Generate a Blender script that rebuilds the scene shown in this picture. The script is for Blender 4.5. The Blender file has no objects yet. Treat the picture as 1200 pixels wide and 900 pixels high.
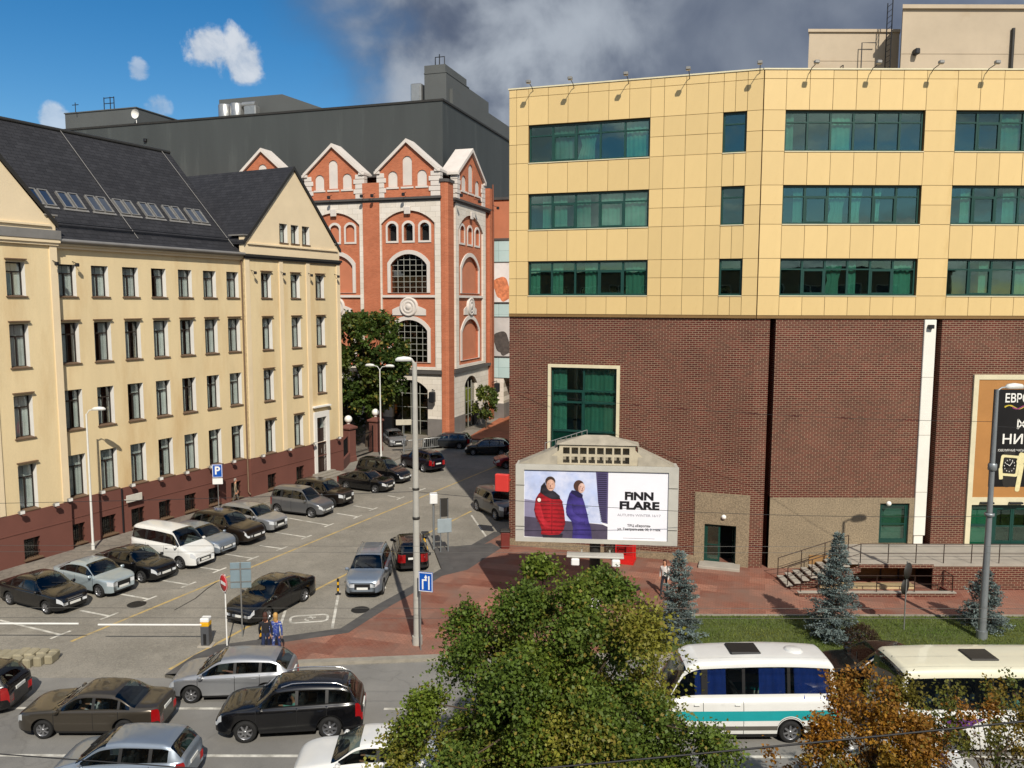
import bpy, bmesh, math, random
import numpy as np
from mathutils import Matrix, Vector
R = math.radians
random.seed(7); rng = np.random.default_rng(7)
scene = bpy.context.scene
COL = scene.collection
# ---------------------------------------------------------------- camera
F, PITCH, H = 940.0, math.atan(96 / 940), 14.0      # focal length in px of a 1200 px wide frame
cam_d = bpy.data.cameras.new('camera'); cam = bpy.data.objects.new('camera', cam_d); COL.objects.link(cam)
cam_d.sensor_width = 36.0; cam_d.lens = 36.0 * F / 1200; cam_d.clip_end = 3000; cam_d.clip_start = 0.1
cam.location = (0, 0, H); cam.rotation_euler = (R(90) - PITCH, R(-0.12), 0)
scene.camera = cam
# ---------------------------------------------------------------- light
SUN_EL, SUN_AZ = R(41), math.atan2(0.24, -0.97)       # azimuth clockwise from +Y, towards the sun
sd = Vector((math.sin(SUN_AZ) * math.cos(SUN_EL), math.cos(SUN_AZ) * math.cos(SUN_EL), math.sin(SUN_EL)))
sun_d = bpy.data.lights.new('sun', 'SUN'); sun_d.energy = 4.6; sun_d.angle = R(0.55); sun_d.color = (1.0, 0.93, 0.82)
sun = bpy.data.objects.new('sun', sun_d); COL.objects.link(sun)
sun.rotation_euler = sd.to_track_quat('Z', 'Y').to_euler(); sun.location = (20, -40, 60)
world = bpy.data.worlds.new('World'); scene.world = world; world.use_nodes = True
wn, wl = world.node_tree.nodes, world.node_tree.links; wn.clear()
def wnode(t, **k):
    n = wn.new(t)
    for a, b in k.items(): setattr(n, a, b)
    return n
def wmath(op, a, b=None, c=None):
    n = wnode('ShaderNodeMath', operation=op)
    for i, v in enumerate((a, b, c)):
        if v is None: continue
        if isinstance(v, (int, float)): n.inputs[i].default_value = v
        else: wl.new(v, n.inputs[i])
    return n.outputs[0]
def wmix(f, a, b):
    n = wnode('ShaderNodeMix', data_type='RGBA')
    if isinstance(f, float): n.inputs[0].default_value = f
    else: wl.new(f, n.inputs[0])
    for i, v in ((6, a), (7, b)):
        if isinstance(v, tuple): n.inputs[i].default_value = (*v, 1)
        else: wl.new(v, n.inputs[i])
    return n.outputs[2]
def wramp(v, a, b):
    n = wnode('ShaderNodeMapRange', interpolation_type='SMOOTHSTEP'); wl.new(v, n.inputs[0])
    n.inputs[1].default_value = a; n.inputs[2].default_value = b
    return n.outputs[0]
sky = wnode('ShaderNodeTexSky', sky_type='NISHITA'); sky.sun_disc = False
sky.sun_elevation = SUN_EL; sky.sun_rotation = SUN_AZ; sky.altitude = 100; sky.air_density = 1.0; sky.dust_density = 0.3; sky.ozone_density = 2.0
tc = wnode('ShaderNodeTexCoord'); DIR = tc.outputs['Generated']
sep = wnode('ShaderNodeSeparateXYZ'); wl.new(DIR, sep.inputs[0])
zz = wmath('ADD', wmath('MAXIMUM', sep.outputs[2], 0.0), 0.22)
comb = wnode('ShaderNodeCombineXYZ'); wl.new(wmath('DIVIDE', sep.outputs[0], zz), comb.inputs[0]); wl.new(wmath('DIVIDE', sep.outputs[1], zz), comb.inputs[1])
def wnoise(vec, scale, detail, rough=0.55, dist=0.0, off=(0, 0, 0)):
    m = wnode('ShaderNodeMapping'); wl.new(vec, m.inputs[0]); m.inputs['Location'].default_value = off
    n = wnode('ShaderNodeTexNoise'); wl.new(m.outputs[0], n.inputs['Vector'])
    n.inputs['Scale'].default_value = scale; n.inputs['Detail'].default_value = detail; n.inputs['Roughness'].default_value = rough; n.inputs['Distortion'].default_value = dist
    return n.outputs[0]
PL = comb.outputs[0]
n_big = wnoise(PL, 0.9, 7, 0.55, 0.3, (3.1, 1.7, 0)); n_det = wnoise(PL, 2.6, 8, 0.6, 0.2, (0.4, 5.2, 0)); n_fine = wnoise(DIR, 9, 6, 0.52, 0.2); n_puff = wnoise(DIR, 22, 6, 0.6, 0.3); n_soft = wnoise(PL, 1.3, 4, 0.5, 0.4, (1.0, 2.0, 0))
def wdot(d):
    n = wnode('ShaderNodeVectorMath', operation='DOT_PRODUCT'); wl.new(DIR, n.inputs[0])
    v = Vector(d).normalized(); n.inputs[1].default_value = v
    return n.outputs['Value']
def direction(x, y):
    a, b = x - 600, 450 - y; c, s = math.cos(PITCH), math.sin(PITCH)
    return (a, F * c + b * s, -F * s + b * c)
# a large dark cloud bank ahead, broken cumulus elsewhere, two stray puffs
bank = wmath('ADD', wdot(direction(980, -120)), wmath('MULTIPLY', wmath('SUBTRACT', n_fine, 0.5), 0.10))
bank = wmath('ADD', bank, wmath('MULTIPLY', wmath('SUBTRACT', n_big, 0.5), 0.10))
m_bank = wramp(bank, 0.80, 0.885)
m_scat = wmath('MULTIPLY', wramp(wmath('ADD', n_big, wmath('MULTIPLY', n_det, 0.35)), 0.60, 0.74), wramp(sep.outputs[1], 0.35, -0.15))
def puff(x, y, r, k):
    d = wdot(direction(x, y)); d = wmath('ADD', d, wmath('MULTIPLY', wmath('SUBTRACT', n_puff, 0.5), r * k))
    return wramp(d, 1 - r * 1.35, 1 - r * 0.35)
p1 = puff(243, 58, 0.00024, 5.0); p2 = puff(280, 72, 0.0004, 5.0)
p3 = wmath('MULTIPLY', puff(162, 83, 0.00006, 5.0), 0.6); p4 = wmath('MULTIPLY', puff(185, 126, 0.00009, 5.0), 0.5); p5 = wmath('MULTIPLY', puff(62, 140, 0.0001, 5.0), 0.7)
pf = p1
for q in (p2, p3, p4, p5): pf = wmath('MAXIMUM', pf, q)
shade = wramp(wmath('ADD', wmath('MULTIPLY', n_soft, 0.6), wmath('MULTIPLY', n_fine, 0.4)), 0.40, 0.66)
glow = wramp(wmath('ADD', wdot(direction(575, -5)), wmath('MULTIPLY', wmath('SUBTRACT', n_fine, 0.5), 0.025)), 0.975, 1.0)
bank_c = wmix(wmath('MINIMUM', wmath('ADD', wmath('MULTIPLY', shade, 0.34), wmath('MULTIPLY', wmath('MULTIPLY', glow, wramp(n_fine, 0.3, 0.6)), 0.6)), 1.0), (0.78, 1.0, 1.5), (4.0, 4.4, 4.9))
scat_c = wmix(wramp(n_det, 0.35, 0.7), (2.6, 2.9, 3.3), (8.0, 8.0, 7.8))
hsv = wnode('ShaderNodeHueSaturation'); wl.new(sky.outputs[0], hsv.inputs['Color']); hsv.inputs['Saturation'].default_value = 1.45; hsv.inputs['Value'].default_value = 0.78
skyc = hsv.outputs[0]
c1 = wmix(m_scat, skyc, scat_c)
c2 = wmix(m_bank, c1, bank_c)
c3 = wmix(wmath('MULTIPLY', pf, 0.8), c2, wmix(wramp(n_puff, 0.35, 0.65), (3.6, 4.1, 4.8), (6.2, 6.3, 6.4)))
bg = wnode('ShaderNodeBackground'); wl.new(c3, bg.inputs[0]); bg.inputs[1].default_value = 0.12
wo = wnode('ShaderNodeOutputWorld'); wl.new(bg.outputs[0], wo.inputs[0])
scene.view_settings.view_transform = 'Standard'; scene.view_settings.look = 'None'; scene.view_settings.exposure = 0.09; scene.view_settings.gamma = 1.0
scene.view_settings.use_curve_mapping = False
scene.cycles.use_denoising = True; scene.cycles.max_bounces = 6; scene.cycles.transparent_max_bounces = 12
scene.cycles.caustics_reflective = False; scene.cycles.caustics_refractive = False; scene.cycles.sample_clamp_indirect = 4.0
# ================================================================ helpers
CP, SP = math.cos(PITCH), math.sin(PITCH)
def ray(x, y):
    a, b = x - 600, 450 - y
    return Vector((a, F * CP + b * SP, -F * SP + b * CP))
def gp(x, y, z=0.0):
    d = ray(x, y); t = (z - H) / d.z
    return Vector((d.x * t, d.y * t, z))
def frame(p, t):
    """matrix of a facade: x along it, y into the building, z up"""
    t = Vector((t[0], t[1], 0)).normalized(); n = Vector((-t.y, t.x, 0))
    m = Matrix.Identity(4)
    for i in range(3): m[i][0] = t[i]; m[i][1] = n[i]; m[i][3] = (p[0], p[1], p[2] if len(p) > 2 else 0)[i]
    return m
def lin(h):
    v = [int(h[i:i + 2], 16) / 255 for i in (0, 2, 4)]
    return tuple(x / 12.92 if x <= .04045 else ((x + .055) / 1.055) ** 2.4 for x in v)
MATS = {}
def _base(name):
    m = bpy.data.materials.new(name); m.use_nodes = True
    nt = m.node_tree; b = nt.nodes['Principled BSDF']
    return m, nt, b
def mul(c, k): return tuple(min(1, x * k) for x in c)
def mat(name, col, rough=.6, var=.12, scale=3.0, bump=0.0, bscale=40.0, metal=0.0, spec=.5, coat=0.0, fine=0.0, dirt=None, dscale=.4, stretch=(1, 1, 1), rnd=0.0, coords='Object', damount=(.5, .7)):
    """procedural surface: base colour, soft mottling, optional dirt patches, optional relief"""
    if name in MATS: return MATS[name]
    m, nt, b = _base(name); N, L = nt.nodes, nt.links
    col = lin(col) if isinstance(col, str) else col
    tcn = N.new('ShaderNodeTexCoord'); mp = N.new('ShaderNodeMapping'); L.new(tcn.outputs[coords], mp.inputs[0]); mp.inputs['Scale'].default_value = stretch
    out = None
    def noise(s, d, r=.6):
        n = N.new('ShaderNodeTexNoise'); L.new(mp.outputs[0], n.inputs['Vector']); n.inputs['Scale'].default_value = s; n.inputs['Detail'].default_value = d; n.inputs['Roughness'].default_value = r
        return n.outputs[0]
    def mix(f, a, c2):
        n = N.new('ShaderNodeMix'); n.data_type = 'RGBA'
        if isinstance(f, float): n.inputs[0].default_value = f
        else: L.new(f, n.inputs[0])
        for i, v in ((6, a), (7, c2)):
            if isinstance(v, tuple): n.inputs[i].default_value = (*v, 1)
            else: L.new(v, n.inputs[i])
        return n.outputs[2]
    if var > 0:
        mr = N.new('ShaderNodeMapRange'); L.new(noise(scale, 6), mr.inputs[0]); mr.inputs[1].default_value = .3; mr.inputs[2].default_value = .7
        out = mix(mr.outputs[0], mul(col, 1 - var), mul(col, 1 + var))
    else: out = mix(0.0, col, col)
    if fine > 0:
        mr = N.new('ShaderNodeMapRange'); L.new(noise(bscale * 1.3, 2, .7), mr.inputs[0]); mr.inputs[1].default_value = .3; mr.inputs[2].default_value = .7; mr.inputs[3].default_value = 1 - fine; mr.inputs[4].default_value = 1 + fine
        v = N.new('ShaderNodeVectorMath'); v.operation = 'SCALE'; L.new(out, v.inputs[0]); L.new(mr.outputs[0], v.inputs['Scale']); out = v.outputs[0]
    if rnd > 0:
        oi = N.new('ShaderNodeObjectInfo'); mr = N.new('ShaderNodeMapRange'); L.new(oi.outputs['Random'], mr.inputs[0]); mr.inputs[3].default_value = 1 - rnd; mr.inputs[4].default_value = 1 + rnd
        v = N.new('ShaderNodeVectorMath'); v.operation = 'SCALE'; L.new(out, v.inputs[0]); L.new(mr.outputs[0], v.inputs['Scale']); out = v.outputs[0]
    if dirt:
        mr = N.new('ShaderNodeMapRange'); L.new(noise(dscale, 8, .65), mr.inputs[0]); mr.inputs[1].default_value = damount[0]; mr.inputs[2].default_value = damount[1]; mr.inputs[4].default_value = .75
        out = mix(mr.outputs[0], out, lin(dirt))
    L.new(out, b.inputs['Base Color'])
    b.inputs['Roughness'].default_value = rough; b.inputs['Metallic'].default_value = metal; b.inputs['Specular IOR Level'].default_value = spec
    if coat: b.inputs['Coat Weight'].default_value = coat; b.inputs['Coat Roughness'].default_value = .04
    if bump > 0:
        bp = N.new('ShaderNodeBump'); bp.inputs['Strength'].default_value = bump; bp.inputs['Distance'].default_value = .02; L.new(noise(bscale, 4), bp.inputs['Height']); L.new(bp.outputs[0], b.inputs['Normal'])
    MATS[name] = m
    return m
def brick_mat(name, c1, c2, mortar, bw, bh, msize=.012, axis='xz', var=.25, patch=None, rough=.85, bump=.4, offs=.5):
    if name in MATS: return MATS[name]
    m, nt, b = _base(name); N, L = nt.nodes, nt.links
    tcn = N.new('ShaderNodeTexCoord'); sp = N.new('ShaderNodeSeparateXYZ'); L.new(tcn.outputs['Object'], sp.inputs[0]); cb = N.new('ShaderNodeCombineXYZ')
    L.new(sp.outputs['xyz'.index(axis[0])], cb.inputs[0]); L.new(sp.outputs['xyz'.index(axis[1])], cb.inputs[1])
    bt = N.new('ShaderNodeTexBrick'); L.new(cb.outputs[0], bt.inputs['Vector']); bt.offset = offs
    for k, v in (('Color1', c1), ('Color2', c2), ('Mortar', mortar)): bt.inputs[k].default_value = (*lin(v), 1)
    bt.inputs['Scale'].default_value = 1; bt.inputs['Brick Width'].default_value = bw; bt.inputs['Row Height'].default_value = bh; bt.inputs['Mortar Size'].default_value = msize; bt.inputs['Mortar Smooth'].default_value = .2
    n = N.new('ShaderNodeTexNoise'); L.new(cb.outputs[0], n.inputs['Vector']); n.inputs['Scale'].default_value = .45; n.inputs['Detail'].default_value = 7; n.inputs['Roughness'].default_value = .65
    mr = N.new('ShaderNodeMapRange'); L.new(n.outputs[0], mr.inputs[0]); mr.inputs[1].default_value = .3; mr.inputs[2].default_value = .7; mr.inputs[3].default_value = 1 - var; mr.inputs[4].default_value = 1 + var
    v = N.new('ShaderNodeVectorMath'); v.operation = 'SCALE'; L.new(bt.outputs['Color'], v.inputs[0]); L.new(mr.outputs[0], v.inputs['Scale'])
    L.new(v.outputs[0], b.inputs['Base Color']); b.inputs['Roughness'].default_value = rough; b.inputs['Specular IOR Level'].default_value = .25
    bp = N.new('ShaderNodeBump'); bp.inputs['Strength'].default_value = bump; bp.inputs['Distance'].default_value = .015; bp.invert = True; L.new(bt.outputs['Fac'], bp.inputs['Height']); L.new(bp.outputs[0], b.inputs['Normal'])
    MATS[name] = m
    return m
def glass_mat(name, tint, through=.5, refl=(1, 1, 1), rough=.02, base=.10, bump=.03):
    """window glass: a fresnel reflection over tinted see-through"""
    if name in MATS: return MATS[name]
    m = bpy.data.materials.new(name); m.use_nodes = True; nt = m.node_tree; N, L = nt.nodes, nt.links; N.clear()
    o = N.new('ShaderNodeOutputMaterial'); g = N.new('ShaderNodeBsdfGlossy'); g.inputs['Roughness'].default_value = rough; g.inputs['Color'].default_value = (*refl, 1)
    t = N.new('ShaderNodeBsdfTransparent'); t.inputs['Color'].default_value = (*mul(tint, through / max(max(tint), .01)), 1)
    lw = N.new('ShaderNodeLayerWeight'); pw = N.new('ShaderNodeMath'); pw.operation = 'POWER'; L.new(lw.outputs['Facing'], pw.inputs[0]); pw.inputs[1].default_value = 4.0
    a = N.new('ShaderNodeMath'); a.operation = 'ADD'; a.use_clamp = True; L.new(pw.outputs[0], a.inputs[0]); a.inputs[1].default_value = base + .04
    nz = N.new('ShaderNodeTexNoise'); nz.inputs['Scale'].default_value = .8; bp = N.new('ShaderNodeBump'); bp.inputs['Strength'].default_value = bump; bp.inputs['Distance'].default_value = .1
    tcn = N.new('ShaderNodeTexCoord'); L.new(tcn.outputs['Object'], nz.inputs['Vector']); L.new(nz.outputs[0], bp.inputs['Height']); 
    if bump > 0: L.new(bp.outputs[0], g.inputs['Normal'])
    mx = N.new('ShaderNodeMixShader'); L.new(a.outputs[0], mx.inputs[0]); L.new(t.outputs[0], mx.inputs[1]); L.new(g.outputs[0], mx.inputs[2]); L.new(mx.outputs[0], o.inputs[0])
    MATS[name] = m
    return m
class MB:
    """collects boxes, tubes and plates into ONE mesh"""
    def __init__(s): s.v = []; s.f = []; s.m = []; s.sm = []
    def add(s, vs, fs, mi=0, smooth=False):
        k = len(s.v); s.v += [tuple(p) for p in vs]
        for f in fs: s.f.append(tuple(k + i for i in f)); s.m.append(mi); s.sm.append(smooth)
        return s
    def box(s, x0, y0, z0, x1, y1, z1, mi=0):
        return s.add([(x0, y0, z0), (x1, y0, z0), (x1, y1, z0), (x0, y1, z0), (x0, y0, z1), (x1, y0, z1), (x1, y1, z1), (x0, y1, z1)],
                     [(0, 3, 2, 1), (4, 5, 6, 7), (0, 1, 5, 4), (1, 2, 6, 5), (2, 3, 7, 6), (3, 0, 4, 7)], mi)
    def bev(s, x0, y0, z0, x1, y1, z1, b=.02, mi=0):
        """box with chamfered edges"""
        bm = bmesh.new(); bmesh.ops.create_cube(bm, size=1)
        for v in bm.verts: v.co = Vector(((x0 + x1) / 2 + v.co.x * (x1 - x0), (y0 + y1) / 2 + v.co.y * (y1 - y0), (z0 + z1) / 2 + v.co.z * (z1 - z0)))
        bmesh.ops.bevel(bm, geom=list(bm.edges), offset=min(b, .45 * min(abs(x1 - x0), abs(y1 - y0), abs(z1 - z0))), segments=1, affect='EDGES')
        s.bm(bm, mi); return s
    def bm(s, bm, mi=0, smooth=False):
        bm.verts.index_update(); s.add([v.co[:] for v in bm.verts], [[v.index for v in f.verts] for f in bm.faces], mi, smooth); bm.free(); return s
    def tube(s, pts, r, n=8, mi=0, cap=True, smooth=True):
        pts = [Vector(p) for p in pts]; rs = r if isinstance(r, (list, tuple)) else [r] * len(pts)
        vs = []; fs = []; up = Vector((0, 0, 1)); prev = None
        for i, p in enumerate(pts):
            d = (pts[min(i + 1, len(pts) - 1)] - pts[max(i - 1, 0)]).normalized()
            if prev is None: a = d.cross(up if abs(d.z) < .95 else Vector((1, 0, 0))).normalized()
            else: a = (prev - d * prev.dot(d)).normalized()
            prev = a; b = d.cross(a)
            for k in range(n):
                t = 2 * math.pi * k / n; vs.append(p + (a * math.cos(t) + b * math.sin(t)) * rs[i])
        for i in range(len(pts) - 1):
            for k in range(n): fs.append((i * n + k, i * n + (k + 1) % n, (i + 1) * n + (k + 1) % n, (i + 1) * n + k))
        s.add(vs, fs, mi, smooth)
        if cap:
            s.add(vs[:n], [tuple(reversed(range(n)))], mi); s.add(vs[-n:], [tuple(range(n))], mi)
        return s
    def lathe(s, prof, n=16, c=(0, 0, 0), axis='z', mi=0, smooth=True):
        vs = []; fs = []
        for r, z in prof:
            for k in range(n):
                t = 2 * math.pi * k / n; a, b = r * math.cos(t), r * math.sin(t)
                vs.append({'z': (c[0] + a, c[1] + b, c[2] + z), 'y': (c[0] + a, c[1] + z, c[2] - b), 'x': (c[0] + z, c[1] + a, c[2] + b)}[axis])
        for i in range(len(prof) - 1):
            for k in range(n): fs.append((i * n + k, i * n + (k + 1) % n, (i + 1) * n + (k + 1) % n, (i + 1) * n + k))
        return s.add(vs, fs, mi, smooth)
    def prism(s, poly, a0, a1, axis='y', mi=0):
        """2-D polygon (u,w) extruded: axis y -> (u,y,w), z -> (u,w,z), x -> (x,u,w)"""
        def P(u, w, a): return {'y': (u, a, w), 'z': (u, w, a), 'x': (a, u, w)}[axis]
        n = len(poly); vs = [P(u, w, a0) for u, w in poly] + [P(u, w, a1) for u, w in poly]
        return s.add(vs, [tuple(range(n)), tuple(reversed(range(n, 2 * n)))] + [(i, n + i, n + (i + 1) % n, (i + 1) % n) for i in range(n)], mi)
    def plate(s, outer, holes, y0, y1, mi=0, mi_hole=None, back=False):
        """wall plate in the x-z plane from y0 (front) to y1 with real holes"""
        bm = bmesh.new(); loops = []
        for lp in [outer] + list(holes):
            vs = [bm.verts.new((u, y0, w)) for u, w in lp]; loops.append(vs)
            for i in range(len(vs)): bm.edges.new((vs[i], vs[(i + 1) % len(vs)]))
        bmesh.ops.triangle_fill(bm, edges=list(bm.edges), use_beauty=True, normal=(0, -1, 0))
        bm.verts.index_update(); vs = [v.co[:] for v in bm.verts]; fs = [[v.index for v in f.verts] for f in bm.faces]; bm.free()
        s.add(vs, fs, mi)
        if back: s.add([(x, y1, z) for x, _, z in vs], [f[::-1] for f in fs], mi)
        for k, lp in enumerate([outer] + list(holes)):
            n = len(lp); s.add([(u, y0, w) for u, w in lp] + [(u, y1, w) for u, w in lp], [(i, (i + 1) % n, n + (i + 1) % n, n + i) for i in range(n)], mi if k == 0 or mi_hole is None else mi_hole)
        return s
    def mesh(s, name, *mats):
        me = bpy.data.meshes.new(name); me.from_pydata(s.v, [], s.f)
        for m in mats: me.materials.append(m)
        me.polygons.foreach_set('material_index', s.m); me.polygons.foreach_set('use_smooth', s.sm); me.update()
        return me
def put(name, me, parent=None, M=None):
    o = bpy.data.objects.new(name, me); COL.objects.link(o)
    M = M if M is not None else Matrix.Identity(4)
    o['_m'] = [x for r in M for x in r]
    if parent is not None:
        o.parent = parent; o.matrix_parent_inverse = getm(parent).inverted()
    o.matrix_basis = M
    return o
def getm(o): a = list(o['_m']); return Matrix([a[0:4], a[4:8], a[8:12], a[12:16]])
def part(name, mb, mats, parent=None, M=None):
    mats = mats if isinstance(mats, (list, tuple)) else [mats]
    return put(name, mb.mesh(name, *mats), parent, M)
def tag(o, label, cat, group=None):
    o['label'] = label; o['category'] = cat
    if group: o['group'] = group
    return o
def thing(name, label, cat, M=None, group=None): return tag(put(name, None, None, M), label, cat, group)
def struct(name, mb, mats, M=None, kind='structure'):
    o = part(name, mb, mats, None, M); o['kind'] = kind; return o
def T(x=0, y=0, z=0, rz=0.0): return Matrix.Translation((x, y, z)) @ Matrix.Rotation(rz, 4, 'Z')
def copy_tree(o, M, label=None, group=None):
    """copy a thing with its parts and sub-parts to a new place"""
    def cp(src, par):
        c = src.copy(); COL.objects.link(c)
        if par: c.parent = par
        for ch in src.children: cp(ch, c)
        return c
    c = cp(o, None); c.matrix_basis = M; c['_m'] = [x for r in M for x in r]
    if label: c['label'] = label
    if group: c['group'] = group
    return c
def rect(x0, z0, x1, z1): return [(x0, z0), (x1, z0), (x1, z1), (x0, z1)]
def arch(x0, z0, x1, z1, rise, n=12):
    """opening with a segmental or round head; z1 is the crown"""
    c = (x0 + x1) / 2; hw = (x1 - x0) / 2; rr = (hw * hw + rise * rise) / (2 * rise); zc = z1 - rr; a0 = math.atan2(z1 - rise - zc, hw)
    return [(x0, z0), (x1, z0)] + [(c + rr * math.cos(a), zc + rr * math.sin(a)) for a in [a0 + (math.pi - 2 * a0) * i / n for i in range(n + 1)]]
_txt = {}
def text_mesh(body, size, depth=.004, bold=0.0, align='CENTER', spacing=1.0):
    cu = bpy.data.curves.new('lettering', 'FONT'); cu.body = body; cu.size = size; cu.extrude = depth; cu.align_x = align; cu.align_y = 'CENTER'; cu.offset = bold; cu.space_character = spacing; cu.resolution_u = 3
    o = bpy.data.objects.new('lettering', cu); COL.objects.link(o); bpy.context.view_layer.update()
    me = bpy.data.meshes.new_from_object(o.evaluated_get(bpy.context.evaluated_depsgraph_get())); bpy.data.objects.remove(o)
    return me
def lettering(body, size, m, parent, M, x, z, y, width=None, bold=0.0, spacing=1.0, name='lettering'):
    """flat letters standing on a facade plane; width scales them to fit"""
    me = text_mesh(body, size, .003, bold, 'CENTER', spacing); me.materials.clear(); me.materials.append(m)
    xs = [v.co.x for v in me.vertices]; k = width / (max(xs) - min(xs)) if width and xs else 1.0
    return put(name, me, parent, M @ Matrix.Translation((x, y, z)) @ Matrix.Rotation(R(90), 4, 'X') @ Matrix.Diagonal((k, 1, 1, 1)))
# ================================================================ ground
def ground_mat(name, base, dark, light, coords_scale=1.0, cobble=None, rough=.9, crack=0.0, patches=.5):
    """worn paving: broad patches, fine grain, optional small setts, oil stains"""
    m, nt, b = _base(name); N, L = nt.nodes, nt.links
    g = N.new('ShaderNodeNewGeometry'); P = g.outputs['Position']
    def noise(s, d, r=.6, dist=0):
        n = N.new('ShaderNodeTexNoise'); L.new(P, n.inputs['Vector']); n.inputs['Scale'].default_value = s; n.inputs['Detail'].default_value = d; n.inputs['Roughness'].default_value = r; n.inputs['Distortion'].default_value = dist
        return n.outputs[0]
    def rng_(v, a, c, lo=0., hi=1.):
        n = N.new('ShaderNodeMapRange'); L.new(v, n.inputs[0]); n.inputs[1].default_value = a; n.inputs[2].default_value = c; n.inputs[3].default_value = lo; n.inputs[4].default_value = hi; return n.outputs[0]
    def mix(f, a, c, mode='MIX'):
        n = N.new('ShaderNodeMix'); n.data_type = 'RGBA'; n.blend_type = mode
        if isinstance(f, float): n.inputs[0].default_value = f
        else: L.new(f, n.inputs[0])
        for i, v in ((6, a), (7, c)):
            if isinstance(v, tuple): n.inputs[i].default_value = (*v, 1)
            else: L.new(v, n.inputs[i])
        return n.outputs[2]
    base, dark, light = lin(base), lin(dark), lin(light)
    c = mix(rng_(noise(.22, 7, .62, .4), .38, .62), dark, base)
    c = mix(rng_(noise(.6, 8, .7), .5, .68, 0, patches), c, light)
    c = mix(rng_(noise(1.7, 6, .7, 1.0), .60, .74, 0, .55), c, mul(dark, .55))
    gr = noise(38, 3, .7)
    c = mix(rng_(gr, .35, .7, 0, .45), c, mul(base, 1.5))
    hgt = gr
    if cobble:
        v = N.new('ShaderNodeTexVoronoi'); v.feature = 'DISTANCE_TO_EDGE'; L.new(P, v.inputs['Vector']); v.inputs['Scale'].default_value = cobble
        v2 = N.new('ShaderNodeTexVoronoi'); L.new(P, v2.inputs['Vector']); v2.inputs['Scale'].default_value = cobble
        sp = N.new('ShaderNodeSeparateColor'); L.new(v2.outputs['Color'], sp.inputs[0])
        c = mix(rng_(sp.outputs[0], 0, 1, .0, .35), c, mul(light, .9))
        c = mix(rng_(v.outputs['Distance'], .0, .08, .35, 0), c, mul(dark, .4)); hgt = v.outputs['Distance']
    if crack:
        v = N.new('ShaderNodeTexVoronoi'); v.feature = 'DISTANCE_TO_EDGE'; v.inputs['Scale'].default_value = .16
        w = N.new('ShaderNodeVectorMath'); w.operation = 'ADD'; n = N.new('ShaderNodeTexNoise'); L.new(P, n.inputs['Vector']); n.inputs['Scale'].default_value = .9; n.inputs['Detail'].default_value = 5
        sc = N.new('ShaderNodeVectorMath'); sc.operation = 'SCALE'; L.new(n.outputs['Color'], sc.inputs[0]); sc.inputs['Scale'].default_value = 2.2
        L.new(P, w.inputs[0]); L.new(sc.outputs[0], w.inputs[1]); L.new(w.outputs[0], v.inputs['Vector'])
        c = mix(rng_(v.outputs['Distance'], 0, .012, crack, 0), c, mul(dark, .3))
    L.new(c, b.inputs['Base Color']); b.inputs['Roughness'].default_value = rough; b.inputs['Specular IOR Level'].default_value = .3
    bp = N.new('ShaderNodeBump'); bp.inputs['Strength'].default_value = .35; bp.inputs['Distance'].default_value = .012; L.new(hgt, bp.inputs['Height']); L.new(bp.outputs[0], b.inputs['Normal'])
    MATS[name] = m
    return m
M_SETT = ground_mat('worn_setts', '868177', '6c685f', '9e988b', cobble=9, patches=.6)
M_ROAD = ground_mat('road_asphalt', '7b7974', '696763', '8a8780', crack=.18, patches=.4)
M_WALK = ground_mat('grey_walk', '7d766c', '665f57', '9a9284', cobble=2.2)
M_KERB = mat('kerb_granite', '8c867a', .85, .2, 2, .3, 50)
def poly_mb(pts, z0, z1): return MB().prism([(p[0], p[1]) for p in pts], z0, z1, 'z')
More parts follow.
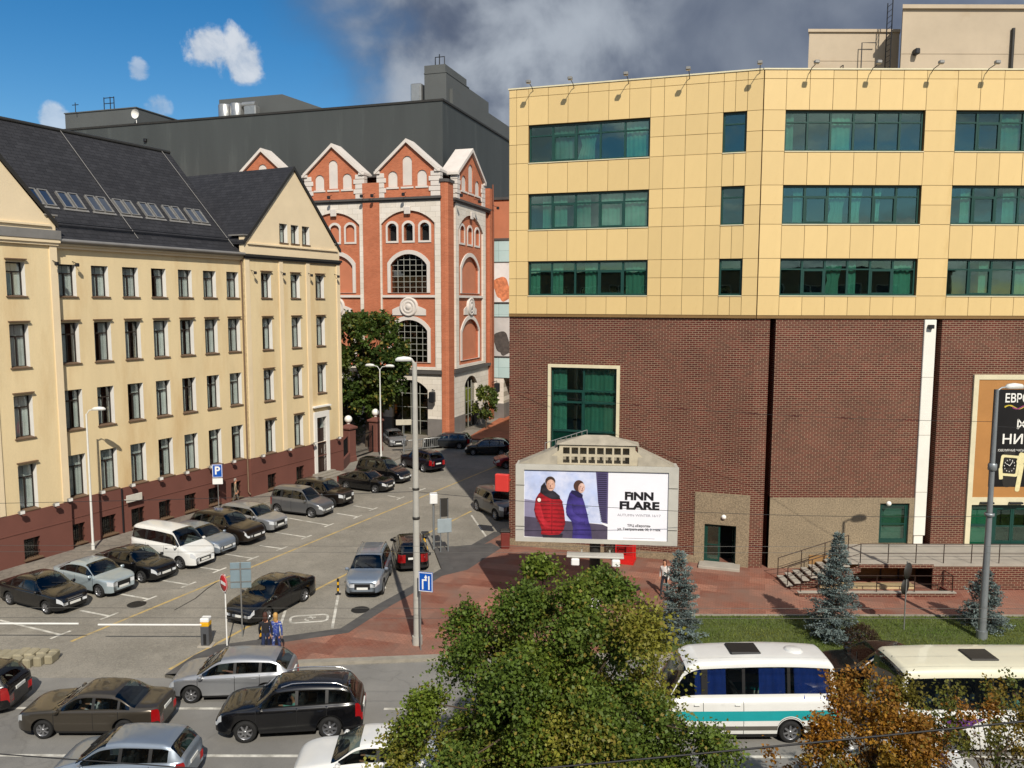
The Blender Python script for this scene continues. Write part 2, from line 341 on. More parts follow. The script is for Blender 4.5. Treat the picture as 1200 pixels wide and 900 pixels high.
# red block paving: patchwork of large square fields of small blocks
def red_mat():
    m, nt, b = _base('red_block_paving'); N, L = nt.nodes, nt.links
    g = N.new('ShaderNodeNewGeometry'); mp = N.new('ShaderNodeMapping'); L.new(g.outputs['Position'], mp.inputs[0]); mp.inputs['Rotation'].default_value = (0, 0, R(17))
    def brick(w, h, c1, c2, mo, ms, o=.5):
        t = N.new('ShaderNodeTexBrick'); L.new(mp.outputs[0], t.inputs['Vector']); t.offset = o; t.inputs['Scale'].default_value = 1
        for k, v in (('Color1', c1), ('Color2', c2), ('Mortar', mo)): t.inputs[k].default_value = (*lin(v), 1)
        t.inputs['Brick Width'].default_value = w; t.inputs['Row Height'].default_value = h; t.inputs['Mortar Size'].default_value = ms; t.inputs['Bias'].default_value = -.15
        return t
    big = brick(1.5, .9, '865545', 'b0806c', '8e6054', .01); small = brick(.24, .12, 'e8e0da', 'ffffff', '9a8f88', .01)
    mx = N.new('ShaderNodeMix'); mx.data_type = 'RGBA'; mx.blend_type = 'MULTIPLY'; mx.inputs[0].default_value = .8; L.new(big.outputs[0], mx.inputs[6]); L.new(small.outputs[0], mx.inputs[7])
    n = N.new('ShaderNodeTexNoise'); L.new(g.outputs['Position'], n.inputs['Vector']); n.inputs['Scale'].default_value = .5; n.inputs['Detail'].default_value = 8; n.inputs['Roughness'].default_value = .7
    mr = N.new('ShaderNodeMapRange'); L.new(n.outputs[0], mr.inputs[0]); mr.inputs[1].default_value = .4; mr.inputs[2].default_value = .68
    m2 = N.new('ShaderNodeMix'); m2.data_type = 'RGBA'; L.new(mr.outputs[0], m2.inputs[0]); L.new(mx.outputs[2], m2.inputs[6]); m2.inputs[7].default_value = (*lin('7a6054'), 1)
    L.new(m2.outputs[2], b.inputs['Base Color']); b.inputs['Roughness'].default_value = .85; b.inputs['Specular IOR Level'].default_value = .3
    bp = N.new('ShaderNodeBump'); bp.inputs['Strength'].default_value = .3; bp.inputs['Distance'].default_value = .01; L.new(small.outputs['Fac'], bp.inputs['Height']); bp.invert = True; L.new(bp.outputs[0], b.inputs['Normal'])
    return m
M_RED = red_mat()
struct('ground', poly_mb([(-500, -80), (500, -80), (500, 900), (-500, 900)], -1.0, -.012), M_ROAD)
road = struct('road', poly_mb([(-90, 8), (90, 8), (90, 30.2), (-2, 30.2), (-8.3, 29.6), (-12.9, 28.7), (-17.3, 28.7), (-90, 28.7)], -.5, 0.0), M_ROAD)
lot = struct('parking_lot', poly_mb([(-90, 28.7), (-17.3, 28.7), (-12.9, 28.7), (-8.3, 29.6), (-2, 30.2), (6, 30.2), (6, 110), (-90, 110)], -.4, .004), M_SETT)
KERB = [(-12.95, 28.72), (-12.5, 30.4), (-11.96, 31.32), (-10.33, 31.9), (-7.29, 33.02), (-6.17, 35.71), (-4.8, 38.38), (-3.66, 40.78), (-4.42, 44.3), (-2.3, 44.9), (-1.04, 47.6)]
FRONT = [(40, 30.35), (5, 30.35), (-2, 30.28), (-8.3, 29.68)]
INNER = [(.6, 46.0), (40, 46.0)]
def inset(pts, d):
    out = []
    for i, p in enumerate(pts):
        a = Vector(pts[max(i - 1, 0)]); c = Vector(pts[min(i + 1, len(pts) - 1)]); t = (c - a).normalized(); out.append((p[0] + t.y * d, p[1] - t.x * d))
    return out
edge = FRONT[::-1][::1]
kin = inset(KERB, .62)
fin = [(40, 30.65), (5, 30.65), (-2, 30.6), (-8.2, 30.02), (-12.3, 29.15)]
pave = struct('red_pavement', poly_mb(kin + INNER + [(40, 30.65), (5, 30.65), (-2, 30.6), (-8.2, 30.02), (-12.3, 29.2)], -.3, .12), M_RED)
kb = MB()
def kerb_strip(a, b_):
    n = len(a)
    for i in range(n - 1): kb.prism([a[i], a[i + 1], b_[i + 1], b_[i]], -.25, .125, 'z')
M_DKERB = mat('dark_kerb_band', '4c4a48', .85, .25, 1.5, .3, 50)
kerb_strip(KERB, kin); struct('pavement_kerb', kb, M_DKERB)
kb = MB(); kerb_strip([(40, 30.35), (5, 30.35), (-2, 30.28), (-8.3, 29.68), (-12.95, 28.72)], fin[:4] + [kin[0]]); struct('road_kerb', kb, M_KERB)
# pavement by the cream building
LP0 = Vector((-25.0, 44.0, 0)); LT = Vector((470, 945, 0)).normalized(); LM = frame(LP0, LT)
walk = struct('side_pavement', MB().prism([(-30, -2.3), (24.6, -2.3), (24.6, .3), (-30, .3)], -.3, .11, 'z'), M_WALK, LM)
part('kerb', MB().box(-30, -2.45, -.3, 24.6, -2.302, .125), M_KERB, walk, LM)
far_walk = struct('far_pavement', poly_mb([(-13.4, 69.5), (-10.6, 69.2), (-8.2, 76.5), (-8, 79.5), (-5, 79), (-4.4, 80.2), (30, 150), (-30, 150), (-22, 79)], -.3, .1), M_WALK)
struct('far_red_pavement', poly_mb([(-4.6, 81.2), (-.2, 79.2), (24, 84), (24, 130), (6, 130)], -.2, .14), mat('far_paving', '9a5a3c', .9, .25, 1.2, coords='Object'))
struct('asphalt_patch', poly_mb([(-4.1, 44.0), (-3.2, 41.0), (-4.1, 39.2), (-2.3, 40.6), (-.6, 44.3), (-1.2, 45.3), (-2.3, 44.6)], .0, .124), mat('dark_asphalt', '4e4b49', .9, .2, 1.2, .3, 50))
# painted markings
M_WHITE = mat('road_paint_white', 'c9c6bb', .75, .2, 3, dirt='7d786d', dscale=1.6, damount=(.45, .65), coords='Object')
M_YEL = mat('road_paint_yellow', 'b39a60', .8, .2, 3, dirt='8a8272', dscale=1.0, damount=(.5, .66), coords='Object')
def line(a, b_, w, z, parent, m, name='marking'):
    a = Vector((a[0], a[1])); b_ = Vector((b_[0], b_[1])); t = (b_ - a).normalized(); n = Vector((-t.y, t.x)) * w / 2
    return part(name, MB().prism([(a - n)[:], (b_ - n)[:], (b_ + n)[:], (a + n)[:]], z - .02, z + .004, 'z'), m, parent)
for x0, x1 in ((-60, -24), (-21, -15.2), (-12, -9.4), (-4.4, -2.2), (1, 4), (7, 10), (13, 16), (19, 22), (25, 28)):
    line((x0, 26.45), (x1, 26.45), .13, .0, road, M_WHITE, 'lane_line')
line((-60, 23.55), (40, 23.55), .13, .0, road, M_WHITE, 'lane_line')
def on_lot(a, b_, w=.12, m=M_WHITE, name='bay_line'): return line(gp(*a), gp(*b_), w, .004, lot, m, name)
for a, b_ in (((0, 728), (72, 745)), ((95, 716.5), (129, 723)), ((130, 695), (175, 703)), ((178, 679), (222, 686)), ((225, 664), (258, 669)), ((258, 649), (297, 655)), ((305, 640), (331, 643.5)), ((320, 624), (360, 630)), ((323, 605), (386, 616)), ((395, 602), (420, 606)), ((415, 593), (438, 597)), ((455, 581), (470, 584)), ((480, 572), (495, 574))):
    on_lot(a, b_)
    q = gp(*b_); line(q - LT * .45, q + LT * .45, .12, .005, lot, M_WHITE, 'bay_end')
on_lot((335, 716), (326, 745)); on_lot((398, 693), (390, 737)); on_lot((445, 672), (452, 690)); on_lot((553, 604), (571, 630))
line((-18.2, 31.9), (-4.6, 60.71), .14, .004, lot, M_YEL, 'yellow_line'); line((-4.6, 60.71), (-.5, 69.4), .14, .004, lot, M_YEL, 'yellow_line')
line((-13.07, 29.4), (-9.47, 38.15), .14, .004, lot, M_YEL, 'yellow_line'); line((-9.47, 38.15), (-2.7, 52.84), .14, .004, lot, M_YEL, 'yellow_line')
# bay symbol: a rounded white frame round a little wheelchair sign
def ring2(cx, cy, ux, uy, hw, hh, w):
    c = Vector((cx, cy)); u = Vector((ux, uy)).normalized(); v = Vector((-u.y, u.x)); o = []; i_ = []
    for q in range(4):
        for k in range(5):
            t = math.pi / 2 * (q + k / 4); sx, sy = (1, -1, -1, 1)[q], (1, 1, -1, -1)[q]
            for lst, e in ((o, 0), (i_, w)):
                r = .3; x = sx * (hw - r) + (r - e) * math.cos(t); y = sy * (hh - r) + (r - e) * math.sin(t); lst.append(tuple(c + u * x + v * y))
    mb = MB(); n = len(o)
    for k in range(n): mb.prism([o[k], o[(k + 1) % n], i_[(k + 1) % n], i_[k]], -.01, .009, 'z')
    return mb
ca = gp(363, 725.5); sy_ = part('bay_symbol', ring2(ca.x, ca.y, .985, .17, .86, .45, .11), M_WHITE, lot)
mb = MB()
for a in range(10):
    t0, t1 = a * .5, a * .5 + .5; mb.prism([(ca.x + .2 * math.cos(t0), ca.y - .04 + .2 * math.sin(t0)), (ca.x + .2 * math.cos(t1), ca.y - .04 + .2 * math.sin(t1)), (ca.x + .13 * math.cos(t1), ca.y - .04 + .13 * math.sin(t1)), (ca.x + .13 * math.cos(t0), ca.y - .04 + .13 * math.sin(t0))], -.01, .009, 'z')
mb.box(ca.x - .05, ca.y + .1, -.01, ca.x + .05, ca.y + .32, .0095); mb.box(ca.x + .05, ca.y + .12, -.01, ca.x + .26, ca.y + .2, .0095)
part('wheelchair_mark', mb, M_WHITE, lot)
M_IRON = mat('cast_iron', '2c2a27', .6, .2, 8, .5, 60, metal=.4)
for (px, py, z, par) in ((423, 715, .004, lot), (161, 709, .004, lot), (741, 689, .12, pave), (17, 777, .004, lot)):
    c = gp(px, py, z); mb = MB(); mb.lathe([(0, .012), (.3, .012), (.33, .004), (.38, .012), (.42, .008), (.43, -.02)], 20, (c.x, c.y, z)); part('manhole_cover', mb, M_IRON, par)
# tar seams across the lot
for pts in (((205, 716), (230, 702), (243, 691), (262, 678)),):
    for a, b_ in zip(pts, pts[1:]): line(gp(*a), gp(*b_), .07, .003, lot, mat('tar_seam', '3a3833', .8, .2, 4), 'tar_seam')
# lawn strip in front of the brick building
M_SOIL = mat('lawn_soil', '4a5527', .95, .25, 1.5)
LAWN = [(5.2, 30.75), (40, 30.75), (40, 34.4), (6.6, 34.5)]
lawn = struct('lawn', poly_mb(LAWN, -.1, .135), M_SOIL)
lk = MB().box(6.4, 34.44, -.1, 40, 34.56, .18); part('kerb', lk, M_KERB, lawn)
def leaf_mat(name, attr=True, col=(.06, .12, .02), trans=.35, rough=.55, spec=.35, sat=1.0):
    m, nt, b = _base(name); N, L = nt.nodes, nt.links
    a = N.new('ShaderNodeAttribute'); a.attribute_name = 'tint'
    tr = N.new('ShaderNodeBsdfTranslucent'); L.new(a.outputs['Color'], b.inputs['Base Color']); 
    hs = N.new('ShaderNodeHueSaturation'); hs.inputs['Value'].default_value = 1.3; L.new(a.outputs['Color'], hs.inputs['Color']); L.new(hs.outputs[0], tr.inputs[0])
    b.inputs['Roughness'].default_value = rough; b.inputs['Specular IOR Level'].default_value = spec
    mx = N.new('ShaderNodeMixShader'); mx.inputs[0].default_value = trans; L.new(b.outputs[0], mx.inputs[1]); L.new(tr.outputs[0], mx.inputs[2])
    L.new(mx.outputs[0], N['Material Output'].inputs[0]); MATS[name] = m
    return m
M_LEAF = leaf_mat('leaf')
def cards(name, C, D, U, ln, wd, col, m, parent=None, fold=.25, shape='leaf'):
    """many small leaves in one mesh: centre C, length axis D, width axis U"""
    n = len(C); D = D / np.linalg.norm(D, axis=1, keepdims=True); U = U - D * np.sum(U * D, 1, keepdims=True); U = U / np.linalg.norm(U, axis=1, keepdims=True); Nn = np.cross(D, U)
    ln = np.broadcast_to(ln, (n,))[:, None]; wd = np.broadcast_to(wd, (n,))[:, None]
    if shape == 'leaf':
        P = np.stack([C, C + D * ln * .45 + U * wd * .5 + Nn * wd * fold, C + D * ln, C + D * ln * .45 - U * wd * .5 + Nn * wd * fold], 1); fv = 4
    else:
        P = np.stack([C - U * wd * .5, C + U * wd * .5, C + D * ln], 1); fv = 3
    V = P.reshape(-1, 3); me = bpy.data.meshes.new(name); me.vertices.add(len(V)); me.vertices.foreach_set('co', V.ravel().astype(np.float32))
    me.loops.add(n * fv); me.loops.foreach_set('vertex_index', np.arange(n * fv, dtype=np.int32)); me.polygons.add(n); me.polygons.foreach_set('loop_start', np.arange(0, n * fv, fv, dtype=np.int32))
    me.update(calc_edges=True)
    at = me.color_attributes.new('tint', 'FLOAT_COLOR', 'POINT'); cc = np.ones((n, fv, 4), np.float32); cc[:, :, :3] = np.asarray(col, np.float32)[:, None, :]; at.data.foreach_set('color', cc.ravel())
    me.materials.append(m)
    return put(name, me, parent)
def rdir(n, zlo=-1, zhi=1):
    z = rng.uniform(zlo, zhi, n); t = rng.uniform(0, 2 * math.pi, n); r = np.sqrt(np.maximum(0, 1 - z * z)); return np.stack([r * np.cos(t), r * np.sin(t), z], 1)
n = 26000
gx = rng.uniform(5.4, 34, n); gy = rng.uniform(30.8, 34.4, n); keep = gy < 34.45; gx, gy = gx[keep], gy[keep]; n = len(gx)
gd = rdir(n, .55, 1.0); gc = np.stack([gx, gy, np.full(n, .13)], 1)
pt = .5 + .5 * np.sin(gx * .9 + 2 * np.sin(gy * 1.1)) * np.sin(gy * 1.7 + gx * .31)
k = rng.uniform(.7, 1.25, n)[:, None]; gcol = (np.array([.11, .175, .025]) * (1 - pt[:, None]) + np.array([.18, .20, .04]) * pt[:, None]) * k
o = cards('grass', gc, gd, rdir(n), rng.uniform(.07, .15, n), .03, gcol, M_LEAF, None, shape='blade'); o['kind'] = 'stuff'; o['label'] = 'short mown grass on the strip before the brick building'; o['category'] = 'grass'
# ================================================================ cream building on the left
M_CREAM = mat('cream_plaster', (.72, .575, .335), .85, .08, .6, .15, 30, fine=.04, dirt='bd9862', dscale=.4, damount=(.5, .8), stretch=(1, 1, .22))
M_CREAM2 = mat('cream_plaster_light', (.75, .61, .40), .85, .06, .5, .1, 30, fine=.03)
M_REVEAL = mat('white_reveal', (.75, .73, .68), .8, .06, 1)
M_PLINTH = mat('plinth_brown', (.155, .058, .042), .75, .12, .5, .15, 30, fine=.05, dirt='6a4238', dscale=.3)
M_SLATE = brick_mat('dark_roof_tiles', '2a2a2d', '333336', '1d1d1f', .5, .22, .012, 'xz', .2, rough=.75, bump=.8)
M_SLATE2 = brick_mat('dark_roof_tiles_gable', '28282b', '313134', '1d1d1f', .5, .22, .012, 'yz', .2, rough=.75, bump=.8)
M_GUTTER = mat('grey_metal_sheet', '8a8782', .5, .15, 1.0, metal=.3)
M_SHEET = mat('dark_sheet_metal', '35332f', .55, .15, 2, metal=.3)
M_WFRAME = mat('brown_window_frame', '241a14', .5, .1, 4)
M_WGLASS = glass_mat('window_glass', (.8, .84, .84), .86, base=.03)
M_DARKROOM = mat('dark_room', '17181a', .9, .3, .8)
M_CURT = mat('white_curtain', 'e6e3da', .9, .1, 2, coords='Object', rnd=.2)
M_SILL = mat('brown_sill', '6a5440', .6, .12, 4)
M_LAMPM = mat('floodlight_grey', '8f8d88', .5, .1, 5, metal=.4)
M_DARKM = mat('dark_metal', '26272a', .5, .1, 5, metal=.4)
lb = thing('cream_building', 'long cream plastered building with dark roof, gabled ends and brown plinth', 'building', LM)
DEPTH, PRO, REC = 14.0, .3, .42
rows = [(14.25, 16.02), (10.53, 12.8), (6.8, 9.05), (2.93, 5.36)]
ROWS_G = rows
main_holes = []; wins = []           # (s0,z0,s1,z1,front offset)
for r, (z0, z1) in enumerate(rows):
    for i in range(7):
        s = .30 + i * 2.02; wins.append((s, z0, s + 1.08, z1, 0.0, r)); main_holes.append(rect(s, z0, s + 1.08, z1))
base_main = []
for i in range(7):
    s = .15 + i * 2.0; base_main.append((s, .28, s + .95, 1.42, 0.0)); main_holes.append(rect(s, .28, s + .95, 1.42))
def split_holes(hs, zc):
    return [h for h in hs if h[0][1] >= zc - .3], [h for h in hs if h[0][1] < zc - .3]
up, lo = split_holes(main_holes, 2.86)
part('wall', MB().plate(rect(.1, 2.86, 13.8, 17.2), up, 0, REC + .1, 0, 1), [M_CREAM, M_REVEAL], lb, LM)
part('plinth', MB().plate(rect(.1, 0, 13.8, 2.86), lo, -.06, REC, 0).box(.1, -.09, 1.78, 13.8, -.055, 1.84), M_PLINTH, lb, LM)
def risalit(s0, s1, centers, apex, full=True):
    hs = []; w = []
    for r, (z0, z1) in enumerate(rows):
        for c in centers:
            if r == 3 and full and c == centers[-1]: continue
            w.append((c - .5, z0, c + .5, z1, -PRO, r)); hs.append(rect(c - .5, z0, c + .5, z1))
    bh = [];
    for c in centers[:-1] if full else centers:
        bh.append((c - .45, .28, c + .45, 1.4, -PRO))
    cs = (s0 + s1) / 2
    ghs = [];
    for dx in (-1.22, 0, 1.22):
        w.append((cs + dx - .42, 18.3, cs + dx + .42, 19.68, -PRO, 0)); ghs.append(rect(cs + dx - .42, 18.3, cs + dx + .42, 19.68))
    lo_holes = [rect(b[0], b[1], b[2], b[3]) for b in bh]
    if full:
        d0 = 20.85; hs.append(rect(d0, 2.9, d0 + 1.15, 4.9)); lo_holes.append(rect(d0, .5, d0 + 1.15, 2.88))
    part('wall', MB().plate(rect(s0, 2.86, s1, 17.3), hs, -PRO, REC + .1 - PRO, 0, 1).box(s0, -PRO + .01, 2.86, s0 + .06, .3, 17.3).box(s1 - .06, -PRO + .01, 2.86, s1, .3, 17.3), [M_CREAM, M_REVEAL], lb, LM)
    part('plinth', MB().plate(rect(s0 - .02, 0, s1 + .02, 2.86), lo_holes, -PRO - .06, REC - PRO, 0).box(s0 - .02, -PRO - .09, 1.78, s1 + .02, -PRO - .055, 1.84), M_PLINTH, lb, LM)
    part('gable', MB().plate([(s0, 17.3), (s1, 17.3), (s1, 18.55), (s1 - .55, 18.55), (cs, apex), (s0 + .55, 18.55), (s0, 18.55)], ghs, -PRO - .02, REC - PRO, 0, 1, True), [M_CREAM2, M_REVEAL], lb, LM)
    part('cornice', MB().box(s0 - .12, -PRO - .22, 17.12, s1 + .12, -PRO - .021, 17.3).box(s0 - .05, -PRO - .14, 16.98, s1 + .05, -PRO - .001, 17.118), M_SHEET if full else M_CREAM2, lb, LM)
    part('gable_cornice', MB().box(s0 + .3, -PRO - .13, 17.98, s1 - .3, -PRO - .022, 18.08), M_CREAM2, lb, LM)
    # pilaster strips between the windows
    for c in [s0 + .22] + [(a + b_) / 2 for a, b_ in zip(centers, centers[1:])] + [s1 - .22]:
        part('pilaster', MB().box(c - .2, -PRO - .07, 2.9, c + .2, -PRO - .001, 16.97), M_CREAM2, lb, LM)
    for sx in (s0, s1):
        part('shoulder_cap', MB().box(sx - .1, -PRO - .12, 18.552, sx + .1 + (.5 if sx == s0 else 0) - .0, 1.0, 18.64) if sx == s0 else MB().box(sx - .6, -PRO - .12, 18.552, sx + .1, 1.0, 18.64), M_GUTTER, lb, LM)
    # gable roof running back into the main roof, thickness .15
    hw = (s1 - s0) / 2 - .45; k = (apex - 18.55) / hw
    for sg in (-1, 1):
        P = [(cs, apex + .02), (cs + sg * (hw + .55), apex + .02 - k * (hw + .55))]
        mb = MB(); y0, y1 = -PRO - .14, 14.3
        a, b_ = P; mb.add([(a[0], y0, a[1]), (b_[0], y0, b_[1]), (b_[0], y1, b_[1]), (a[0], y1, a[1]), (a[0], y0, a[1] + .2), (b_[0], y0, b_[1] + .2), (b_[0], y1, b_[1] + .2), (a[0], y1, a[1] + .2)],
                          [(0, 1, 2, 3), (7, 6, 5, 4), (0, 4, 5, 1), (1, 5, 6, 2), (3, 2, 6, 7), (0, 3, 7, 4)])
        part('gable_roof', mb, M_SLATE2, lb, LM)
        part('verge', MB().add([(a[0], y0 - .012, a[1] - .06), (b_[0], y0 - .012, b_[1] - .06), (b_[0], y0 - .012, b_[1] + .23), (a[0], y0 - .012, a[1] + .23), (a[0], y0 + .03, a[1] - .06), (b_[0], y0 + .03, b_[1] - .06), (b_[0], y0 + .03, b_[1] + .23), (a[0], y0 + .03, a[1] + .23)], [(0, 1, 2, 3), (7, 6, 5, 4), (0, 4, 5, 1), (2, 6, 7, 3), (1, 5, 6, 2), (0, 3, 7, 4)]), M_SHEET, lb, LM)
    return w, bh
wr, br = risalit(13.8, 24.15, [15.85, 18.9, 21.7], 23.75)
wl_, bl = risalit(-10.25, .1, [-8.2, -5.2, -2.2], 23.75, False)
# shared window pieces ------------------------------------------------
_wcache = {}
def cream_window(s0, z0, s1, z1, off, kind, parent=lb, M=LM, bars=True):
    w, h = round(s1 - s0, 2), round(z1 - z0, 2); key = (w, h, bars)
    if key not in _wcache:
        f = MB(); t = .07
        f.box(0, 0, 0, t, .06, h).box(w - t, 0, 0, w, .06, h).box(t, 0, 0, w - t, .06, t).box(t, 0, h - t, w - t, .06, h)
        if bars: f.box(w / 2 - .035, -.012, t, w / 2 + .035, .055, h * .70).box(t, -.008, h * .70, w - t, .05, h * .70 + .07)
        g = MB().box(t, .022, t, w - t, .028, h - t)
        sl = MB().add([(-.06, -.36, .0), (w + .06, -.36, .0), (w + .06, .02, .05), (-.06, .02, .05), (-.06, -.36, -.05), (w + .06, -.36, -.05), (w + .06, .02, -.05), (-.06, .02, -.05)], [(0, 1, 2, 3), (7, 6, 5, 4), (0, 4, 5, 1), (1, 5, 6, 2), (3, 2, 6, 7), (0, 3, 7, 4)])
        rm = MB().box(-.05, .5, -.05, w + .05, .52, h + .05)
        def cur(x0, x1):
            c = MB(); n = 10; vs = []
            for i in range(n + 1):
                x = x0 + (x1 - x0) * i / n; y = .085 + .02 * math.sin(i * 2.3); vs += [(x, y, .04), (x + .02 * math.sin(i), y, h - .06)]
            return c.add(vs, [(2 * i, 2 * i + 2, 2 * i + 3, 2 * i + 1) for i in range(n)], smooth=True)
        _wcache[key] = [f.mesh('frame', M_WFRAME), g.mesh('pane', M_WGLASS), sl.mesh('sill', M_SILL), rm.mesh('room', M_DARKROOM), [cur(.05, w * .48).mesh('curtain', M_CURT), cur(w * .5, w - .05).mesh('curtain', M_CURT), cur(.05, w * .3).mesh('curtain', M_CURT), cur(w * .72, w - .05).mesh('curtain', M_CURT)]]
    fm, gm, sm, rm, cs = _wcache[key]
    B = M @ T(s0, off + REC - .1, z0)
    win = put('window', fm, parent, B); put('pane', gm, win, B)
    s_ = put('sill', sm, win, M @ T(s0, off + REC - .1 - .05, z0 - .0)); put('dark_interior', rm, win, B)
    if bars:
        for q in random.sample(range(4), random.choice((2, 2, 3, 3, 4))): put('curtain', cs[q], win, B)
    return win
M_RED_CURT = mat('red_curtain', '8c2a36', .9, .15, 3); M_BLUE_CURT = mat('blue_blind', '5b86b8', .9, .15, 3)
for (s0, z0, s1, z1, off, r) in wins + wr + wl_:
    w = cream_window(s0, z0, s1, z1, off, 0)
    if r in (1, 2, 3) and (off != 0.0) or r == 1 and off == 0.0 or (r == 0 and z1 < 17 and off):
        part('lintel', MB().box(s0 - .05, off - .16, z1 + .12, s1 + .05, off + .02, z1 + .18), M_SILL, w, LM)
M_GRILL = mat('window_grille', '1c1c1c', .5, .1, 5, metal=.5)
for (s0, z0, s1, z1, off) in base_main + br + bl:
    w = cream_window(s0, z0, s1, z1, off - .1, 0, bars=False)
    g = MB(); k = 7
    for i in range(1, k): g.box(s0 + (s1 - s0) * i / k - .01, off + .02, z0, s0 + (s1 - s0) * i / k + .01, off + .04, z1)
    for zq in (.3, .7): g.box(s0, off + .015, z0 + (z1 - z0) * zq - .012, s1, off + .045, z0 + (z1 - z0) * zq + .012)
    part('grille', g, M_GRILL, w, LM)
# door with white surround and steps
dr = part('door', MB().bev(20.95, .08 - PRO, .5, 21.9, .14 - PRO, 4.0, .02).box(21.41, .06 - PRO, .55, 21.44, .082 - PRO, 3.95), mat('dark_wood_door', '2f2019', .5, .2, 3, stretch=(6, 6, 1)), lb, LM)
part('transom', MB().box(20.95, .09 - PRO, 4.05, 21.9, .13 - PRO, 4.85), M_WGLASS, dr, LM)
part('handle', MB().tube([(21.5, .02 - PRO, 2.0), (21.5, .02 - PRO, 2.35)], .02), M_GUTTER, dr, LM)
part('door_surround', MB().plate([(20.55, .45), (20.85, .45), (20.85, 4.9), (22.0, 4.9), (22.0, .45), (22.35, .45), (22.35, 5.35), (20.55, 5.35)], [], -PRO - .16, -PRO + .3, 0).box(20.45, -PRO - .3, 5.72, 22.45, -PRO - .0, 5.84), M_REVEAL, lb, LM)
for i in range(3): part('step', MB().bev(20.3 - .25 * i, -PRO - .5 - .35 * i, .11, 22.6 + .2 * i, -PRO + .1, .5 - .13 * i, .015), M_KERB, lb, LM)
# body behind the facade: back, ends, eaves
part('rear_walls', MB().box(-10.2, 1.0, 0, 24.1, DEPTH, 17.2), M_CREAM, lb, LM)
part('eaves', MB().box(.1, -.28, 17.02, 13.8, .5, 17.2).box(.1, -.16, 16.86, 13.8, -.001, 17.018), M_CREAM2, lb, LM)
# main roof: two slopes
RZ, RY = 24.75, 7.0; EZ = 17.25; RK = (RZ - EZ - .35) / RY
mr_ = MB(); x0, x1 = -11.0, 14.15
mr_.add([(x0, -.35, EZ), (x1, -.35, EZ), (x1, .35, EZ + .35), (x0, .35, EZ + .35), (x1, RY, RZ), (x0, RY, RZ), (x1, DEPTH + .3, EZ), (x0, DEPTH + .3, EZ), (x0, -.35, EZ - .08), (x1, -.35, EZ - .08), (x1, DEPTH + .3, EZ - .08), (x0, DEPTH + .3, EZ - .08)],
        [(0, 1, 2, 3), (3, 2, 4, 5), (5, 4, 6, 7), (8, 11, 10, 9), (0, 8, 9, 1), (0, 3, 5, 7, 11, 8), (1, 9, 10, 6, 4, 2)])
roof = part('roof', mr_, M_SLATE, lb, LM)
part('ridge_cap', MB().tube([(x0, RY, RZ + .02), (x1, RY, RZ + .02)], .14, 8), M_SHEET, roof, LM)
part('gutter', MB().tube([(.15, -.42, EZ + .02), (13.75, -.42, EZ + .02)], .11, 8).box(.15, -.40, EZ - .12, 13.75, -.352, EZ + .06), M_GUTTER, lb, LM)
part('gutter', MB().box(-10.3, -PRO - .26, 17.302, .25, -PRO - .03, 17.78), M_GUTTER, lb, LM)
part('snow_guard', MB().tube([(.6, .75, EZ + .95), (13.4, .75, EZ + .95)], .03, 6).tube([(.6, .72, EZ + 1.1), (13.4, .72, EZ + 1.1)], .03, 6), M_DARKM, roof, LM)
def roof_at(s, z): # point on the front slope
    return (s, .35 + (z - EZ - .35) / ((RZ - EZ - .35) / (RY - .35)), z)
sl_a = math.atan2(RZ - EZ - .35, RY - .35)
for i in range(7):
    for j in range(2):
        s = .45 + i * 1.84 + j * .72; p = roof_at(s, 19.3)
        B = LM @ T(*p) @ Matrix.Rotation(sl_a, 4, 'X')
        if i + j == 0:
            fr = MB(); w, h = .6, 1.3
            fr.box(0, 0, 0, w, .06, .14).box(0, h - .06, 0, w, h, .14).box(0, .06, 0, .06, h - .06, .14).box(w - .06, .06, 0, w, h - .06, .14)
            fm = fr.mesh('skylight', M_LAMPM); gm = MB().box(.06, .06, .09, w - .06, h - .06, .1).mesh('pane', glass_mat('skylight_glass', (.6, .65, .7), .2, base=.35))
            flash = MB().box(-.12, -.16, .0, 1.45, 0, .05).mesh('flashing', M_GUTTER)
        sk = put('skylight', fm, roof, B); put('pane', gm, sk, B)
        if j == 0: put('flashing', flash, sk, B)
for s in (5.9, 13.6): # lightning rods lying on the slope
    p0 = roof_at(s, EZ + .5); p1 = roof_at(s - .2, RZ - .05)
    part('lightning_cable', MB().tube([(p0[0], p0[1] - .06, p0[2] + .05), (p1[0], p1[1] - .06, p1[2] + .05)], .022, 5), M_GUTTER, roof, LM)
for s, z1 in ((.02, 17.0), (13.68, 16.9)):
    part('downpipe', MB().tube([(s, -.14, z1), (s, -.14, .5), (s, -.34, .3)], .055, 8), M_DARKM if s < 1 else M_SILL, lb, LM)
part('downpipe', MB().tube([(3.5, -.14, 2.86), (3.5, -.14, .2)], .045, 8), M_DARKM, lb, LM)
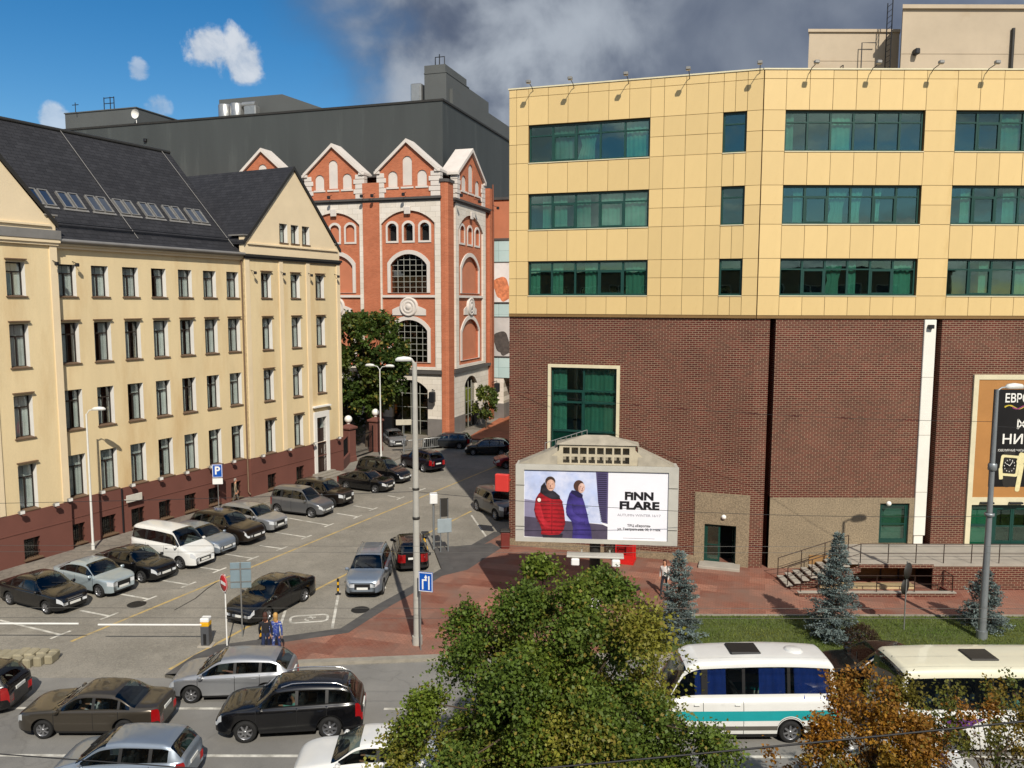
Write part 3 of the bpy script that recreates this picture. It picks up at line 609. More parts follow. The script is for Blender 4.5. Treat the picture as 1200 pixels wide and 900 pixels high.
# floodlights: on the plinth and under the cornice
flm = MB().box(-.025, -.3, -.02, .025, 0, .02).bev(-.14, -.42, -.06, .14, -.26, .14, .02).box(-.12, -.424, -.04, .12, -.418, .12, 1).mesh('floodlight', M_LAMPM, M_REVEAL)
for s in [-2.9, -1.0] + [.0 + 2.02 * i for i in range(7)] + [14.6, 17.4, 20.2, 23.2]:
    put('floodlight', flm, lb, LM @ T(s, -.1 - (PRO if s < 0 or s > 13.8 else 0), 2.95))
spm = MB().tube([(0, 0, 0), (.02, -.35, -.12)], .02, 6).bev(-.09, -.5, -.3, .09, -.32, -.1, .03).mesh('floodlight', M_DARKM)
for s in (-.2, 1.2, 14.4, 17.3, 20.3, 23.5): put('floodlight', spm, lb, LM @ T(s, -PRO if s != 1.2 else 0, 16.2))
part('wall_plaque', MB().bev(3.65, -.34, 1.95, 4.75, -.3, 2.4, .01).box(3.7, -.3, 2.1, 3.75, -.06, 2.14).box(4.65, -.3, 2.1, 4.7, -.06, 2.14), mat('plaque_white', 'c8c4b8', .5, .1, 3), lb, LM)
# ================================================================ brick and gold-panel shopping centre
AP = Vector((-.14, 45.0, 0)); AT = Vector((3000, -945, 0)).normalized(); AM = frame(AP, AT); AL = 13.2
BP = AP + AT * AL; BM = frame(BP, (1, 0)); BL = 22.0
M_BRICK = brick_mat('red_brown_brick', '613026', '4b261e', '93806a', .30, .105, .012, 'xz', .15)
M_BRICKY = brick_mat('red_brown_brick_return', '60291f', '48201a', '8a7059', .30, .105, .011, 'yz', .22)
M_PANEL = mat('gold_panel', (.64, .465, .21), .42, .04, .8, rnd=.05, spec=.4, dirt='b08a44', dscale=1.1, damount=(.58, 1.1), coords='Object', stretch=(1, 1, .35))
M_BACK = mat('panel_joint', '7a5d34', .8, .1, 2)
M_GRAN = mat('granite_cladding', '85765f', .7, .10, .8, .3, 11, fine=.38)
M_GREEN = mat('green_frame', '0f3b33', .4, .1, 4)
M_TGLASS = glass_mat('teal_glass', (.52, .76, .69), .64, (.75, .95, .88), base=.09)
M_ROOM = mat('office_room', '131816', .9, .5, .35)
M_TCURT = mat('pale_curtain', 'd8e2da', .9, .12, 1.5, rnd=.25)
M_CREAMTRIM = mat('cream_trim', 'cfc6a6', .6, .08, 2)
M_BEIGE = mat('beige_render', (.44, .36, .26), .9, .08, .5, .1, 20, dirt='9a8668', dscale=.4, damount=(.55, .85))
M_CONC = mat('pale_concrete', '9d968a', .85, .12, 1.5, .2, 40)
sc_ = thing('shopping_centre', 'brick shopping centre with gold panelled upper storeys and green ribbon windows', 'building', AM)
ZR = [13.35, 14.35, 15.28, 16.22, 17.92, 18.88, 19.85, 21.5, 22.5, 23.5, 25.0, 25.42]
COLA = [0, .42, 1.1, 2.19, 3.28, 4.37, 5.47, 6.56, 7.65, 8.35, 9.45, 10.55, 11.3, 11.87, 12.45, AL]
COLB = [0, 1.1, 2.26, 3.41, 4.57, 5.72, 6.88, 8.03, 9.56, 10.7, 11.85, 13.0, 14.15, 15.3, 16.5, 18.0, 20, BL]
WZ = [(14.35, 16.22), (17.92, 19.85), (21.5, 23.5)]
WA = [(1.1, 7.65, 5), (11.3, 12.45, 1)]; WB = [(1.1, 8.03, 6), (9.56, 16.5, 6)]
_pc = {}
for M, cols, ws in ((AM, COLA, WA), (BM, COLB, WB)):
    holes = [rect(a, z0, b, z1) for a, b, _ in ws for z0, z1 in WZ]
    part('upper_wall', MB().plate(rect(0, 13.33, cols[-1], 25.36), holes, -.07, .3), M_BACK, sc_, M)
    for i in range(len(cols) - 1):
        for j in range(len(ZR) - 1):
            cx, cz = (cols[i] + cols[i + 1]) / 2, (ZR[j] + ZR[j + 1]) / 2
            if any(a < cx < b for a, b, _ in ws) and any(z0 < cz < z1 for z0, z1 in WZ): continue
            w, h = round(cols[i + 1] - cols[i] - .018, 3), round(ZR[j + 1] - ZR[j] - .018, 3)
            if (w, h) not in _pc: _pc[(w, h)] = MB().bev(0, -.035, 0, w, 0, h, .006).mesh('panel', M_PANEL)
            put('panel', _pc[(w, h)], sc_, M @ T(cols[i] + .009, -.085 + random.uniform(-.003, .003), ZR[j] + .009) @ Matrix.Rotation(random.uniform(-.004, .004), 4, 'X') @ Matrix.Rotation(random.uniform(-.004, .004), 4, 'Z'))
    part('parapet_cap', MB().box(-.05, -.16, 25.43, cols[-1] - (.05 if M is AM else 0), .4, 25.5), M_CREAMTRIM, sc_, M)
    part('shadow_gap', MB().box(0, -.11, 13.2, cols[-1], .2, 13.34), M_BACK, sc_, M)
def curtain_mesh(w, h, amp=.05, k=9, taper=0.0):
    c = MB(); n = max(6, int(w * 14)); vs = []
    for i in range(n + 1):
        x = w * i / n; y = amp * math.sin(i * 1.9) + amp * .5 * math.sin(i * .7); xm = w * .5 + (x - w * .5) * (1 - taper)
        vs += [(x, y, h), (xm, y, h * .42), (x * (1 - taper * .5), y, 0)]
    fs = []
    for i in range(n): fs += [(3 * i, 3 * i + 1, 3 * i + 4, 3 * i + 3), (3 * i + 1, 3 * i + 2, 3 * i + 5, 3 * i + 4)]
    return c.add(vs, fs, smooth=True)
def ribbon(M, a, b, z0, z1, n, rec=.06, parent=None, dark=.5, trans=.72):
    """green framed window band: outer frame, mullions, transom, a pane in each bay, room and curtains behind"""
    f = MB(); t = .09; y0, y1 = rec, rec + .1
    f.box(a, y0, z0, a + t, y1, z1).box(b - t, y0, z0, b, y1, z1).box(a + t, y0, z0, b - t, y1, z0 + t).box(a + t, y0, z1 - t, b - t, y1, z1)
    xs = [a + (b - a) * i / n for i in range(n + 1)]
    for x in xs[1:-1]: f.box(x - .05, y0 - .01, z0 + t, x + .05, y1, z1 - t)
    zt = z0 + (z1 - z0) * trans
    f.box(a + t, y0 - .005, zt - .035, b - t, y1 - .01, zt + .035)
    w = part('window', f, M_GREEN, parent or sc_, M)
    for i in range(n):
        part('pane', MB().box(xs[i] + .05, y0 + .05, z0 + t, xs[i + 1] - .05, y0 + .056, z1 - t), M_TGLASS, w, M @ Matrix.Rotation(random.uniform(-.0006, .0006), 4, 'X'))
        if n > 1 and i in (1, n - 2) and random.random() < .8: # opening casement
            q = .06; x0, x1, za, zb = xs[i] + .05, xs[i + 1] - .05, z0 + t, zt - .035
            part('casement', MB().box(x0, y0 - .02, za, x0 + q, y0 + .04, zb).box(x1 - q, y0 - .02, za, x1, y0 + .04, zb).box(x0 + q, y0 - .02, za, x1 - q, y0 + .04, za + q).box(x0 + q, y0 - .02, zb - q, x1 - q, y0 + .04, zb), M_GREEN, w, M)
        if random.random() < .62:
            cw = (xs[i + 1] - xs[i]) * random.choice((.95, .9, .45, .6)); ox = random.choice((0, (xs[i + 1] - xs[i]) - cw)); hh = z1 - z0 - .1
            part('curtain', curtain_mesh(cw, hh, .035, 9, random.choice((0, 0, 0, .45))), M_TCURT, w, M @ T(xs[i] + ox, y0 + .2, z0 + .05))
    part('room', MB().box(a - .1, y0 + 1.3, z0 - .1, b + .1, y0 + 1.34, z1 + .1).box(a - .1, y0 + .12, z0 - .12, b + .1, y0 + 1.3, z0 - .06).box(a - .1, y0 + .12, z1 + .06, b + .1, y0 + 1.3, z1 + .12).box(a - .1, y0 + .12, z0 - .05, a - .06, y0 + 1.3, z1 + .05).box(b + .06, y0 + .12, z0 - .05, b + .1, y0 + 1.3, z1 + .05), M_ROOM, w, M)
    return w
for M, ws in ((AM, WA), (BM, WB)):
    for a, b, n in ws:
        for z0, z1 in WZ:
            w = ribbon(M, a + .015, b - .015, z0 + .015, z1 - .015, n)
            part('sill', MB().box(a, -.16, z0 - .03, b, .05, z0 + .012), M_CREAMTRIM, w, M)
# brick storeys
BIGW = (2.43, 3.3, 6.1, 10.43); DOORA = (10.92, .12, 12.55, 2.3)
part('brick_wall', MB().plate([(0, .5), (10.4, .5), (10.4, 3.98), (AL, 3.98), (AL, 13.34), (0, 13.34)], [rect(*BIGW)], 0, .35), M_BRICK, sc_, AM)
part('granite_base', MB().box(-.03, -.04, 0, 10.4, .3, .5), M_GRAN, sc_, AM)
part('granite_surround', MB().plate(rect(10.4, 0, AL, 3.98), [rect(10.92, .1, 12.55, 2.3)], -.05, .4), M_GRAN, sc_, AM)
w = ribbon(AM, BIGW[0], BIGW[2], BIGW[1], BIGW[3], 2, .12, None, trans=.82)
fr = MB(); 
for zq in (8.5, 6.9, 5.6): fr.box(BIGW[0] + .09, .1, zq - .05, BIGW[2] - .09, .2, zq + .05)
part('transom', fr, M_GREEN, w, AM); part('spandrel', MB().box(BIGW[0] + .1, .19, 5.65, BIGW[2] - .1, .22, 6.85), mat('teal_spandrel', '1c7a68', .3, .1, 2), w, AM)
fr = MB(); a, z0, b, z1 = BIGW[0], BIGW[1], BIGW[2], BIGW[3]; t = .17
fr.box(a - t, -.08, z0 - t, a, .12, z1 + t).box(b, -.08, z0 - t, b + t, .12, z1 + t).box(a, -.08, z1, b, .12, z1 + t).box(a, -.08, z0 - t, b, .12, z0)
part('window_trim', fr, M_CREAMTRIM, w, AM)
def green_door(M, a, z0, b, z1, y, leaves=2, parent=None, open_=None):
    f = MB(); t = .07; f.box(a, y, z0, a + t, y + .12, z1).box(b - t, y, z0, b, y + .12, z1).box(a + t, y, z1 - t, b - t, y + .12, z1)
    d = part('door', f, M_GREEN, parent or sc_, M); xs = [a + t + (b - a - 2 * t) * i / leaves for i in range(leaves + 1)]
    for i in range(leaves):
        x0, x1 = xs[i] + .005, xs[i + 1] - .005
        L_ = M if open_ != i else M @ T(x1, y + .02, 0) @ Matrix.Rotation(R(-78), 4, 'Z') @ T(-x1, -y - .02, 0)
        g = MB(); q = .09; g.box(x0, y + .02, z0 + .02, x0 + q, y + .07, z1 - t).box(x1 - q, y + .02, z0 + .02, x1, y + .07, z1 - t).box(x0 + q, y + .02, z0 + .02, x1 - q, y + .07, z0 + .25).box(x0 + q, y + .02, z1 - t - q, x1 - q, y + .07, z1 - t)
        g.box(x0 + q, y + .02, z0 + 1.0, x1 - q, y + .07, z0 + 1.06)
        part('leaf', g, M_GREEN, d, L_); part('glass', MB().box(x0 + q, y + .04, z0 + .25, x1 - q, y + .046, z1 - t - q), M_TGLASS, d, L_)
    part('room', MB().box(a, y + 1.2, z0, b, y + 1.24, z1).box(a - .02, y + .13, z0, a, y + 1.2, z1).box(b, y + .13, z0, b + .02, y + 1.2, z1).box(a, y + .13, z1, b, y + 1.2, z1 + .02), M_ROOM, d, M)
    return d
green_door(AM, 10.92, .12, 12.55, 2.3, .1, 2, None, 1)
part('door_step', MB().bev(10.7, -.9, .1, 12.8, .1, .26, .02), M_CONC, sc_, AM)
wl_m = MB().lathe([(0, .0), (.13, .0), (.13, .05), (.11, .1), (.06, .14), (0, .15)], 14, axis='y').mesh('wall_lamp', mat('lamp_glass_white', 'e6e4dc', .3, .02, 2))
put('wall_lamp', wl_m, sc_, AM @ T(11.9, -.06, 2.75) @ Matrix.Rotation(R(180), 4, 'Z')); put('wall_lamp', wl_m, sc_, BM @ T(7.2, -.07, 3.6) @ Matrix.Rotation(R(180), 4, 'Z'))
SL0, SL1 = .72, 1.02
part('brick_wall', MB().box(0, 0, 0, SL0, .35, 13.34), M_BRICK, sc_, BM)
part('slot_return', MB().box(SL0 - .02, .35, 0, SL0, 1.6, 13.34).box(SL1, .35, 0, SL1 + .02, 1.6, 13.34).box(SL0, 1.55, 0, SL1, 1.6, 13.34), M_BRICKY, sc_, BM)
PX0, PX1 = 8.55, 9.5          # recess that holds the white duct
part('brick_wall', MB().plate(rect(SL1, 3.9, PX0, 13.34), [], -.02, .35).box(SL1, -.019, 0, SL1 + .001, .35, 3.9), M_BRICK, sc_, BM)
part('granite_surround', MB().plate(rect(SL1, 0, PX0, 3.9), [rect(6.77, 1.44, 8.3, 3.6)], -.07, .35), M_GRAN, sc_, BM)
dB = green_door(BM, 6.77, 1.44, 8.3, 3.6, .05, 1); part('backing_panel', MB().box(6.9, .3, 1.5, 8.2, .32, 3.5), mat('pale_backing', 'b4b8b2', .8, .1, 2), dB, BM)  # pale panel added behind the tinted glass to lighten the door
part('brick_wall', MB().plate(rect(PX1, 1.2, BL, 13.34), [rect(11.5, 1.3, 16.2, 3.55)], -.02, .35), M_BRICK, sc_, BM)
part('recess_back', MB().box(PX0, .6, 0, PX1, .65, 13.34), M_BRICK, sc_, BM); part('recess_return', MB().box(PX0 - .02, .35, 0, PX0, .6, 13.34).box(PX1, .35, 0, PX1 + .02, .6, 13.34), M_BRICKY, sc_, BM)
M_DUCT = mat('white_duct', 'e0ddd2', .5, .06, .8, dirt='a8a294', dscale=.5, damount=(.6, .9))
dc = part('duct', MB().bev(8.56, -.12, 1.9, 9.16, .5, 13.15, .02).bev(8.62, -.05, 1.35, 9.1, .45, 1.9, .02), M_DUCT, sc_, BM)
for z in (4.2, 7.2, 10.2): part('duct_seam', MB().box(8.555, -.124, z, 9.165, .3, z + .025), M_CONC, dc, BM)
part('duct_camera', MB().bev(8.7, -.35, 12.7, 8.95, -.12, 12.9, .02), M_DARKM, dc, BM)
# shop entrance and framed poster board
part('entrance_frame', MB().box(11.25, -.14, 1.3, 11.5, .2, 10.35).box(16.2, -.14, 1.3, 16.45, .2, 10.35).box(11.5, -.14, 10.1, 16.2, .2, 10.35).box(11.5, -.14, 3.55, 16.2, .2, 3.95), M_CREAMTRIM, sc_, BM)
ent = part('shop_front', MB().box(11.5, .1, 1.32, 11.58, .2, 3.5).box(16.12, .1, 1.32, 16.2, .2, 3.5).box(11.58, .1, 3.4, 16.12, .2, 3.5).box(12.7, .08, 1.32, 12.82, .2, 3.4).box(14.8, .08, 1.32, 14.92, .2, 3.4).box(11.58, .09, 2.35, 12.7, .19, 2.45).box(14.92, .09, 2.35, 16.12, .19, 2.45), M_GREEN, sc_, BM)
for x0, x1 in ((11.58, 12.7), (14.92, 16.12)):
    part('pane', MB().box(x0, .14, 1.32, x1, .146, 3.4), M_TGLASS, ent, BM); part('panel', MB().box(x0, .2, 1.32, x1, .22, 3.4), mat('teal_back', '7fd4ba', .4, .1, 2), ent, BM)
green_door(BM, 12.82, 1.32, 14.8, 3.4, .1, 2)
for i in range(3): part('door_light', MB().bev(11.9 + 1.5 * i, -.3, 3.62, 12.6 + 1.5 * i, -.14, 3.72, .02), M_DARKM, sc_, BM)
bd = part('poster_board', MB().box(11.5, -.1, 3.95, 16.2, .1, 10.1), mat('poster_tan', 'a8763f', .55, .08, .7), sc_, BM)
part('poster_print', MB().box(12.3, -.106, 4.5, 15.4, -.1, 9.6), mat('poster_black', '141213', .35, .3, .8), bd, BM)
M_PW = mat('print_white', 'e4e2da', .5, .0); M_PY = mat('print_yellow', 'c8b23a', .5, .0); M_PM = mat('print_magenta', '8d3a6a', .5, 0.0); M_PG = mat('print_gold', 'd9cf9f', .4, .1, 6); M_PK = mat('print_dark', '2a2724', .4, .1, 5)
lettering('ЕВРОПА', .62, M_PW, bd, BM, 13.85, 9.12, -.112, 1.9, .012)
def ribbon2(pts, w, y): 
    mb = MB()
    for (a, b_) in zip(pts, pts[1:]): mb.box(min(a[0], b_[0]), y, min(a[1], b_[1]) - w / 2, max(a[0], b_[0]) + .004, y + .004, max(a[1], b_[1]) + w / 2)
    return mb
part('swoosh', ribbon2([(12.9 + .05 * i, 8.68 + .09 * math.sin(i * .33)) for i in range(22)], .05, -.112), M_PY, bd, BM)
part('swoosh', ribbon2([(13.3 + .05 * i, 8.68 - .09 * math.sin(i * .33)) for i in range(26)], .05, -.116), M_PM, bd, BM)
em = MB()
for a, b_ in (((0, 0), (0, .5)), ((.42, 0), (.42, .5)), ((0, .5), (.42, 0)), ((0, 0), (.21, .25)), ((.21, .25), (.42, .5))):
    d = Vector((b_[0] - a[0], b_[1] - a[1])).normalized() * .035; n = Vector((-d.y, d.x)); p = [(a[0] + n.x, a[1] + n.y), (b_[0] + n.x, b_[1] + n.y), (b_[0] - n.x, b_[1] - n.y), (a[0] - n.x, a[1] - n.y)]
    em.prism([(13.64 + u, 7.55 + v) for u, v in p], -.112, -.108, 'y')
part('emblem', em, M_PW, bd, BM)
lettering('НИКА', .7, M_PW, bd, BM, 13.95, 6.98, -.112, 2.15, .008)
lettering('ЮВЕЛИРНЫЕ ЧАСЫ И АКСЕССУАРЫ', .16, M_PW, bd, BM, 13.95, 6.42, -.112, 2.5)
def rrect(cx, cz, hw, hh, r, rot=0.0, n=4):
    o = []
    for q, (sx, sz) in enumerate(((1, 1), (-1, 1), (-1, -1), (1, -1))):
        for k in range(n + 1):
            t = math.pi / 2 * (q + k / n); x = sx * (hw - r) + r * math.cos(t); z = sz * (hh - r) + r * math.sin(t); o.append((cx + x * math.cos(rot) - z * math.sin(rot), cz + x * math.sin(rot) + z * math.cos(rot)))
    return o
wt = part('watch_picture', MB().prism(rrect(13.35, 5.0, .34, .5, .2, .15), -.110, -.107, 'y').prism(rrect(13.3, 6.1, .3, .3, .1, -.1), -.110, -.107, 'y', 0), M_PK, bd, BM)
part('watch_case', MB().plate(rrect(13.35, 5.62, .5, .55, .12, -.08), [rrect(13.35, 5.62, .36, .42, .08, -.08)[::-1]], -.116, -.11).prism(rrect(13.9, 5.0, .12, .75, .1, -.12), -.116, -.11, 'y').prism(rrect(12.92, 5.2, .1, .3, .05, .1), -.1165, -.11, 'y').prism(rrect(13.95, 6.0, .2, .3, .1, -.3), -.1167, -.11, 'y'), M_PG, wt, BM)
dl = MB()
for k in range(12):
    t = math.pi / 6 * k; dl.box(13.35 + .27 * math.sin(t) - .015, -.1145, 5.62 + .31 * math.cos(t) - .03, 13.35 + .27 * math.sin(t) + .015, -.111, 5.62 + .31 * math.cos(t) + .03)
dl.prism([(13.34, 5.6), (13.37, 5.6), (13.52, 5.85), (13.5, 5.86)], -.1145, -.111, 'y'); dl.prism([(13.34, 5.62), (13.36, 5.64), (13.17, 5.74), (13.16, 5.72)], -.1147, -.111, 'y')
part('watch_dial_marks', dl, M_PW, wt, BM)
# parapet floodlights on arms
arm = MB().tube([(0, .1, 0), (0, -.25, .22), (.02, -.85, .3)], .02, 6).mesh('floodlight_arm', M_DARKM)
hd = MB().bev(-.12, -1.05, .26, .12, -.83, .42, .03).box(-.1, -1.0, .25, .1, -.86, .259, 1).mesh('lamp_head', M_LAMPM, M_REVEAL)
for M, xs in ((AM, (1.35, 3.6, 6.5, 9.6, 13.0)), (BM, (2.2, 5.2, 8.2, 10.9, 13.6, 16.5))):
    for x in xs:
        a_ = put('floodlight', arm, sc_, M @ T(x, -.1, 25.2)); put('lamp_head', hd, a_, M @ T(x, -.1, 25.2))
# unseen core added inside to block light, roof slab over its gap, rooftop blocks
ai = AM @ Vector((1.0, 1.75, 0)); ci = BP + Vector((.3, 1.75, 0)); a0 = AM @ Vector((.1, .34, 0)); ab = AM @ Vector((.1, 26, 0)); be = BP + Vector((BL, 0, 0))
core = [(ai.x, ai.y), (ci.x, ci.y), (be.x, ci.y), (be.x, 70), (ab.x, ab.y)]
part('core', MB().prism(core, 0, 24.9, 'z'), M_ROOM, sc_)
rf = AM @ Vector((.02, .32, 0)); rc = BP + Vector((.1, .36, 0))
part('roof_slab', MB().prism([(rf.x, rf.y), (rc.x, rc.y), (be.x, rc.y), (be.x, 70), (ab.x - .1, ab.y)], 24.9, 25.1, 'z'), M_CONC, sc_)
part('side_wall', MB().box(0, .32, 0, .1, 26, 25.4), M_BRICKY, sc_, AM)
pb = part('rooftop_block', MB().prism([(4.15, 5.6), (9.2, 5.6), (12, 13), (7.2, 13)], 25.1, 29.05, 'z').prism([(4.05, 5.5), (9.2, 5.5), (12, 13), (7.2, 13)], 29.05, 29.2, 'z').box(4.4, 5.58, 27.5, 8.4, 5.6, 27.53), M_BEIGE, sc_, BM)
pb2 = part('rooftop_block', MB().prism([(8.4, 3.6), (22, 3.6), (22, 14), (13.2, 14)], 25.1, 29.6, 'z').prism([(8.3, 3.45), (22, 3.45), (22, 14), (13.2, 14)], 29.6, 29.8, 'z').box(8.38, 3.58, 27.3, 22, 3.6, 27.34).box(8.38, 3.58, 26.2, 22, 3.6, 26.23), M_BEIGE, sc_, BM)
part('wall_fixture', MB().bev(9.0, 3.2, 27.2, 9.25, 3.6, 27.5, .04), M_DARKM, pb2, BM); part('flue', MB().tube([(14.3, 3.5, 25.2), (14.3, 3.5, 28.6)], .09, 8), M_SHEET, pb2, BM)
ld = MB().tube([(6.0, 5.3, 25.3), (6.0, 5.3, 27.2), (6.0, 5.6, 27.2)], .03, 6).tube([(7.0, 5.3, 25.3), (7.0, 5.3, 28.4), (7.8, 5.3, 28.4)], .03, 6).tube([(6, 5.3, 26.2), (7, 5.3, 26.2)], .03, 6).tube([(8.2, 4.4, 25.2), (8.2, 4.4, 30.4)], .03, 6).tube([(8.2, 5.0, 25.2), (8.2, 5.0, 30.4)], .03, 6)
for i in range(17): ld.tube([(8.2, 4.4, 25.4 + .3 * i), (8.2, 5.0, 25.4 + .3 * i)], .015, 5)
part('ladder', ld, M_DARKM, pb, BM)
# terrace, steps and railings along the wall
TZ, TF = 1.42, -3.25
ter = part('terrace', MB().box(4.4, TF, TZ - .12, BL, -.08, TZ).box(8.2, TF + .12, 0, BL, TF + .4, TZ - .12), [M_CONC], sc_, BM)
part('terrace_wall', MB().box(8.0, TF + .02, 0.1, BL, TF + .11, TZ - .13), M_BRICK, ter, BM); part('terrace_edge', MB().box(4.4, TF - .04, TZ - .2, 8.0, TF - .001, TZ - .02), M_BRICK, ter, BM)
part('niche_back', MB().box(2.6, -1.6, 0, 8.0, -1.5, TZ - .13), mat('plywood_brown', '8a683e', .8, .15, 1, stretch=(1, 1, .3)), ter, BM)
part('niche_step', MB().box(2.6, TF + .1, .05, 7.2, TF + .5, .3), mat('pale_plank', 'b8a47c', .8, .1, 1), ter, BM)
for x in (4.6, 6.2, 7.1): part('niche_frame', MB().box(x, -1.66, .1, x + .06, -1.6, TZ - .13), M_SHEET, ter, BM)
part('low_wall', MB().box(1.2, -4.2, 0, 8.6, -4.0, .3).box(8.4, -4.0, 0, 8.6, TF, .3), M_BRICK, ter, BM); part('low_wall_cap', MB().box(1.15, -4.23, .301, 8.65, -3.97, .34), M_CONC, ter, BM)
for i in range(9):
    x = .95 + .39 * i; z = .16 + (TZ - .16) * (i + 1) / 9
    part('step', MB().bev(x, TF + .1, z - .07, x + .33, TF + 1.6, z, .012), M_CONC, ter, BM)
part('stair_stringer', MB().prism([(.9, .12), (4.5, TZ - .1), (4.5, TZ - .42), (1.8, .12)], TF + .02, TF + .09, 'y').prism([(.9, .12), (4.5, TZ - .1), (4.5, TZ - .42), (1.8, .12)], TF + 1.61, TF + 1.68, 'y'), M_BRICK, ter, BM)
def rail(pts, parent, M, h=.95, posts=None, m=None, mid=(.5,), r=.022):
    mb = MB()
    for k in (1.0,) + tuple(mid): mb.tube([(x, y, z + h * k) for x, y, z in pts], r if k == 1 else r * .7, 6)
    for a, b_ in zip(pts, pts[1:]):
        n = max(1, round((Vector(b_) - Vector(a)).length / (posts or 1.4)))
        for i in range(n + 1):
            p = Vector(a).lerp(Vector(b_), i / n); mb.tube([p, p + Vector((0, 0, h))], r, 6)
    return part('railing', mb, m or mat('rail_brown', '3a2a22', .5, .1, 6, metal=.3), parent, M)
rail([(1.0, TF + .12, .25), (4.5, TF + .12, TZ), (BL, TF + .08, TZ)], ter, BM); rail([(1.0, TF + 1.55, .25), (4.5, TF + 1.55, TZ)], ter, BM)
rail([(1.3, -4.1, .32), (8.5, -4.1, .32), (8.5, TF - .05, .32)], ter, BM, .8, 1.7)
# projecting red sign box on the corner, red litter bin below it
sg = tag(part('sign_box', MB().bev(-.62, -.75, 3.35, .18, -.45, 4.35, .04).tube([(.05, -.45, 3.9), (.05, .1, 3.9)], .05, 8), mat('sign_red', 'c83a34', .4, .06, 2), None, AM), 'plain red sign box sticking out from the brick corner beside the billboard', 'sign')
bn = thing('litter_bin', 'dark red litter bin standing at the foot of the brick corner', 'bin', T(-.35, 44.35, .12))
part('bin_body', MB().bev(-.25, -.25, .06, .25, .25, .95, .04).box(-.2, -.2, 0, .2, .2, .06), mat('bin_red', '6b2820', .6, .15, 3), bn, getm(bn)); part('bin_lid', MB().bev(-.29, -.29, .951, .29, .29, 1.05, .04), M_SHEET, bn, getm(bn))
pbx = thing('phone_booth', 'small bright red phone booth against the brick wall', 'phone booth', AM @ T(6.9, -1.0, .12))
Mx = getm(pbx); M_PHR = mat('phone_red', 'c01f1c', .4, .08, 2)
f = MB()
for x in (-.48, .42):
    for y in (-.48, .42): f.box(x, y, 0, x + .06, y + .06, 2.25)
part('booth_frame', f.box(-.5, -.5, 2.25, .5, .5, 2.45).box(-.5, -.5, -.02, .5, .5, .14).box(-.42, .44, .14, .42, .47, 2.25), M_PHR, pbx, Mx)
b2 = MB()
for i in range(1, 5): b2.box(-.42, -.47, .14 + .42 * i, .42, -.44, .18 + .42 * i).box(-.47, -.42, .14 + .42 * i, -.44, .42, .18 + .42 * i)
part('glazing_bars', b2.box(-.42, -.475, .14, .42, -.435, .5), M_PHR, pbx, Mx); part('telephone', MB().bev(-.2, .25, .9, .2, .43, 1.5, .03), M_DARKM, pbx, Mx); part('glass', MB().box(-.42, -.455, .5, .42, -.45, 2.25).box(-.455, -.42, .2, -.45, .42, 2.25), M_WGLASS, pbx, Mx)
# ================================================================ red brick building with white trim, grey hall behind, pale annex
QP = Vector((-6.64, 82.2, 0)); R1 = frame(QP, (.953, -.304)); R2 = frame(QP, (.304, .953))
M_RB = brick_mat('orange_red_brick', 'b86a4a', 'a85c3e', 'ad8468', .30, .09, .008, 'xz', .12, bump=.15)
M_RBF = mat('orange_red_panel', (.46, .16, .08), .8, .08, .8)
M_WST = brick_mat('white_stone', 'd8d0c4', 'cfc6b8', 'a89e90', 1.1, .55, .012, 'xz', .08, bump=.2)
M_WTR = mat('white_trim_stone', (.60, .545, .49), .8, .08, .6, .1, 30)
M_GST = mat('grey_stone_base', '6f6a66', .8, .15, 1, .2, 30)
M_OLIVE = glass_mat('dark_olive_glass', (.6, .62, .4), .35, base=.08); M_OROOM = mat('shop_interior', '3b3a22', .9, .6, .25)
M_GRID = mat('white_glazing_bar', '9a9a90', .5, .1, 4); M_CORN = mat('dark_grey_cornice', '4b4744', .7, .12, 1)
rb = thing('red_brick_building', 'tall orange red brick building with white stone arches and row of gables', 'building', R1)
def glazed_arch(M, a, z0, b, z1, rise, y, nx, nz, par, room=True):
    g = MB(); lp = arch(a, z0, b, z1, rise)
    pane = part('window', MB().plate(lp, [], y + .05, y + .056), M_OLIVE, par, M); w = .024
    def top(x): c = (a + b) / 2; hw = (b - a) / 2; rr = (hw * hw + rise * rise) / (2 * rise); return z1 - rr + math.sqrt(max(0, rr * rr - (x - c) ** 2))
    for i in range(1, nx): x = a + (b - a) * i / nx; g.box(x - w, y - .01, z0, x + w, y + .04, top(x))
    for j in range(1, nz):
        z = z0 + (z1 - z0) * j / nz; c = (a + b) / 2; hw = (b - a) / 2
        if z > z1 - rise: rr = (hw * hw + rise * rise) / (2 * rise); hw = math.sqrt(max(0, rr * rr - (z - (z1 - rr)) ** 2))
        g.box(c - hw, y - .006, z - w, c + hw, y + .036, z + w)
    part('glazing_bars', g, M_GRID, pane, M)
    part('interior', MB().box(a - .3, y + 1.6, z0 - .2, b + .3, y + 1.65, z1 + .2).box(a - .2, y + .2, z0 + (z1 - z0) * .25, b + .2, y + 1.6, z0 + (z1 - z0) * .25 + .2), M_OROOM, pane, M)
    return pane
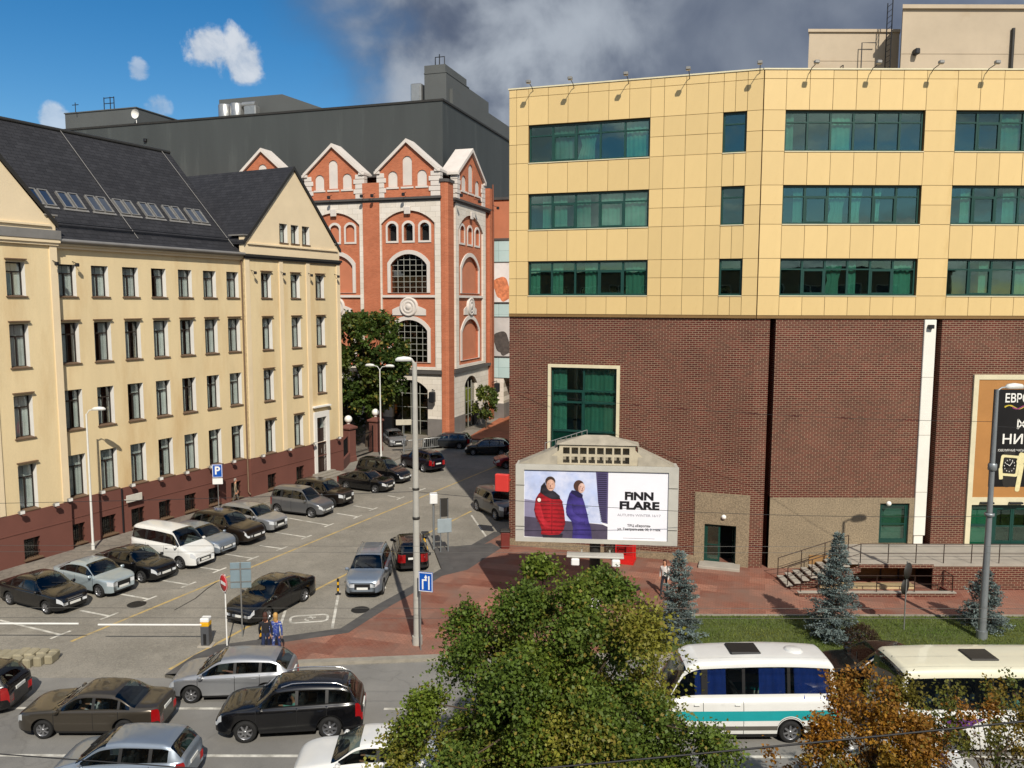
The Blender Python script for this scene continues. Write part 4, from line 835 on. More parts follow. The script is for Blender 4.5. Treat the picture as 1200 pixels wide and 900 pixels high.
def bay(M, c, hw, lit, small, s0, s1, ground=True, gw=None):
    """one gabled bay between s0 and s1"""
    aw = hw * .56; gw = gw or aw
    a1 = arch(c - aw, 14.95, c + aw, 18.9, aw * .55); a2 = arch(c - aw, 7.75, c + aw, 12.15, aw * .55)
    sm = [arch(c + d * hw * .5 - hw * .14, 20.25, c + d * hw * .5 + hw * .14, 22.05, hw * .1, 6) for d in (-1, 0, 1)]
    part('brick_wall', MB().plate(rect(s0, 6.9, s1, 24.5), [a1, a2] + sm, 0, .6), M_RB, rb, M)
    part('white_surround', MB().plate(rect(c - hw, 7.0, c + hw, 24.2), [arch(c - hw * .82, 7.2, c + hw * .82, 23.3, hw * .36)], -.22, .0), M_WST, rb, M)
    part('keystone', MB().bev(c - .35, -.35, 22.9, c + .35, -.2, 23.7, .05), M_WTR, rb, M)
    for lo, hi in ((14.95, 18.9), (7.75, 12.15)):
        part('arch_trim', MB().plate(arch(c - aw - .35, lo - .02, c + aw + .35, hi + .42, (aw + .35) * .55), [arch(c - aw, lo + .0, c + aw, hi, aw * .55)], -.12, -.001), M_WTR, rb, M)
        if lit: glazed_arch(M, c - aw, lo, c + aw, hi, aw * .55, .25, 6, 7, rb)
        else: part('blind_panel', MB().plate(arch(c - aw, lo, c + aw, hi, aw * .55), [], .2, .3), M_RBF, rb, M)
    part('sill_band', MB().box(c - hw * .82, -.2, 14.45, c + hw * .82, -.001, 14.7), M_WTR, rb, M)
    part('sill_band', MB().box(c - hw * .82, -.2, 7.0, c + hw * .82, -.005, 7.3), M_WTR, rb, M)
    part('medallion', MB().lathe([(0, -.3), (.3, -.3), (.38, -.16), (.46, -.28), (.62, -.28), (.72, -.14), (.8, -.26), (.98, -.26), (1.02, 0)], 24, (c, 0, 13.5), 'y'), M_WTR, rb, M)
    part('medallion_wing', MB().plate(arch(c - 1.9, 12.62, c + 1.9, 13.7, .5), [], -.1, -.001), M_WTR, rb, M)
    for i, d in enumerate((-1, 0, 1)):
        x = c + d * hw * .5; q = hw * .14
        part('small_trim', MB().plate(arch(x - q - .2, 20.05, x + q + .2, 22.3, hw * .13, 8), [sm[i]], -.08, -.001), M_WTR, rb, M)
        if small: 
            p = part('window', MB().plate(sm[i], [], .3, .306), M_WGLASS, rb, M); part('interior', MB().box(x - q - .1, .6, 20.1, x + q + .1, .62, 22.2), M_DARKROOM, p, M)
        else: part('blind_panel', MB().plate(sm[i], [], .18, .25), M_RBF, rb, M)
    part('cornice', MB().box(s0 - .1, -.5, 24.4, s1 + .1, .5, 24.62).box(s0, -.32, 24.2, s1, .4, 24.4), M_CORN, rb, M)
    # gable
    gh = hw * .86
    bl = [arch(c + d * gh * .52 - gh * .17, 25.7 + (0 if d else .1), c + d * gh * .52 + gh * .17, 27.3 if d else 28.75, gh * .15, 6) for d in (-1, 0, 1)]
    part('gable', MB().plate([(c - gh, 24.6), (c + gh, 24.6), (c + gh, 27.2), (c, 30.0), (c - gh, 27.2)], bl, -.15, .5, back=True), M_RB, rb, M)
    for i, d in enumerate((-1, 0, 1)):
        x = c + d * gh * .52; part('blind_window', MB().plate(bl[i], [], -.05, .1), M_WTR, rb, M); part('blind_sill', MB().box(x - gh * .22, -.24, 25.5, x + gh * .22, -.151, 25.68), M_WTR, rb, M)
    for sg in (-1, 1):
        p0 = (c, 30.05); p1 = (c + sg * (gh + .35), 27.05); mb = MB()
        mb.prism([p0, p1, (p1[0], p1[1] + .38), (p0[0], p0[1] + .38)] if sg > 0 else [(p0[0], p0[1] + .38), (p1[0], p1[1] + .38), p1, p0], -.45, 1.6, 'y'); part('gable_coping', mb, M_WTR, rb, M)
        for j in range(5): part('quoin', MB().bev(c + sg * gh - (.75 if j % 2 else .55), -.25, 24.65 + .5 * j, c + sg * gh + (.2 if sg > 0 else .0) + .3, .5, 25.12 + .5 * j, .03) if sg > 0 else MB().bev(c - gh - .3, -.25, 24.65 + .5 * j, c - gh + (.75 if j % 2 else .55), .5, 25.12 + .5 * j, .03), M_WTR, rb, M)
        part('gable_foot', MB().bev(min(c + sg * (gh - .1), c + sg * (gh + .55)), -.4, 27.02, max(c + sg * (gh - .1), c + sg * (gh + .55)), 1.5, 27.32, .04), M_WTR, rb, M)
    # stone ground floor
    part('stone_wall', MB().plate([(s0, 1.9), (c - gw, 1.9)] + arch(c - gw, .6, c + gw, 5.9, gw * .5)[2:][::-1] + [(c + gw, 1.9), (s1, 1.9), (s1, 6.6), (s0, 6.6)], [], -.12, .5), M_WST, rb, M)
    part('stone_base', MB().box(s0, -.2, 0, c - gw, .5, 1.9), M_GST, rb, M)
    part('stone_base', MB().box(c + gw, -.2, 0, s1, .5, 1.9), M_GST, rb, M)
    part('string_course', MB().box(s0 - .05, -.42, 6.6, s1 + .05, .5, 6.92), M_CORN, rb, M)
    glazed_arch(M, c - gw, .15, c + gw, 5.9, gw * .5, .2, 4, 4, rb)
bay(R1, -4.2, 3.65, True, True, -8.3, -.5); bay(R1, -12.7, 3.65, False, False, -16.9, -8.3); bay(R1, -21.3, 3.65, False, False, -25.6, -16.9)
bay(R2, 6.6, 4.6, False, False, 1.4, 12.4, gw=2.0)
for x in (-8.3, -16.9): part('brick_pier', MB().box(x - .95, -.3, 0, x + .95, .2, 26.2), M_RB, rb, R1)
part('brick_pier', MB().prism([(-.5, -.28), (-.05, -.28), (.2, .0), (.2, 1.4), (-.5, 1.4)], 0, 26.0, 'z'), M_RB, rb, R1)
part('pier_cap', MB().prism([(-.6, -.4), (0, -.4), (.32, -.05), (.32, 1.5), (-.6, 1.5)], 26.0, 26.3, 'z'), M_CORN, rb, R1)
part('brick_pier', MB().box(12.4, -.3, 0, 13.6, 1.5, 27.0), M_RB, rb, R2)
part('drainpipe', MB().tube([(13.2, -.4, 27.5), (13.4, -.4, 23), (13.4, -.4, .2)], .1, 8), mat('copper_pipe', '7a4a36', .5, .1, 3), rb, R2)
part('body', MB().box(-60, 2.4, 0, -2.4, 40, 27.0), M_RBF, rb, R1)
part('flat_roof', MB().box(-60, .6, 26.9, -.6, 2.4, 27.02).box(-2.4, 1.9, 26.88, -.6, 14, 27.0), M_CORN, rb, R1)
lanm = MB().bev(-.3, -.9, -.6, .3, -.35, .5, .08).tube([(0, 0, .55), (0, -.6, .75), (0, -.6, .5)], .05, 6).mesh('wall_lantern', M_DARKM)
put('wall_lantern', lanm, rb, R1 @ T(-1.4, -.1, 4.3)); put('wall_lantern', lanm, rb, R2 @ T(12.9, -.4, 4.0))
for M, x in ((R1, -4.2), (R1, -8.9), (R1, -7.7), (R1, -12.7), (R2, 6.6), (R2, 1.2), (R2, 12.8)): put('floodlight', spm, rb, M @ T(x, -.5, 25.1) @ Matrix.Scale(1.6, 4))
# grey hall
gh_ = thing('grey_hall', 'dark grey flat-roofed hall rising behind the red brick gables', 'building', R1)
M_GREY = mat('dark_grey_cladding', (.05, .056, .054), .6, .14, .35, coords='Object', spec=.45, dirt='5a5f5c', dscale=.5, damount=(.55, .8), stretch=(1, 1, .12)); M_GREY2 = mat('dark_grey_cladding_light', (.085, .09, .087), .65, .08, .3)
part('wall', MB().box(-64, 6.0, 26, -2.84, 44, 35.5), M_GREY, gh_, R1)
part('roof_edge', MB().box(-64.1, 5.9, 35.5, -2.7, 44.1, 35.72), M_SHEET, gh_, R1)
part('rooftop_block', MB().box(-33.5, 9, 35.72, -24.6, 26, 38.5).add([(-24.6, 9, 35.72), (-24.6, 26, 35.72), (-24.6, 26, 38.5), (-24.6, 9, 38.5), (-17.5, 9, 35.9), (-17.5, 26, 35.9)], [(0, 4, 5, 1), (3, 2, 5, 4), (0, 3, 4), (1, 5, 2)]), M_GREY2, gh_, R1)
part('rooftop_block', MB().box(-57.5, 9, 35.72, -46, 20, 38.4).box(-57.6, 8.9, 38.4, -45.9, 20.1, 38.52), M_GREY2, gh_, R1)
part('rooftop_block', MB().box(-5.8, 8, 35.72, -3.2, 22, 39.0).box(-5.85, 7.95, 39.0, -3.15, 15, 39.1).box(-5.8, 8.0, 39.1, -3.3, 14.5, 39.9).box(-3.2, 9, 35.72, -2.85, 30, 37.5), M_GREY2, gh_, R1)
M_ALU = mat('bare_aluminium', 'a9a9a6', .35, .1, 3, metal=.7)
for x in (-31.6, -29.9, ):
    u = part('ventilation_unit', MB().lathe([(.8, 0), (.8, 1.6), (.7, 1.7), (.0, 1.75)], 18, (x, 7.6, 35.75)), M_ALU, gh_, R1)
part('ventilation_unit', MB().bev(-28.6, 7.0, 35.75, -27.0, 8.0, 37.0, .1).tube([(-29, 7.5, 37.2), (-27.2, 7.5, 37.2)], .35, 10), M_ALU, gh_, R1)
part('ventilation_unit', MB().bev(-7.6, 8.2, 35.75, -6.3, 9.6, 38.2, .1).box(-7.4, 8.15, 36.0, -6.5, 8.2, 37.9), M_ALU, gh_, R1)
an = MB()
for x in (-51.5, -50.5, -49.9): an.tube([(x, 9.5, 38.5), (x, 9.5, 40.2)], .06, 6)
an.tube([(-51.5, 9.5, 40.1), (-49.9, 9.5, 40.1)], .05, 6).tube([(-51.5, 9.5, 39.4), (-49.9, 9.5, 39.4)], .05, 6); part('antenna_mast', an, M_DARKM, gh_, R1)
part('antenna', MB().tube([(-55.2, 8.5, 38.4), (-55.2, 8.5, 39.6)], .05, 6).tube([(-55.7, 8.5, 39.3), (-54.7, 8.5, 39.3)], .05, 6), M_DARKM, gh_, R1)
part('satellite_dish', MB().lathe([(0, .2), (.4, .12), (.6, -.1)], 14, (-45.2, 8, 37.4), 'y').tube([(-45.2, 8.1, 35.7), (-45.2, 8.1, 37.4)], .06, 6), M_REVEAL, gh_, R1)
part('rail_frame', MB().tube([(-4.9, 9, 39.9), (-4.9, 9, 41), (-3.8, 9, 41), (-3.8, 9, 39.9)], .06, 6).tube([(-4.4, 9, 39.9), (-4.4, 9, 41.3)], .06, 6), M_DARKM, gh_, R1)
part('wall_light', MB().bev(-42.2, 5.7, 33.4, -41.8, 6.0, 33.8, .05), M_DARKM, gh_, R1)
# pale annex seen through the gap
AX = frame((-3.1, 96.0, 0), (.953, -.304)); ax = thing('pale_annex', 'pale blue panelled annex with two large posters beside the red building', 'building', AX)
M_PALE = brick_mat('pale_blue_panels', 'a9bfbd', 'b4c8c6', '7f9290', 1.6, 1.25, .02, 'xz', .05, bump=.1, offs=0.0)
part('panel_wall', MB().box(0, 0, 5.0, 14, 10, 21.2), M_PALE, ax, AX); part('stone_pier', MB().box(.0, .1, 0, 2.2, 3, 5.0), M_WST, ax, AX); part('pier_base', MB().box(-.05, .05, 0, 2.25, 3, 1.9), M_GST, ax, AX)
part('dark_passage', MB().box(2.2, 6, 0, 14, 6.2, 5.0), M_DARKROOM, ax, AX); part('yellow_board', MB().bev(3.0, 1.0, .2, 4.2, 1.2, 3.6, .03), mat('board_yellow_green', '9aa63a', .5, .1, 2), ax, AX)
part('roof_edge', MB().box(-.1, -.1, 21.2, 14, 10, 21.45), M_CORN, ax, AX); part('upper_wall', MB().box(-.5, 4, 21.45, 14, 10, 26.4), M_RBF, ax, AX); part('upper_roof', MB().box(-1, 3.8, 26.4, 14, 10, 26.7), M_CORN, ax, AX)
for z, c1, c2 in ((14.0, 'd9d4d0', 'c97a52'), (7.6, 'b8b4b0', '4a4440')):
    p = part('poster', MB().box(.9, -.1, z, 6, -.001, z + 4.6), mat('poster_paper' + c1, c1, .6, .15, .5), ax, AX); part('poster_picture', MB().prism(rrect(2.0, z + 1.7, .9, 1.2, .6, .3), -.106, -.1, 'y').prism(rrect(2.6, z + .9, .9, .6, .3, .5), -.107, -.1, 'y'), mat('poster_ink' + c2, c2, .6, .4, 2.5), p, AX); part('poster_frame', MB().box(.8, -.14, z - .1, 6, -.001, z - .002).box(.8, -.14, z + 4.602, 6, -.001, z + 4.7).box(.8, -.14, z, .898, -.001, z + 4.6), M_CORN, p, AX)
# low wall, gate pillars with globe lamps, iron gate
M_FENCE = mat('gate_black', '1b1b1d', .5, .1, 4, metal=.5); M_GLOBE = mat('opal_globe', 'eceae2', .25, .02, 2)
pa, pb_, pc_ = gp(398, 546), gp(409.5, 541), gp(441, 530)
fw = frame((pa.x, pa.y, 0), (pb_ - pa)[:2])
def pillar(p, label):
    t = thing('gate_pillar', label, 'pillar', T(p.x, p.y, 0, R(62)), 'pillars of the iron gate')
    M = getm(t); part('shaft', MB().bev(-.45, -.45, 0, .45, .45, 2.9, .03).bev(-.5, -.5, 0, .5, .5, .5, .03), M_PLINTH, t, M); cpp = part('cap', MB().bev(-.58, -.58, 2.9, .58, .58, 3.1, .04).add([(-.5, -.5, 3.1), (.5, -.5, 3.1), (.5, .5, 3.1), (-.5, .5, 3.1), (0, 0, 3.4)], [(0, 1, 4), (1, 2, 4), (2, 3, 4), (3, 0, 4)]), M_PLINTH, t, M)
    part('globe_lamp', MB().lathe([(.12, 3.3), (.14, 3.42)] + [(.34 * math.sin(a), 3.75 - .34 * math.cos(a)) for a in [.5 + .3 * i for i in range(9)]] + [(0, 4.09)], 16), M_GLOBE, t, M)
pillar(pb_, 'brown gate pillar with globe lamp, joined to the cream building by a low wall'); pillar(pc_, 'brown gate pillar with globe lamp at the free end of the iron gate')
lw = thing('low_wall', 'low brown wall with iron rails joining the cream building to the gate', 'wall', LM)
q0 = LM @ Vector((24.1, -.1, 0)); MW = frame((q0.x, q0.y, 0), (pb_ - q0)[:2]); ln = (pb_ - q0).length
part('wall_base', MB().box(0, -.2, 0, ln - .45, .2, .9), M_PLINTH, lw, MW); rail([(.1, 0, .9), (ln - .5, 0, .9)], lw, MW, 1.4, .28, M_FENCE, (.1,), .025)
gt = thing('iron_gate', 'black iron gate leaf standing between two globe-lamp pillars', 'gate', frame((pb_.x, pb_.y, 0), (pc_ - pb_)[:2])); MG = getm(gt); gl = (pc_ - pb_).length
g = MB().box(.5, -.03, .15, gl - .5, .03, .25).box(.5, -.03, 2.0, gl - .5, .03, 2.08); part('gate_frame', g.box(.5, -.03, .15, .58, .03, 2.6).box(gl - .58, -.03, .15, gl - .5, .03, 2.6), M_FENCE, gt, MG)
nb = int((gl - 1.2) / .16)
bar = MB().tube([(0, 0, .2), (0, 0, 2.5), (0, 0, 2.7)], [.016, .016, .002], 5).mesh('bar', M_FENCE)
for i in range(nb): put('bar', bar, gt, MG @ T(.7 + i * .16, 0, .25 * math.sin(math.pi * i / nb)))
# pedestrian barriers by the red building
M_GALV = mat('galvanised_steel', '9a9b98', .4, .1, 5, metal=.6)
pts = [gp(473, 531), gp(497, 528), gp(520, 525.5), gp(541, 523)]
for i, (a, b_) in enumerate(zip(pts, pts[1:])):
    t = thing('steel_barrier', ('steel pedestrian barrier between the gate and the dark estate car', 'steel pedestrian barrier in front of the dark parked estate car', 'steel pedestrian barrier at the foot of the brick corner pier')[i], 'barrier', frame((a.x, a.y, .0), (b_ - a)[:2]), 'pedestrian barriers'); M = getm(t); l = (b_ - a).length - .1
    part('frame', MB().tube([(0, 0, 0), (0, 0, 1.1), (l, 0, 1.1), (l, 0, 0)], .055, 6).tube([(0, 0, .25), (l, 0, .25)], .045, 6), M_GALV, t, M)
    bm_ = MB().tube([(0, 0, .25), (0, 0, 1.1)], .03, 5).mesh('bar', M_GALV)
    for k in range(1, int(l / .2)): put('bar', bm_, t, M @ T(k * .2, 0, 0))
# ================================================================ vehicles
def paint(name, col, metal=.35, rough=.28):
    return mat('paint_' + name, col, rough, .04, 1.5, metal=metal, coat=.6, spec=.5, dirt='6f6a60', dscale=2.2, damount=(.62, 1.1))
M_TYRE = mat('tyre_rubber', '161616', .85, .15, 6, .2, 60); M_RIM = mat('alloy_rim', '9c9da0', .35, .1, 8, metal=.8); M_RIMD = mat('steel_rim', '5c5d60', .45, .1, 8, metal=.6)
M_TRIM = mat('black_trim', '151516', .55, .1, 6); M_UNDER = mat('underbody', '0c0c0d', .9, .1, 4); M_SEAT = mat('seat_fabric', '2b2b2e', .9, .1, 8)
M_CGLASS = glass_mat('car_glass', (.6, .68, .66), .5, base=.03, bump=0); M_HEAD = mat('headlamp', 'd8dce0', .12, .05, 12, metal=.3, coat=.8); M_TAIL = mat('tail_lamp', '8e0f12', .2, .1, 12, coat=.8)
M_AMBER = mat('indicator', 'c07a1a', .2, .05, 12, coat=.5); M_PLATE = mat('number_plate', 'd6d6d0', .5, .04, 10); M_CHROME = mat('chrome', 'c8c8c8', .15, .03, 10, metal=.9); M_SEAM = mat('door_gap', '070708', .9, 0)
def smooth_profile(pts):
    xs = np.array([p[0] for p in pts], float); zs = np.array([p[1] for p in pts], float)
    d = np.diff(zs) / np.diff(xs); m = np.zeros(len(xs)); m[0], m[-1] = d[0], d[-1]
    for i in range(1, len(xs) - 1): m[i] = 0 if d[i - 1] * d[i] <= 0 else 2 * d[i - 1] * d[i] / (d[i - 1] + d[i])
    def f(x):
        i = int(np.clip(np.searchsorted(xs, x) - 1, 0, len(xs) - 2)); h = xs[i + 1] - xs[i]; t = min(max((x - xs[i]) / h, 0), 1)
        return (1 + 2 * t) * (1 - t) ** 2 * zs[i] + t * (1 - t) ** 2 * h * m[i] + t * t * (3 - 2 * t) * zs[i + 1] + t * t * (t - 1) * h * m[i + 1]
    return f
STY = {
 # L, W, top profile rear->front, belt (rear, front), wheelbase, front axle x, tyre r, window bays [(x0,x1)], windscreen (top x, base x), rear screen (base x, top x)
 'sedan': dict(L=4.5, W=1.72, top=[(-2.25, .72), (-2.2, .9), (-2.05, .99), (-1.62, 1.03), (-.95, 1.34), (-.6, 1.41), (0, 1.44), (.3, 1.41), (1.12, .99), (1.6, .93), (2.05, .83), (2.2, .72), (2.25, .6)], belt=(.93, .88), wb=2.6, fx=1.38, tr=.31, bays=[(-1.5, -1.08), (-1.0, -.28), (-.18, 1.0)], ws=(.3, 1.12), rs=(-1.62, -.82)),
 'hatch': dict(L=4.2, W=1.74, top=[(-2.1, .72), (-2.08, .95), (-2.0, 1.05), (-1.62, 1.36), (-1.35, 1.44), (-.3, 1.49), (.3, 1.45), (1.15, 1.0), (1.5, .95), (1.9, .84), (2.05, .72), (2.1, .6)], belt=(.99, .88), wb=2.58, fx=1.3, tr=.31, bays=[(-1.65, -1.12), (-1.02, -.25), (-.15, 1.05)], ws=(.3, 1.15), rs=(-2.0, -1.55)),
 'estate': dict(L=4.55, W=1.76, top=[(-2.27, .72), (-2.24, .96), (-2.16, 1.05), (-1.88, 1.38), (-1.7, 1.44), (-.5, 1.48), (.25, 1.45), (1.1, 1.0), (1.6, .94), (2.05, .83), (2.2, .72), (2.27, .6)], belt=(.98, .89), wb=2.65, fx=1.36, tr=.32, bays=[(-1.95, -1.2), (-1.1, -.3), (-.2, 1.0)], ws=(.25, 1.1), rs=(-2.16, -1.8)),
 'suv': dict(L=4.55, W=1.82, top=[(-2.27, .8), (-2.25, 1.05), (-2.16, 1.16), (-1.85, 1.56), (-1.6, 1.64), (-.4, 1.7), (.35, 1.65), (1.1, 1.15), (1.6, 1.09), (2.08, .98), (2.22, .85), (2.27, .7)], belt=(1.1, 1.02), wb=2.65, fx=1.36, tr=.36, bays=[(-1.95, -1.25), (-1.15, -.3), (-.2, 1.0)], ws=(.35, 1.1), rs=(-2.16, -1.75), sill=.3),
 'mpv': dict(L=4.15, W=1.74, top=[(-2.07, .8), (-2.06, 1.1), (-2.02, 1.2), (-1.9, 1.66), (-1.75, 1.74), (-.3, 1.8), (.35, 1.74), (1.1, 1.12), (1.55, 1.0), (1.9, .86), (2.03, .74), (2.07, .62)], belt=(1.08, 1.02), wb=2.69, fx=1.3, tr=.32, bays=[(-1.85, -1.2), (-1.0, -.3), (-.2, 1.0)], ws=(.35, 1.1), rs=(-2.02, -1.86)),
 'van': dict(L=4.8, W=1.86, top=[(-2.4, .85), (-2.39, 1.15), (-2.36, 1.25), (-2.24, 1.82), (-2.1, 1.92), (-.5, 1.96), (.75, 1.9), (1.55, 1.2), (1.9, 1.06), (2.25, .94), (2.36, .82), (2.4, .65)], belt=(1.16, 1.12), wb=2.92, fx=1.5, tr=.33, bays=[(-2.2, -1.12), (-.95, .25), (.42, 1.4)], ws=(.75, 1.55), rs=(-2.36, -2.2), tumble=.22),
}
_wheelc = {}
def wheel_meshes(r, steel=False, w=.2):
    k = (r, steel)
    if k not in _wheelc:
        t = MB().lathe([(r * .66, -w / 2 + .01), (r * .72, -w / 2), (r * .93, -w / 2), (r, -w / 2 + .035), (r, w / 2 - .035), (r * .93, w / 2), (r * .72, w / 2), (r * .66, w / 2 - .01)], 22, axis='y')
        m = MB().lathe([(r * .66, -w / 2 + .012), (r * .60, -w / 2 + .03), (r * .56, w / 2 - .05), (0, w / 2 - .05)], 18, axis='y')
        n = 8 if steel else 7
        for s in range(n):
            a = 2 * math.pi * s / n; c, sn = math.cos(a), math.sin(a); q = r * (.09 if not steel else .13); y0, y1 = -w / 2 + .012, -w / 2 + .05
            pts = [(r * .08, -q * 1.2), (r * .62, -q * .75), (r * .62, q * .75), (r * .08, q * 1.2)]
            vs = [(u * c - v * sn, y, u * sn + v * c) for y in (y0, y1) for u, v in pts]
            m.add(vs, [(0, 1, 2, 3), (7, 6, 5, 4), (0, 4, 5, 1), (1, 5, 6, 2), (2, 6, 7, 3), (3, 7, 4, 0)])
        m.lathe([(0, -w / 2 + .004), (r * .14, -w / 2 + .006), (r * .17, -w / 2 + .03)], 12, axis='y')
        _wheelc[k] = (t.mesh('tyre', M_TYRE), m.mesh('rim', M_RIMD if steel else M_RIM), MB().lathe([(0, -.03), (r * .5, -.03), (r * .5, .03), (0, .03)], 14, axis='y').mesh('brake', M_UNDER))
    return _wheelc[k]
_bodyc = {}
def car_shell(style, **kw):
    """surface lofted from cross sections; faces sorted into body, glass, lamps, grille"""
    P = dict(STY[style]); P.update(kw)
    L, W = P['L'], P['W']; ztop = smooth_profile(P['top']); sill = P.get('sill', .2); tr = P['tr']; fx = P['fx']; rx = fx - P['wb']; ar = tr + .075; tum = P.get('tumble', .34)
    xs = set(np.round(np.linspace(-L / 2, L / 2, int(L / .075) + 1), 4).tolist())
    for a, b in P['bays']: xs |= {a, b}
    bps = [p[0] for p in P['top']]
    xs |= set(P['ws']) | set(P['rs']) | {L / 2 - .015, L / 2 - .04, -L / 2 + .015, -L / 2 + .04, L / 2 - .12, -L / 2 + .12}
    seams = P.get('seams', [P['bays'][-1][1] + .02, P['bays'][-1][0] - .055] + ([P['bays'][-2][0] - .04] if len(P['bays']) > 1 else []))
    for s in seams: xs |= {s - .009, s + .009}
    for cx in (fx, rx):
        for k in range(-6, 7): xs.add(round(cx + ar * math.sin(k * math.pi / 12), 4))
    xs |= set(P.get('extra', []))
    xs = sorted(xs); ys = [xs[0]]
    for x in xs[1:]:
        if x - ys[-1] > .006: ys.append(x)
    xs = ys; blunt_f, blunt_r = P.get('blunt', (.66, .74))
    def plan(x):
        e = L / 2; q = abs(x) / e; bl = blunt_f if x > 0 else blunt_r; x0 = P.get('taper', .62)
        if q < x0: return W / 2 * (1 - .02 * (q / x0) ** 2)
        t = (q - x0) / (1 - x0); return W / 2 * (.98 - (.98 - bl) * (t ** 3.4))
    rowsz = P.get('rows', [0, .1, .26, .46, .66, .84, 1.0]); NB = len(rowsz); V = []; info = []
    for x in xs:
        w = plan(x); zt = ztop(x); u = (x + L / 2) / L; zb = P['belt'][0] * (1 - u) + P['belt'][1] * u; zb = min(zb, zt - .05)
        zl = sill + (.06 * max(0, (abs(x) - L / 2 + .5) / .5) ** 2)
        for cx in (fx, rx):
            if abs(x - cx) < ar: zl = max(zl, tr + math.sqrt(max(0, ar * ar - (x - cx) ** 2)))
        zl = min(zl, zb - .06); zl0 = zl; sec = []
        for f in rowsz:
            z = max(sill + (zb - sill) * f, zl + (zb - zl) * f * .35); g = 1 - .05 * max(0, (.5 - z) / .35) ** 1.5 - .03 * max(0, (z - .62) / .4) ** 1.6; sec.append((w * g, z))
        wb_ = sec[-1][0]; h = zt - zb
        sec.append((wb_ - .025, zb + .012)); we = max(.1, wb_ - .07 - tum * max(0, h - .06))
        for f in (.14, .5, .84, 1.0):
            ze = zb + .012 + (h - .012 - min(.05, h * .3)) * f; sec.append((wb_ - .025 + (we - wb_ + .025) * (f ** 1.15), ze))
        sec += [(we - min(.07, we * .2), zt - min(.012, h * .1)), (we * .6, zt + .012 * min(1, h)), (we * .25, zt + .018 * min(1, h)), (0, zt + .02 * min(1, h))]
        V.append([(x, y, z) for y, z in sec]); info.append((zb, zt, h))
    NR = len(V[0]); G0 = NB          # index of shoulder row
    n = len(xs); verts = []; idx = {}
    for sgn in (1, -1):
        for i in range(n):
            for j in range(NR):
                if sgn == -1 and j == NR - 1: idx[(sgn, i, j)] = idx[(1, i, j)]; continue
                idx[(sgn, i, j)] = len(verts); x, y, z = V[i][j]; verts.append((x, y * sgn, z))
    cats = {}
    def addf(cat, f, sgn): cats.setdefault(cat, []).append(f if sgn > 0 else f[::-1])
    ws, rs = P['ws'], P['rs']; noside = P.get('backing_panel', [])
    for sgn in (1, -1):
        tagl = 'L' if sgn > 0 else 'R'
        for i in range(n - 1):
            xm = (xs[i] + xs[i + 1]) / 2; hm = min(info[i][2], info[i + 1][2])
            for j in range(NR - 1):
                f = (idx[(sgn, i, j)], idx[(sgn, i + 1, j)], idx[(sgn, i + 1, j + 1)], idx[(sgn, i, j + 1)]); cat = 'body'
                fr = rowsz[j] if j < NB - 1 else 2
                if j < NB - 1:
                    if j == 0 and P.get('black_sill', True): cat = 'trim'
                    if xm > L / 2 - P.get('hl', .26) and .6 <= fr < .9: cat = 'headlight' + tagl
                    if xm < -L / 2 + P.get('tl', .2) and (P.get('tlr', (.46, .9))[0] <= fr < P.get('tlr', (.46, .9))[1]): cat = 'taillight' + tagl
                    for s in seams:
                        if abs(xm - s) < .01 and j > 0: cat = 'seam'
                    if 'stripes' in P:
                        for a, b, nm in P['stripes']:
                            if a <= fr < b and cat in ('body', 'seam'): cat = nm
                elif G0 + 1 <= j < G0 + 3 and hm > .17:
                    if rs[1] - .75 < xm < ws[1] + .05:
                        for k, (a, b) in enumerate(P['bays']):
                            if a <= xm <= b: cat = f'window{k}{tagl}'
                        if cat == 'body' and P['bays'][0][0] < xm < P['bays'][-1][1]: cat = 'trim'
                elif j >= G0 + 4:
                    d = P.get('dm', .035)
                    if ws[0] + d < xm < ws[1] - d: cat = 'windscreen'
                    elif rs[0] + d < xm < rs[1] - d: cat = 'rearscreen'
                if cat == 'body' and P.get('roof_mat') and j >= G0 + 3 and abs(xm) < L / 2 - .2: cat = 'roof'
                addf(cat, f, sgn)
    def cap(i, front):
        for j in range(NR - 1):
            y0, y1 = V[i][j][1], V[i][j + 1][1]; z0, z1 = V[i][j][2], V[i][j + 1][2]; x = xs[i]; fr = rowsz[j] if j < NB - 1 else 2
            fr_l = [-1, -.62, .62, 1]; k0 = len(verts); inner = []
            for t in (-.62, .62):
                verts.append((x, y0 * t, z0)); verts.append((x, y1 * t, z1))
            A0, A1 = idx[(-1, i, j)], idx[(-1, i, j + 1)]; C0, C1 = idx[(1, i, j)], idx[(1, i, j + 1)]
            quads = [(A0, k0, k0 + 1, A1), (k0, k0 + 2, k0 + 3, k0 + 1), (k0 + 2, C0, C1, k0 + 3)]
            for q, f in enumerate(quads):
                cat = 'body'
                if front:
                    if .46 <= fr < .9 and q == 1: cat = 'grille'
                    if .6 <= fr < .9 and q != 1: cat = 'grille' if q == 1 else ('headlightR' if q == 0 else 'headlightL')
                    if fr < .2: cat = 'trim'
                else:
                    lo, hi = P.get('tlr', (.46, .9))
                    if lo <= fr < hi and q != 1: cat = 'taillightR' if q == 0 else 'taillightL'
                    if fr < .2: cat = 'trim'
                cats.setdefault(cat, []).append(f if front else f[::-1])
    cap(n - 1, True); cap(0, False)
    return verts, cats, P
def sub_mesh(name, verts, faces, m):
    us = sorted({i for f in faces for i in f}); mp = {u: k for k, u in enumerate(us)}
    me = bpy.data.meshes.new(name); me.from_pydata([verts[u] for u in us], [], [tuple(mp[i] for i in f) for f in faces]); me.materials.append(m)
    me.polygons.foreach_set('use_smooth', [True] * len(me.polygons)); me.update(); return me
